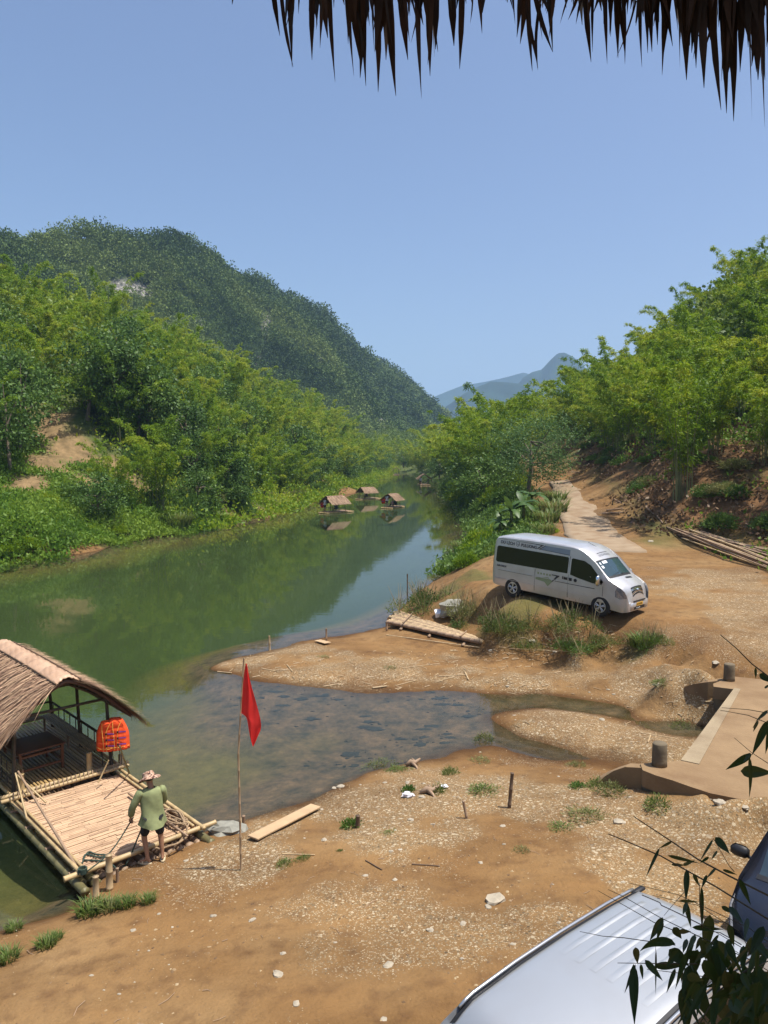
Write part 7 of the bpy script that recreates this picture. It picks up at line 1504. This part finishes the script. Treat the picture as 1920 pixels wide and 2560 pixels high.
# lettering and decals on the sides
for sg in (-1,):
    text_on(van, VB, 'DU LỊCH', .30, 2.045, .165, M_DEC, bold=.003, squash=.98, label='dark block letters reading DU LỊCH above the rear windows'); text_on(van, VB, 'PULUONG', 1.26, 2.045, .165, M_DEC, bold=.003, squash=.92, label='dark block letters reading PULUONG above the side windows')
    VB.side([(1.02, 2.15), (1.03, 2.19), (1.10, 2.205), (1.17, 2.19), (1.18, 2.15), (1.17, 2.06), (1.10, 2.01), (1.03, 2.06)], .006).build('shield_emblem', M_DEC, van); VB.side([(1.035, 2.145), (1.045, 2.178), (1.10, 2.19), (1.155, 2.178), (1.165, 2.145), (1.155, 2.07), (1.10, 2.03), (1.045, 2.07)], .009).build('shield_emblem', M_SILVER, van); text_on(van, VB, 'DHA', 1.045, 2.09, .062, M_DEC, bold=.001)
    text_on(van, VB, '36B-538.24', .22, 1.13, .105, M_DEC, bold=.002, squash=.95, label='small dark vehicle number behind the rear wheel')
    VB.side([(.2, 2.225), (1.0, 2.228), (1.95, 2.228), (1.95, 2.21), (1.0, 2.222), (.2, 2.215)], .008).build('roof_stripe', M_DEC, van)
    VB.side([(1.90, 2.228), (2.28, 2.228), (2.04, 2.06), (1.98, 2.06), (2.16, 2.20), (1.90, 2.205)], .009).build('zigzag_decal', M_DEC, van); VB.side([(2.08, 2.06), (2.14, 2.06), (2.38, 2.222), (2.34, 2.222)], .007).build('zigzag_decal', M_DEC, van)
    VB.side([(2.14, 2.05), (3.42, 2.02), (3.42, 2.21), (2.37, 2.22)], .005).build('blue_grey_panel', M_DECB, van); VB.side([(2.08, 2.045), (3.42, 2.005), (3.42, 2.025), (2.08, 2.058)], .008).build('lower_stripe', M_DEC, van)
    VB.side([(2.75, 1.20), (3.08, 1.20), (3.08, 1.175), (2.80, .93), (2.76, .93), (2.95, 1.16), (2.75, 1.17)], .008).build('arrow_decal', M_DEC, van)
    VB.side([(2.05, .98), (2.6, 1.06), (2.8, .93), (2.6, .72), (2.45, .86), (2.05, .90)], .005).build('green_decal', M_DECG, van)
    for k in range(5): VB.side([(2.12 + k * .13, 1.12), (2.19 + k * .13, 1.12), (2.19 + k * .13, 1.19), (2.12 + k * .13, 1.19)], .006).build('small_mark', M_DECG, van)
    VB.side([(3.20, 1.10), (3.23, 1.10), (3.23, 1.21), (3.20, 1.21)], .007).build('small_mark', M_DEC, van); VB.side([(3.26, 1.10), (3.29, 1.10), (3.29, 1.21), (3.26, 1.21)], .007).build('small_mark', M_DEC, van)
    mb = MB(); mb.lathe([(.05, -.002), (.065, -.002), (.065, .002), (.05, .002), (.05, -.002)], 24, Matrix.Translation((3.75, -VB.hw(3.75, 1.14) - .006, 1.14)) @ Matrix.Rotation(math.pi / 2, 4, 'X')); mb.build('round_sticker', M_DEC, van)
t_ = VB.roofp(4.22, 4.24, -.42, .28, .01, 1, 8); t_.build('front_lettering_line', M_DEC, van)
cu = bpy.data.curves.new('t', 'FONT'); cu.body = 'DU LỊCH PULUONG'; cu.size = .11; cu.align_x = 'CENTER'; o = bpy.data.objects.new('t', cu); COL.objects.link(o); dg = bpy.context.evaluated_depsgraph_get(); dg.update(); me = bpy.data.meshes.new_from_object(o.evaluated_get(dg)); bpy.data.objects.remove(o)
for v in me.vertices: y = v.co.x * .75 - .05; x = 4.36 - v.co.y; v.co = (x, y, VB.top(x, y) + .01)
me.materials.append(M_DEC); o = bpy.data.objects.new('front_lettering', me); COL.objects.link(o); o.parent = van
# ---- two cars at the lower right
def car_body(): return Body([(0, .95), (.04, 1.15), (.12, 1.3), (.38, 1.70), (.55, 1.78), (1.2, 1.83), (2.0, 1.84), (2.7, 1.81), (3.3, 1.74), (3.45, 1.66), (4.0, 1.20), (4.15, 1.14), (4.5, 1.05), (4.72, .92), (4.82, .72), (4.86, .6)], [(0, .5), (.3, .36), (4.4, .34), (4.86, .42)], [(0, .80), (.15, .88), (.5, .92), (4.0, .92), (4.5, .86), (4.75, .74), (4.86, .6)], 1.1, (.235, 1.8), .09, .05, .22)
def car(name, label, Pt, heading, mat, cat='car', gz=None):
    B_ = car_body(); h = Vector((*heading, 0)).normalized(); y_ = Vector((0, 0, 1)).cross(h); M = Matrix((h, y_, Vector((0, 0, 1)))).transposed(); t = thing(name, label, cat, Pt, M.to_euler())
    xs = sorted(set([round(x, 3) for x in list(np.linspace(0, .6, 10)) + list(np.linspace(.6, 3.0, 16)) + list(np.linspace(3.0, 4.86, 30))])); V, F = B_.build(xs); mb = MB(); mb.add(V, F); b = mb.build('body', mat, t, fix=True); bool_cut(b, [(.95, .41, 2), (3.85, .41, 2)]); smooth_by_angle(b, 38); b.data.materials.clear(); b.data.materials.append(mat)
    for x in (.95, 3.85):
        mb = MB(); mb.box((x, 0, .55), (.36, .5, .14)); mb.build('wheel_well', M_BLKP, t)
        for sg in (-1, 1): wheel(t, x, sg * .80, .36, .22, sg)
    for sg in (-1, 1):
        B_.side([(.45, 1.15), (.52, 1.56), (.62, 1.60), (1.12, 1.64), (1.12, 1.14)], sg=sg).build('side_window', M_GLASSD, t); B_.side([(1.2, 1.14), (1.2, 1.64), (2.05, 1.65), (2.05, 1.13)], sg=sg).build('side_window', M_GLASSD, t); B_.side([(2.13, 1.13), (2.13, 1.65), (2.9, 1.60), (3.25, 1.48), (3.75, 1.14)], sg=sg).build('side_window', M_GLASSD, t)
        mb = MB(); mb.tube([(3.57, sg * .86, 1.16), (3.57, sg * .99, 1.19)], .025, 8); mb.box((3.60, sg * 1.06, 1.24), (.06, .12, .085), bev=.045); mb.build('mirror', mat if mat is not M_NAVY else M_BLKP, t, True)
        B_.side([(4.2, .78), (4.25, .96), (4.6, .90), (4.74, .8), (4.7, .72)], .01, sg, .06, .02).build('headlight', M_LAMP, t); B_.side([(2.08, .5), (2.095, .5), (2.095, 1.12), (2.08, 1.12)], .004, sg).build('door_seam', M_DEC, t); B_.side([(1.9, .98), (2.04, .98), (2.04, 1.01), (1.9, 1.01)], .03, sg).build('door_handle', M_CHROME, t)
    B_.roofp(3.49, 3.99, -.70, .70, .008, 10, 14, xbow=.14).build('windscreen', M_WINDK if mat is M_NAVY else M_WIND, t, True); B_.roofp(3.99, 4.07, -.72, .72, .008, 2, 10, xbow=.14).build('cowl', M_BLKP, t, True)
    for (x0, x1) in ((4.70, 4.73), (4.76, 4.78), (4.80, 4.82)): B_.roofp(x0, x1, -.38, .38, .008, 1, 8).build('grille_bar', M_BLKP, t)
    mb = MB(); mb.box((4.84, 0, .52), (.05, .60, .12), bev=.045); mb.build('bumper', mat, t, True); mb = MB(); mb.box((4.893, 0, .53), (.006, .23, .055)); mb.build('number_plate', M_STK, t)
    for (ya, yb) in ((-.55, -.02), (.06, .6)): mb = MB(); mb.tube([(3.97, ya, B_.top(3.97, ya) + .03), (3.88, yb, B_.top(3.88, yb) + .03)], .011, 5); mb.build('wiper', M_BLKP, t)
    return t, B_
M_WINDK = simple('dark_windscreen', (.035, .055, .07), .06, var=.2, scale=1.2, spec=.9)
# silver car: tail end points to the river side, roof seen from above
dS = Vector((.775, .632)).normalized(); roof_end = Vector((3.0, 7.6)); gz = H1(2.0, 6.0); print('silver ground', gz)
roof_end = roof_end + dS * .18; orig = roof_end + dS * .72
sil, SB = car('parked_car', 'silver grey car with ribbed roof and side rails, partly behind bamboo leaves', (orig.x, orig.y, 2.75 - 1.84), (-dS.x, -dS.y), M_SILVB)
def hwroof(x): return SB.hw(x, SB.zt(x) - SB.r)
for sg in (-1, 1):
    P = [(x, sg * (hwroof(x) - .028), SB.top(x, hwroof(x) - .028) + .0) for x in np.linspace(.55, 3.3, 32)]
    V = []; F = []
    for i, x in enumerate(np.linspace(.5, 3.4, 40)):
        w = hwroof(x)
        for q in (w - .08, w - .05, w - .012): V.append((x, sg * q, SB.top(x, q) + .006))
    for i in range(39): a = i * 3; F += [(a, a + 1, a + 4, a + 3), (a + 1, a + 2, a + 5, a + 4)]
    mb = MB(); mb.add(V, F); mb.build('roof_channel', M_BLKP, sil)
    mb = MB(); mb.tube([(p[0], p[1] + sg * .012, p[2] + .028) for p in P], .017, 8); ra_ = mb.build('roof_rail', M_CHROME if 0 else M_RIM, sil, True)
    for x in (.50,): mb = MB(); w = hwroof(x) - .06; mb.box((x, sg * w, SB.top(x, w) + .02), (.10, .035, .022), bev=.015); mb.build('rail_cap', M_BLKP, sil, True)
for k in range(6):
    y = -.45 + .18 * k; mb = MB(); V = []; F = []; n_ = 26
    for i in range(n_ + 1):
        t = i / n_; x = .72 + 1.45 * t; e = min(1, t * 14) * min(1, (1 - t) * 2.2)
        for (dy, dz_) in ((-.036, .0), (-.018, .013), (.0, .015), (.018, .013), (.036, .0)): V.append((x, y + dy, SB.top(x, y + dy) + .001 + dz_ * e))
    for i in range(n_):
        for j in range(4): a = i * 5 + j; F.append((a, a + 5, a + 6, a + 1))
    mb.add(V, F); mb.build('roof_rib', M_SILVB, sil, True)
V = []; ys = [-.56, -.50, -.34, -.30, -.1, .1, .30, .34, .50, .56]; xs_ = [.60, .60, .60, .64, .64, .64, .64, .60, .60, .60]; mb = MB()
mb.tube([(x, y, SB.top(x, y) + .002) for x, y in zip(xs_, ys)], .006, 5); mb.build('tailgate_seam', M_DEC, sil)
mb = MB(); mb.lathe([(0, 0), (.018, 0), (.016, .01), (0, .012)], 14, Matrix.Translation((.50, -.42, SB.top(.5, -.42)))); mb.lathe([(0, 0), (.018, 0), (.016, .01), (0, .012)], 14, Matrix.Translation((.50, .42, SB.top(.5, .42)))); mb.build('roof_plug', M_DEC, sil, True)
for sg in (-1, 1): mb = MB(); mb.box((.1, sg * .74, 1.0), (.03, .1, .16), bev=.02); mb.build('tail_lamp', M_REDT, sil)
# dark car beyond, nose towards the lower left
dD = Vector((.70, .715)).normalized(); mir = Vector((5.0, 10.4)); right = Vector((dD.y, -dD.x))
# nose direction is -dD; its mirror on the river side is at local x 3.33, |y| 1.06
h2 = -dD; yl = Vector((-h2.y, h2.x)); o2 = mir - h2 * 3.60 + yl * 1.06
drk, DB = car('parked_car', 'dark navy car with its bonnet towards the silver car, half cut by the frame', (o2.x, o2.y, 2.02 - 1.24), (h2.x, h2.y), M_NAVY)
# ================================================================== THATCHED EAVE OVERHEAD
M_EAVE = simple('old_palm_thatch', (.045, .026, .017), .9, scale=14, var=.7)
eave = thing('thatch_roof', 'dark ragged palm thatch eave hanging down across the top right', 'roof', (0, 0, 8.9)); r_ = random.Random(31)
mb = MB()
for (ya, yb, za, zb_) in ((1.72, -4.0, -.02, 3.2),):
    mb.add([(-3, ya, za + .35), (7.5, ya, za - .2), (7.5, yb, zb_), (-3, yb, zb_), (-3, ya, za + .5), (7.5, ya, za - .05), (7.5, yb, zb_ + .2), (-3, yb, zb_ + .2)], [(0, 1, 2, 3), (7, 6, 5, 4), (0, 4, 5, 1), (1, 5, 6, 2), (2, 6, 7, 3), (3, 7, 4, 0)])
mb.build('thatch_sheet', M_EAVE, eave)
mb = MB(); mb.bamboo((-2.6, 1.45, .42), (7.2, 1.45, -.02), .045, .5, 8); mb.build('purlin', M_POST, eave, True)
env = [(560, -40), (690, 0), (700, 90), (730, 168), (745, 60), (760, 20), (780, 150), (800, 120), (838, 205), (870, 110), (885, 190), (900, 195), (915, 215), (945, 230), (965, 150), (990, 240), (1020, 150), (1054, 246), (1075, 190), (1095, 130), (1110, 40), (1135, 115), (1149, 172), (1165, 40), (1205, 80), (1225, 20), (1275, 60), (1300, 110), (1331, 178), (1382, 130), (1400, 50), (1430, 60), (1450, 60), (1478, 155), (1518, 160), (1545, 145), (1562, 160), (1605, 168), (1630, 130), (1655, 188), (1700, 170), (1716, 200), (1740, 170), (1760, 220), (1785, 130), (1803, 275), (1816, 283), (1834, 303), (1850, 180), (1880, 310), (1895, 200), (1912, 318), (1940, 250)]
dens = [(560, .0), (690, .15), (720, .5), (745, .25), (770, .6), (800, 1.0), (1080, 1.0), (1100, .25), (1130, .35), (1160, .4), (1180, .12), (1230, .1), (1290, .45), (1350, .5), (1400, .35), (1440, .35), (1480, .6), (1560, .9), (1640, 1.6), (1940, 2.0)]
def strip(mb, u0, v0, u1, v1, wpx, y, r_, kink=True):
    """one palm strip hanging from the eave: root to tip"""
    n = 7; sc = y * 1.12 / FPX; tw = r_.uniform(-.6, .6); bend = r_.uniform(-8, 8); V = []
    for i in range(n + 1):
        t = i / n; u = u0 + (u1 - u0) * t + bend * math.sin(t * 3.1); v = v0 + (v1 - v0) * t; yy = y + .06 * t * math.sin(tw * 3) ; c = at(u, v, yy); w = wpx * sc * .5 * ((1 - .25 * t) if t < .7 else max(.05, (1 - t) / .3 * .82)); a = tw * (1 + t)
        s = Vector((math.cos(a), math.sin(a), 0)) * w; V += [c - s, c + s + Vector((0, w * .3, 0))]
    F = [(2 * i, 2 * i + 1, 2 * i + 3, 2 * i + 2) for i in range(n)]; mb.add([v - Vector((0, 0, 8.9)) for v in V], F)
mb = MB()
for (u, v) in env[1:]:
    if v > 70: strip(mb, u + r_.uniform(-25, 15), -150, u, v, r_.uniform(13, 24), r_.uniform(1.5, 1.75), r_)
k = 0
while k < 400:
    u = r_.uniform(560, 1960); d = np.interp(u, [p[0] for p in dens], [p[1] for p in dens])
    if r_.random() > d / 2: continue
    e = np.interp(u, [p[0] for p in env], [p[1] for p in env]); v = e * (r_.uniform(.1, .97) if r_.random() < .45 else r_.uniform(.05, .5)) + r_.uniform(-50, 0); strip(mb, u + r_.gauss(0, 22), -160, u + r_.gauss(0, 5), v, r_.uniform(7, 22), r_.uniform(1.45, 1.85), r_); k += 1
for (a, b_, c, d, w) in [(700, 0, 733, 168, 9), (880, 60, 905, 130, 8), (1330, 0, 1382, 130, 12), (1300, 20, 1345, 170, 10), (1345, 175, 1350, 70, 8), (1400, 60, 1440, 0, 7), (1420, 50, 1462, -10, 9), (1440, 60, 1480, -20, 8), (1175, 60, 1178, 0, 4), (1205, 85, 1190, 0, 5), (1540, 145, 1590, 60, 7), (1760, 130, 1790, 50, 8), (570, -30, 580, 12, 9)]: strip(mb, c if b_ > d else a, min(b_, d) - 60, a if b_ > d else c, max(b_, d), w, 1.6, r_)
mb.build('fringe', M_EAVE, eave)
# ================================================================== BAMBOO IN THE FOREGROUND
fgb = thing('bamboo_spray', 'dark leafy bamboo spray close up in the lower right corner', 'bamboo', (1.6, 1.8, 5.2)); O_ = Vector((1.6, 1.8, 5.2))
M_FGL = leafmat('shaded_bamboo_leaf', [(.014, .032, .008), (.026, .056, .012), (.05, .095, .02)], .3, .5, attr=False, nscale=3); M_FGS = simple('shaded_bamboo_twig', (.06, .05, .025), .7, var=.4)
def c7(u, v): return (1560 + u * .26219, 1980 + v * .26219)
def c6(u, v): return (1400 + u * .31344, 1600 + v * .31344)
def leafb(mb, pts, wpx, y, r_):
    n = 9; sc = y * 1.2 / FPX; V = []; tw = r_.uniform(-.5, .5); P = [Vector((p[0], p[1])) for p in pts]; dy = r_.uniform(-.08, .08)
    def pos(t):
        if len(P) == 2: return P[0].lerp(P[1], t)
        return P[0] * (1 - t) ** 2 + P[1] * 2 * t * (1 - t) + P[2] * t * t
    for i in range(n + 1):
        t = i / n; p = pos(t); q = pos(min(1, t + .02)) - pos(max(0, t - .02)); q.normalize(); nrm = Vector((-q.y, q.x)); w = wpx * .50 * (math.sin(math.pi * t ** .62) ** 1.0 if 0 < t < 1 else .02) ; yy = y + dy * t
        a = p + nrm * w; b_ = p - nrm * w; V += [at(a.x, a.y, yy + w * sc * tw), at(p.x, p.y, yy + w * sc * .25), at(b_.x, b_.y, yy - w * sc * tw)]
    F = []
    for i in range(n): k = 3 * i; F += [(k, k + 1, k + 4, k + 3), (k + 1, k + 2, k + 5, k + 4)]
    mb.add([v - O_ for v in V], F)
r_ = random.Random(77); mb = MB(); S_ = .26219
L7 = [((600, 735), (590, 1050), 60), ((590, 1050), (640, 1300), 50), ((600, 1050), (560, 1175), 45), ((460, 470), (330, 540), 28), ((340, 530), (205, 820), 32), ((415, 605), (720, 680), 36), ((850, 450), (720, 665), 28), ((870, 430), (1010, 590), 75), ((370, 1195), (245, 1420), 75), ((370, 1230), (310, 1420), 50),
      ((490, 1450), (290, 1380), (150, 1520), 95), ((110, 1480), (130, 1640), 65), ((90, 1640), (100, 2230), 95), ((110, 1640), (5, 1920), 40), ((160, 1640), (180, 1790), 36), ((200, 1600), (370, 1800), 65), ((305, 1500), (302, 1940), 20), ((490, 1680), (405, 1920), 45), ((470, 1290), (550, 1400), 75), ((680, 1360), (610, 1520), 55), ((740, 1380), (680, 1510), 45),
      ((820, 1170), (770, 1560), 115), ((650, 1290), (950, 1310), 55), ((880, 1400), (960, 1900), 125), ((960, 1700), (1060, 2040), 115), ((580, 1680), (860, 2220), 170), ((430, 1500), (620, 1660), 130), ((290, 1660), (600, 1650), 80), ((1000, 1260), (1050, 1480), 65), ((720, 1830), (640, 1980), 75), ((560, 1860), (570, 2230), 100), ((650, 1900), (520, 2220), 46),
      ((1330, 1280), (1200, 1560), 105), ((1290, 1400), (1180, 1560), 80), ((1100, 1850), (1080, 2230), 180), ((1250, 1700), (1200, 2230), 230), ((1390, 1850), (1090, 2230), 240), ((1390, 1700), (1300, 2230), 240), ((1000, 1090), (1140, 1260), 65), ((1100, 830), (1210, 1080), 55), ((930, 1090), (1050, 1160), 46), ((740, 900), (750, 1290), 38), ((660, 780), (720, 900), 36), ((790, 790), (740, 920), 36), ((530, 1035), (720, 1050), 30),
      ((560, 700), (680, 650), 36), ((450, 690), (590, 700), 30), ((860, 1900), (1000, 2230), 130), ((600, 1560), (800, 1560), 100), ((850, 1500), (1000, 1560), 66), ((700, 1500), (640, 1800), 110), ((760, 1600), (900, 1850), 120), ((600, 1750), (760, 1800), 90), ((940, 740), (1080, 790), 30), ((890, 560), (830, 650), 26), ((810, 620), (720, 680), 30), ((880, 720), (780, 830), 28), ((1180, 1200), (1150, 1400), 50), ((1373, 1500), (1290, 1560), 50), ((1000, 1400), (960, 1600), 55),
      ((520, 1330), (640, 1330), 50), ((600, 1400), (560, 1540), 50), ((1150, 1900), (1373, 1780), 110), ((1000, 1980), (1200, 2150), 130), ((900, 2050), (1100, 2200), 140)]
for q in L7:
    w = q[-1] * S_; leafb(mb, [c7(*p) for p in q[:-1]], w, r_.uniform(1.25, 1.75), r_)
L6 = [((1530, 910), (1320, 1035), 62), ((1659, 640), (1590, 800), (1530, 920), 66), ((1510, 930), (1530, 1100), (1508, 1262), 34), ((1440, 1045), (1700, 1060), 100), ((1560, 220), (1562, 312), 22), ((1590, 270), (1690, 340), 52), ((1580, 640), (1540, 735), 26), ((1690, 660), (1638, 910), 50), ((1659, 560), (1560, 650), 30), ((1520, 900), (1460, 975), 30), ((1630, 385), (1680, 350), 20)]
for q in L6: leafb(mb, [c6(*p) for p in q[:-1]], q[-1] * .31344, r_.uniform(1.4, 1.7), r_)
# extra small leaves thickening the corner
for k in range(75):
    a = c7(r_.uniform(520, 1400), r_.uniform(1350, 2250)); an = r_.uniform(.9, 2.4); L = r_.uniform(50, 120); leafb(mb, [a, (a[0] + math.cos(an) * L, a[1] + math.sin(an) * L)], r_.uniform(7, 22), r_.uniform(1.2, 1.8), r_)
for k in range(60):
    a = c7(r_.uniform(1000, 1420), r_.uniform(1650, 2300)); an = r_.uniform(.4, 2.8); L = r_.uniform(40, 100); leafb(mb, [a, (a[0] + math.cos(an) * L, a[1] + math.sin(an) * L)], r_.uniform(14, 28), r_.uniform(1.2, 1.8), r_)
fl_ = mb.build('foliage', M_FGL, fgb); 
mb = MB()
def twig(pts, rpx, y, cf=c7):
    P = [at(*cf(*p), y + .05 * math.sin(i)) - O_ for i, p in enumerate(pts)]; mb.tube(P, [rpx * y / FPX * (1 - .5 * (1 - i / max(1, len(P) - 1))) for i in range(len(P))], 5)
for pts, r0 in [([(-150, 930), (0, 1000), (350, 1200), (700, 1370), (1220, 1610)], 1.4), ([(-250, 940), (0, 1080), (280, 1240), (500, 1330)], 1.3), ([(-420, 1330), (-200, 1375), (0, 1390), (490, 1460)], 1.3), ([(270, 985), (700, 1080), (1100, 1330), (1250, 1600)], 1.3), ([(95, 235), (300, 370), (480, 490), (700, 640), (1000, 800), (1400, 1000)], 2.6), ([(-150, 400), (0, 460), (350, 610), (870, 900), (1400, 1230)], 2.4), ([(60, 870), (520, 980), (1200, 1300), (1400, 1450)], 1.3), ([(-60, 1630), (300, 1635), (700, 1640)], 1.6), ([(220, 1690), (640, 1740), (1000, 1800)], 1.4), ([(1220, 1610), (1400, 1720)], 1.6), ([(380, 1180), (480, 1060), (570, 960)], 1.0), ([(720, 870), (720, 1050), (745, 1300)], 1.6), ([(560, 1700), (565, 1880)], 1.2), ([(850, 440), (1000, 700), (1050, 760)], 1.3), ([(900, 1420), (1200, 1600), (1400, 1850)], 1.3), ([(600, 1200), (900, 1350), (1250, 1560)], 1.2), ([(1100, 1750), (1400, 1600)], 1.5), ([(300, 1420), (305, 1600)], .9), ([(700, 2250), (900, 1900), (1250, 1640)], 3.0)]: twig(pts, r0, 1.5)
for pts, r0 in [([(1280, -40), (1400, 60), (1530, 190), (1700, 320)], 2.0), ([(1290, 540), (1500, 555), (1700, 590)], 1.2), ([(1280, 560), (1500, 600), (1700, 680)], 1.3), ([(1390, 780), (1530, 900), (1700, 1010)], 1.2), ([(1590, 640), (1560, 660), (1540, 700)], 1.0)]: twig(pts, r0, 1.55, c6)
mb.build('twigs', M_FGS, fgb, True)
# ------------------------------------------------------------------ haze
hm = bpy.data.materials.new('haze_air'); hm.use_nodes = True; hn = hm.node_tree; hn.nodes.clear()
ho = hn.nodes.new('ShaderNodeOutputMaterial'); hv = hn.nodes.new('ShaderNodeVolumePrincipled'); hv.inputs['Density'].default_value = HAZE_D; hv.inputs['Color'].default_value = (.45, .68, 1, 1); hv.inputs['Anisotropy'].default_value = .0
hn.links.new(hv.outputs[0], ho.inputs['Volume'])
hz = MB(); hz.add([(-6500 + 13000 * (i & 1), -500 + 7000 * ((i >> 1) & 1), -12 + 562 * (i >> 2)) for i in range(8)], [(0, 2, 3, 1), (4, 5, 7, 6), (0, 1, 5, 4), (2, 6, 7, 3), (0, 4, 6, 2), (1, 3, 7, 5)])
hzo = hz.build('haze', hm); tag(hzo, kind='stuff')
hzo['label'] = 'pale blue haze filling the valley air'; hzo['category'] = 'haze'
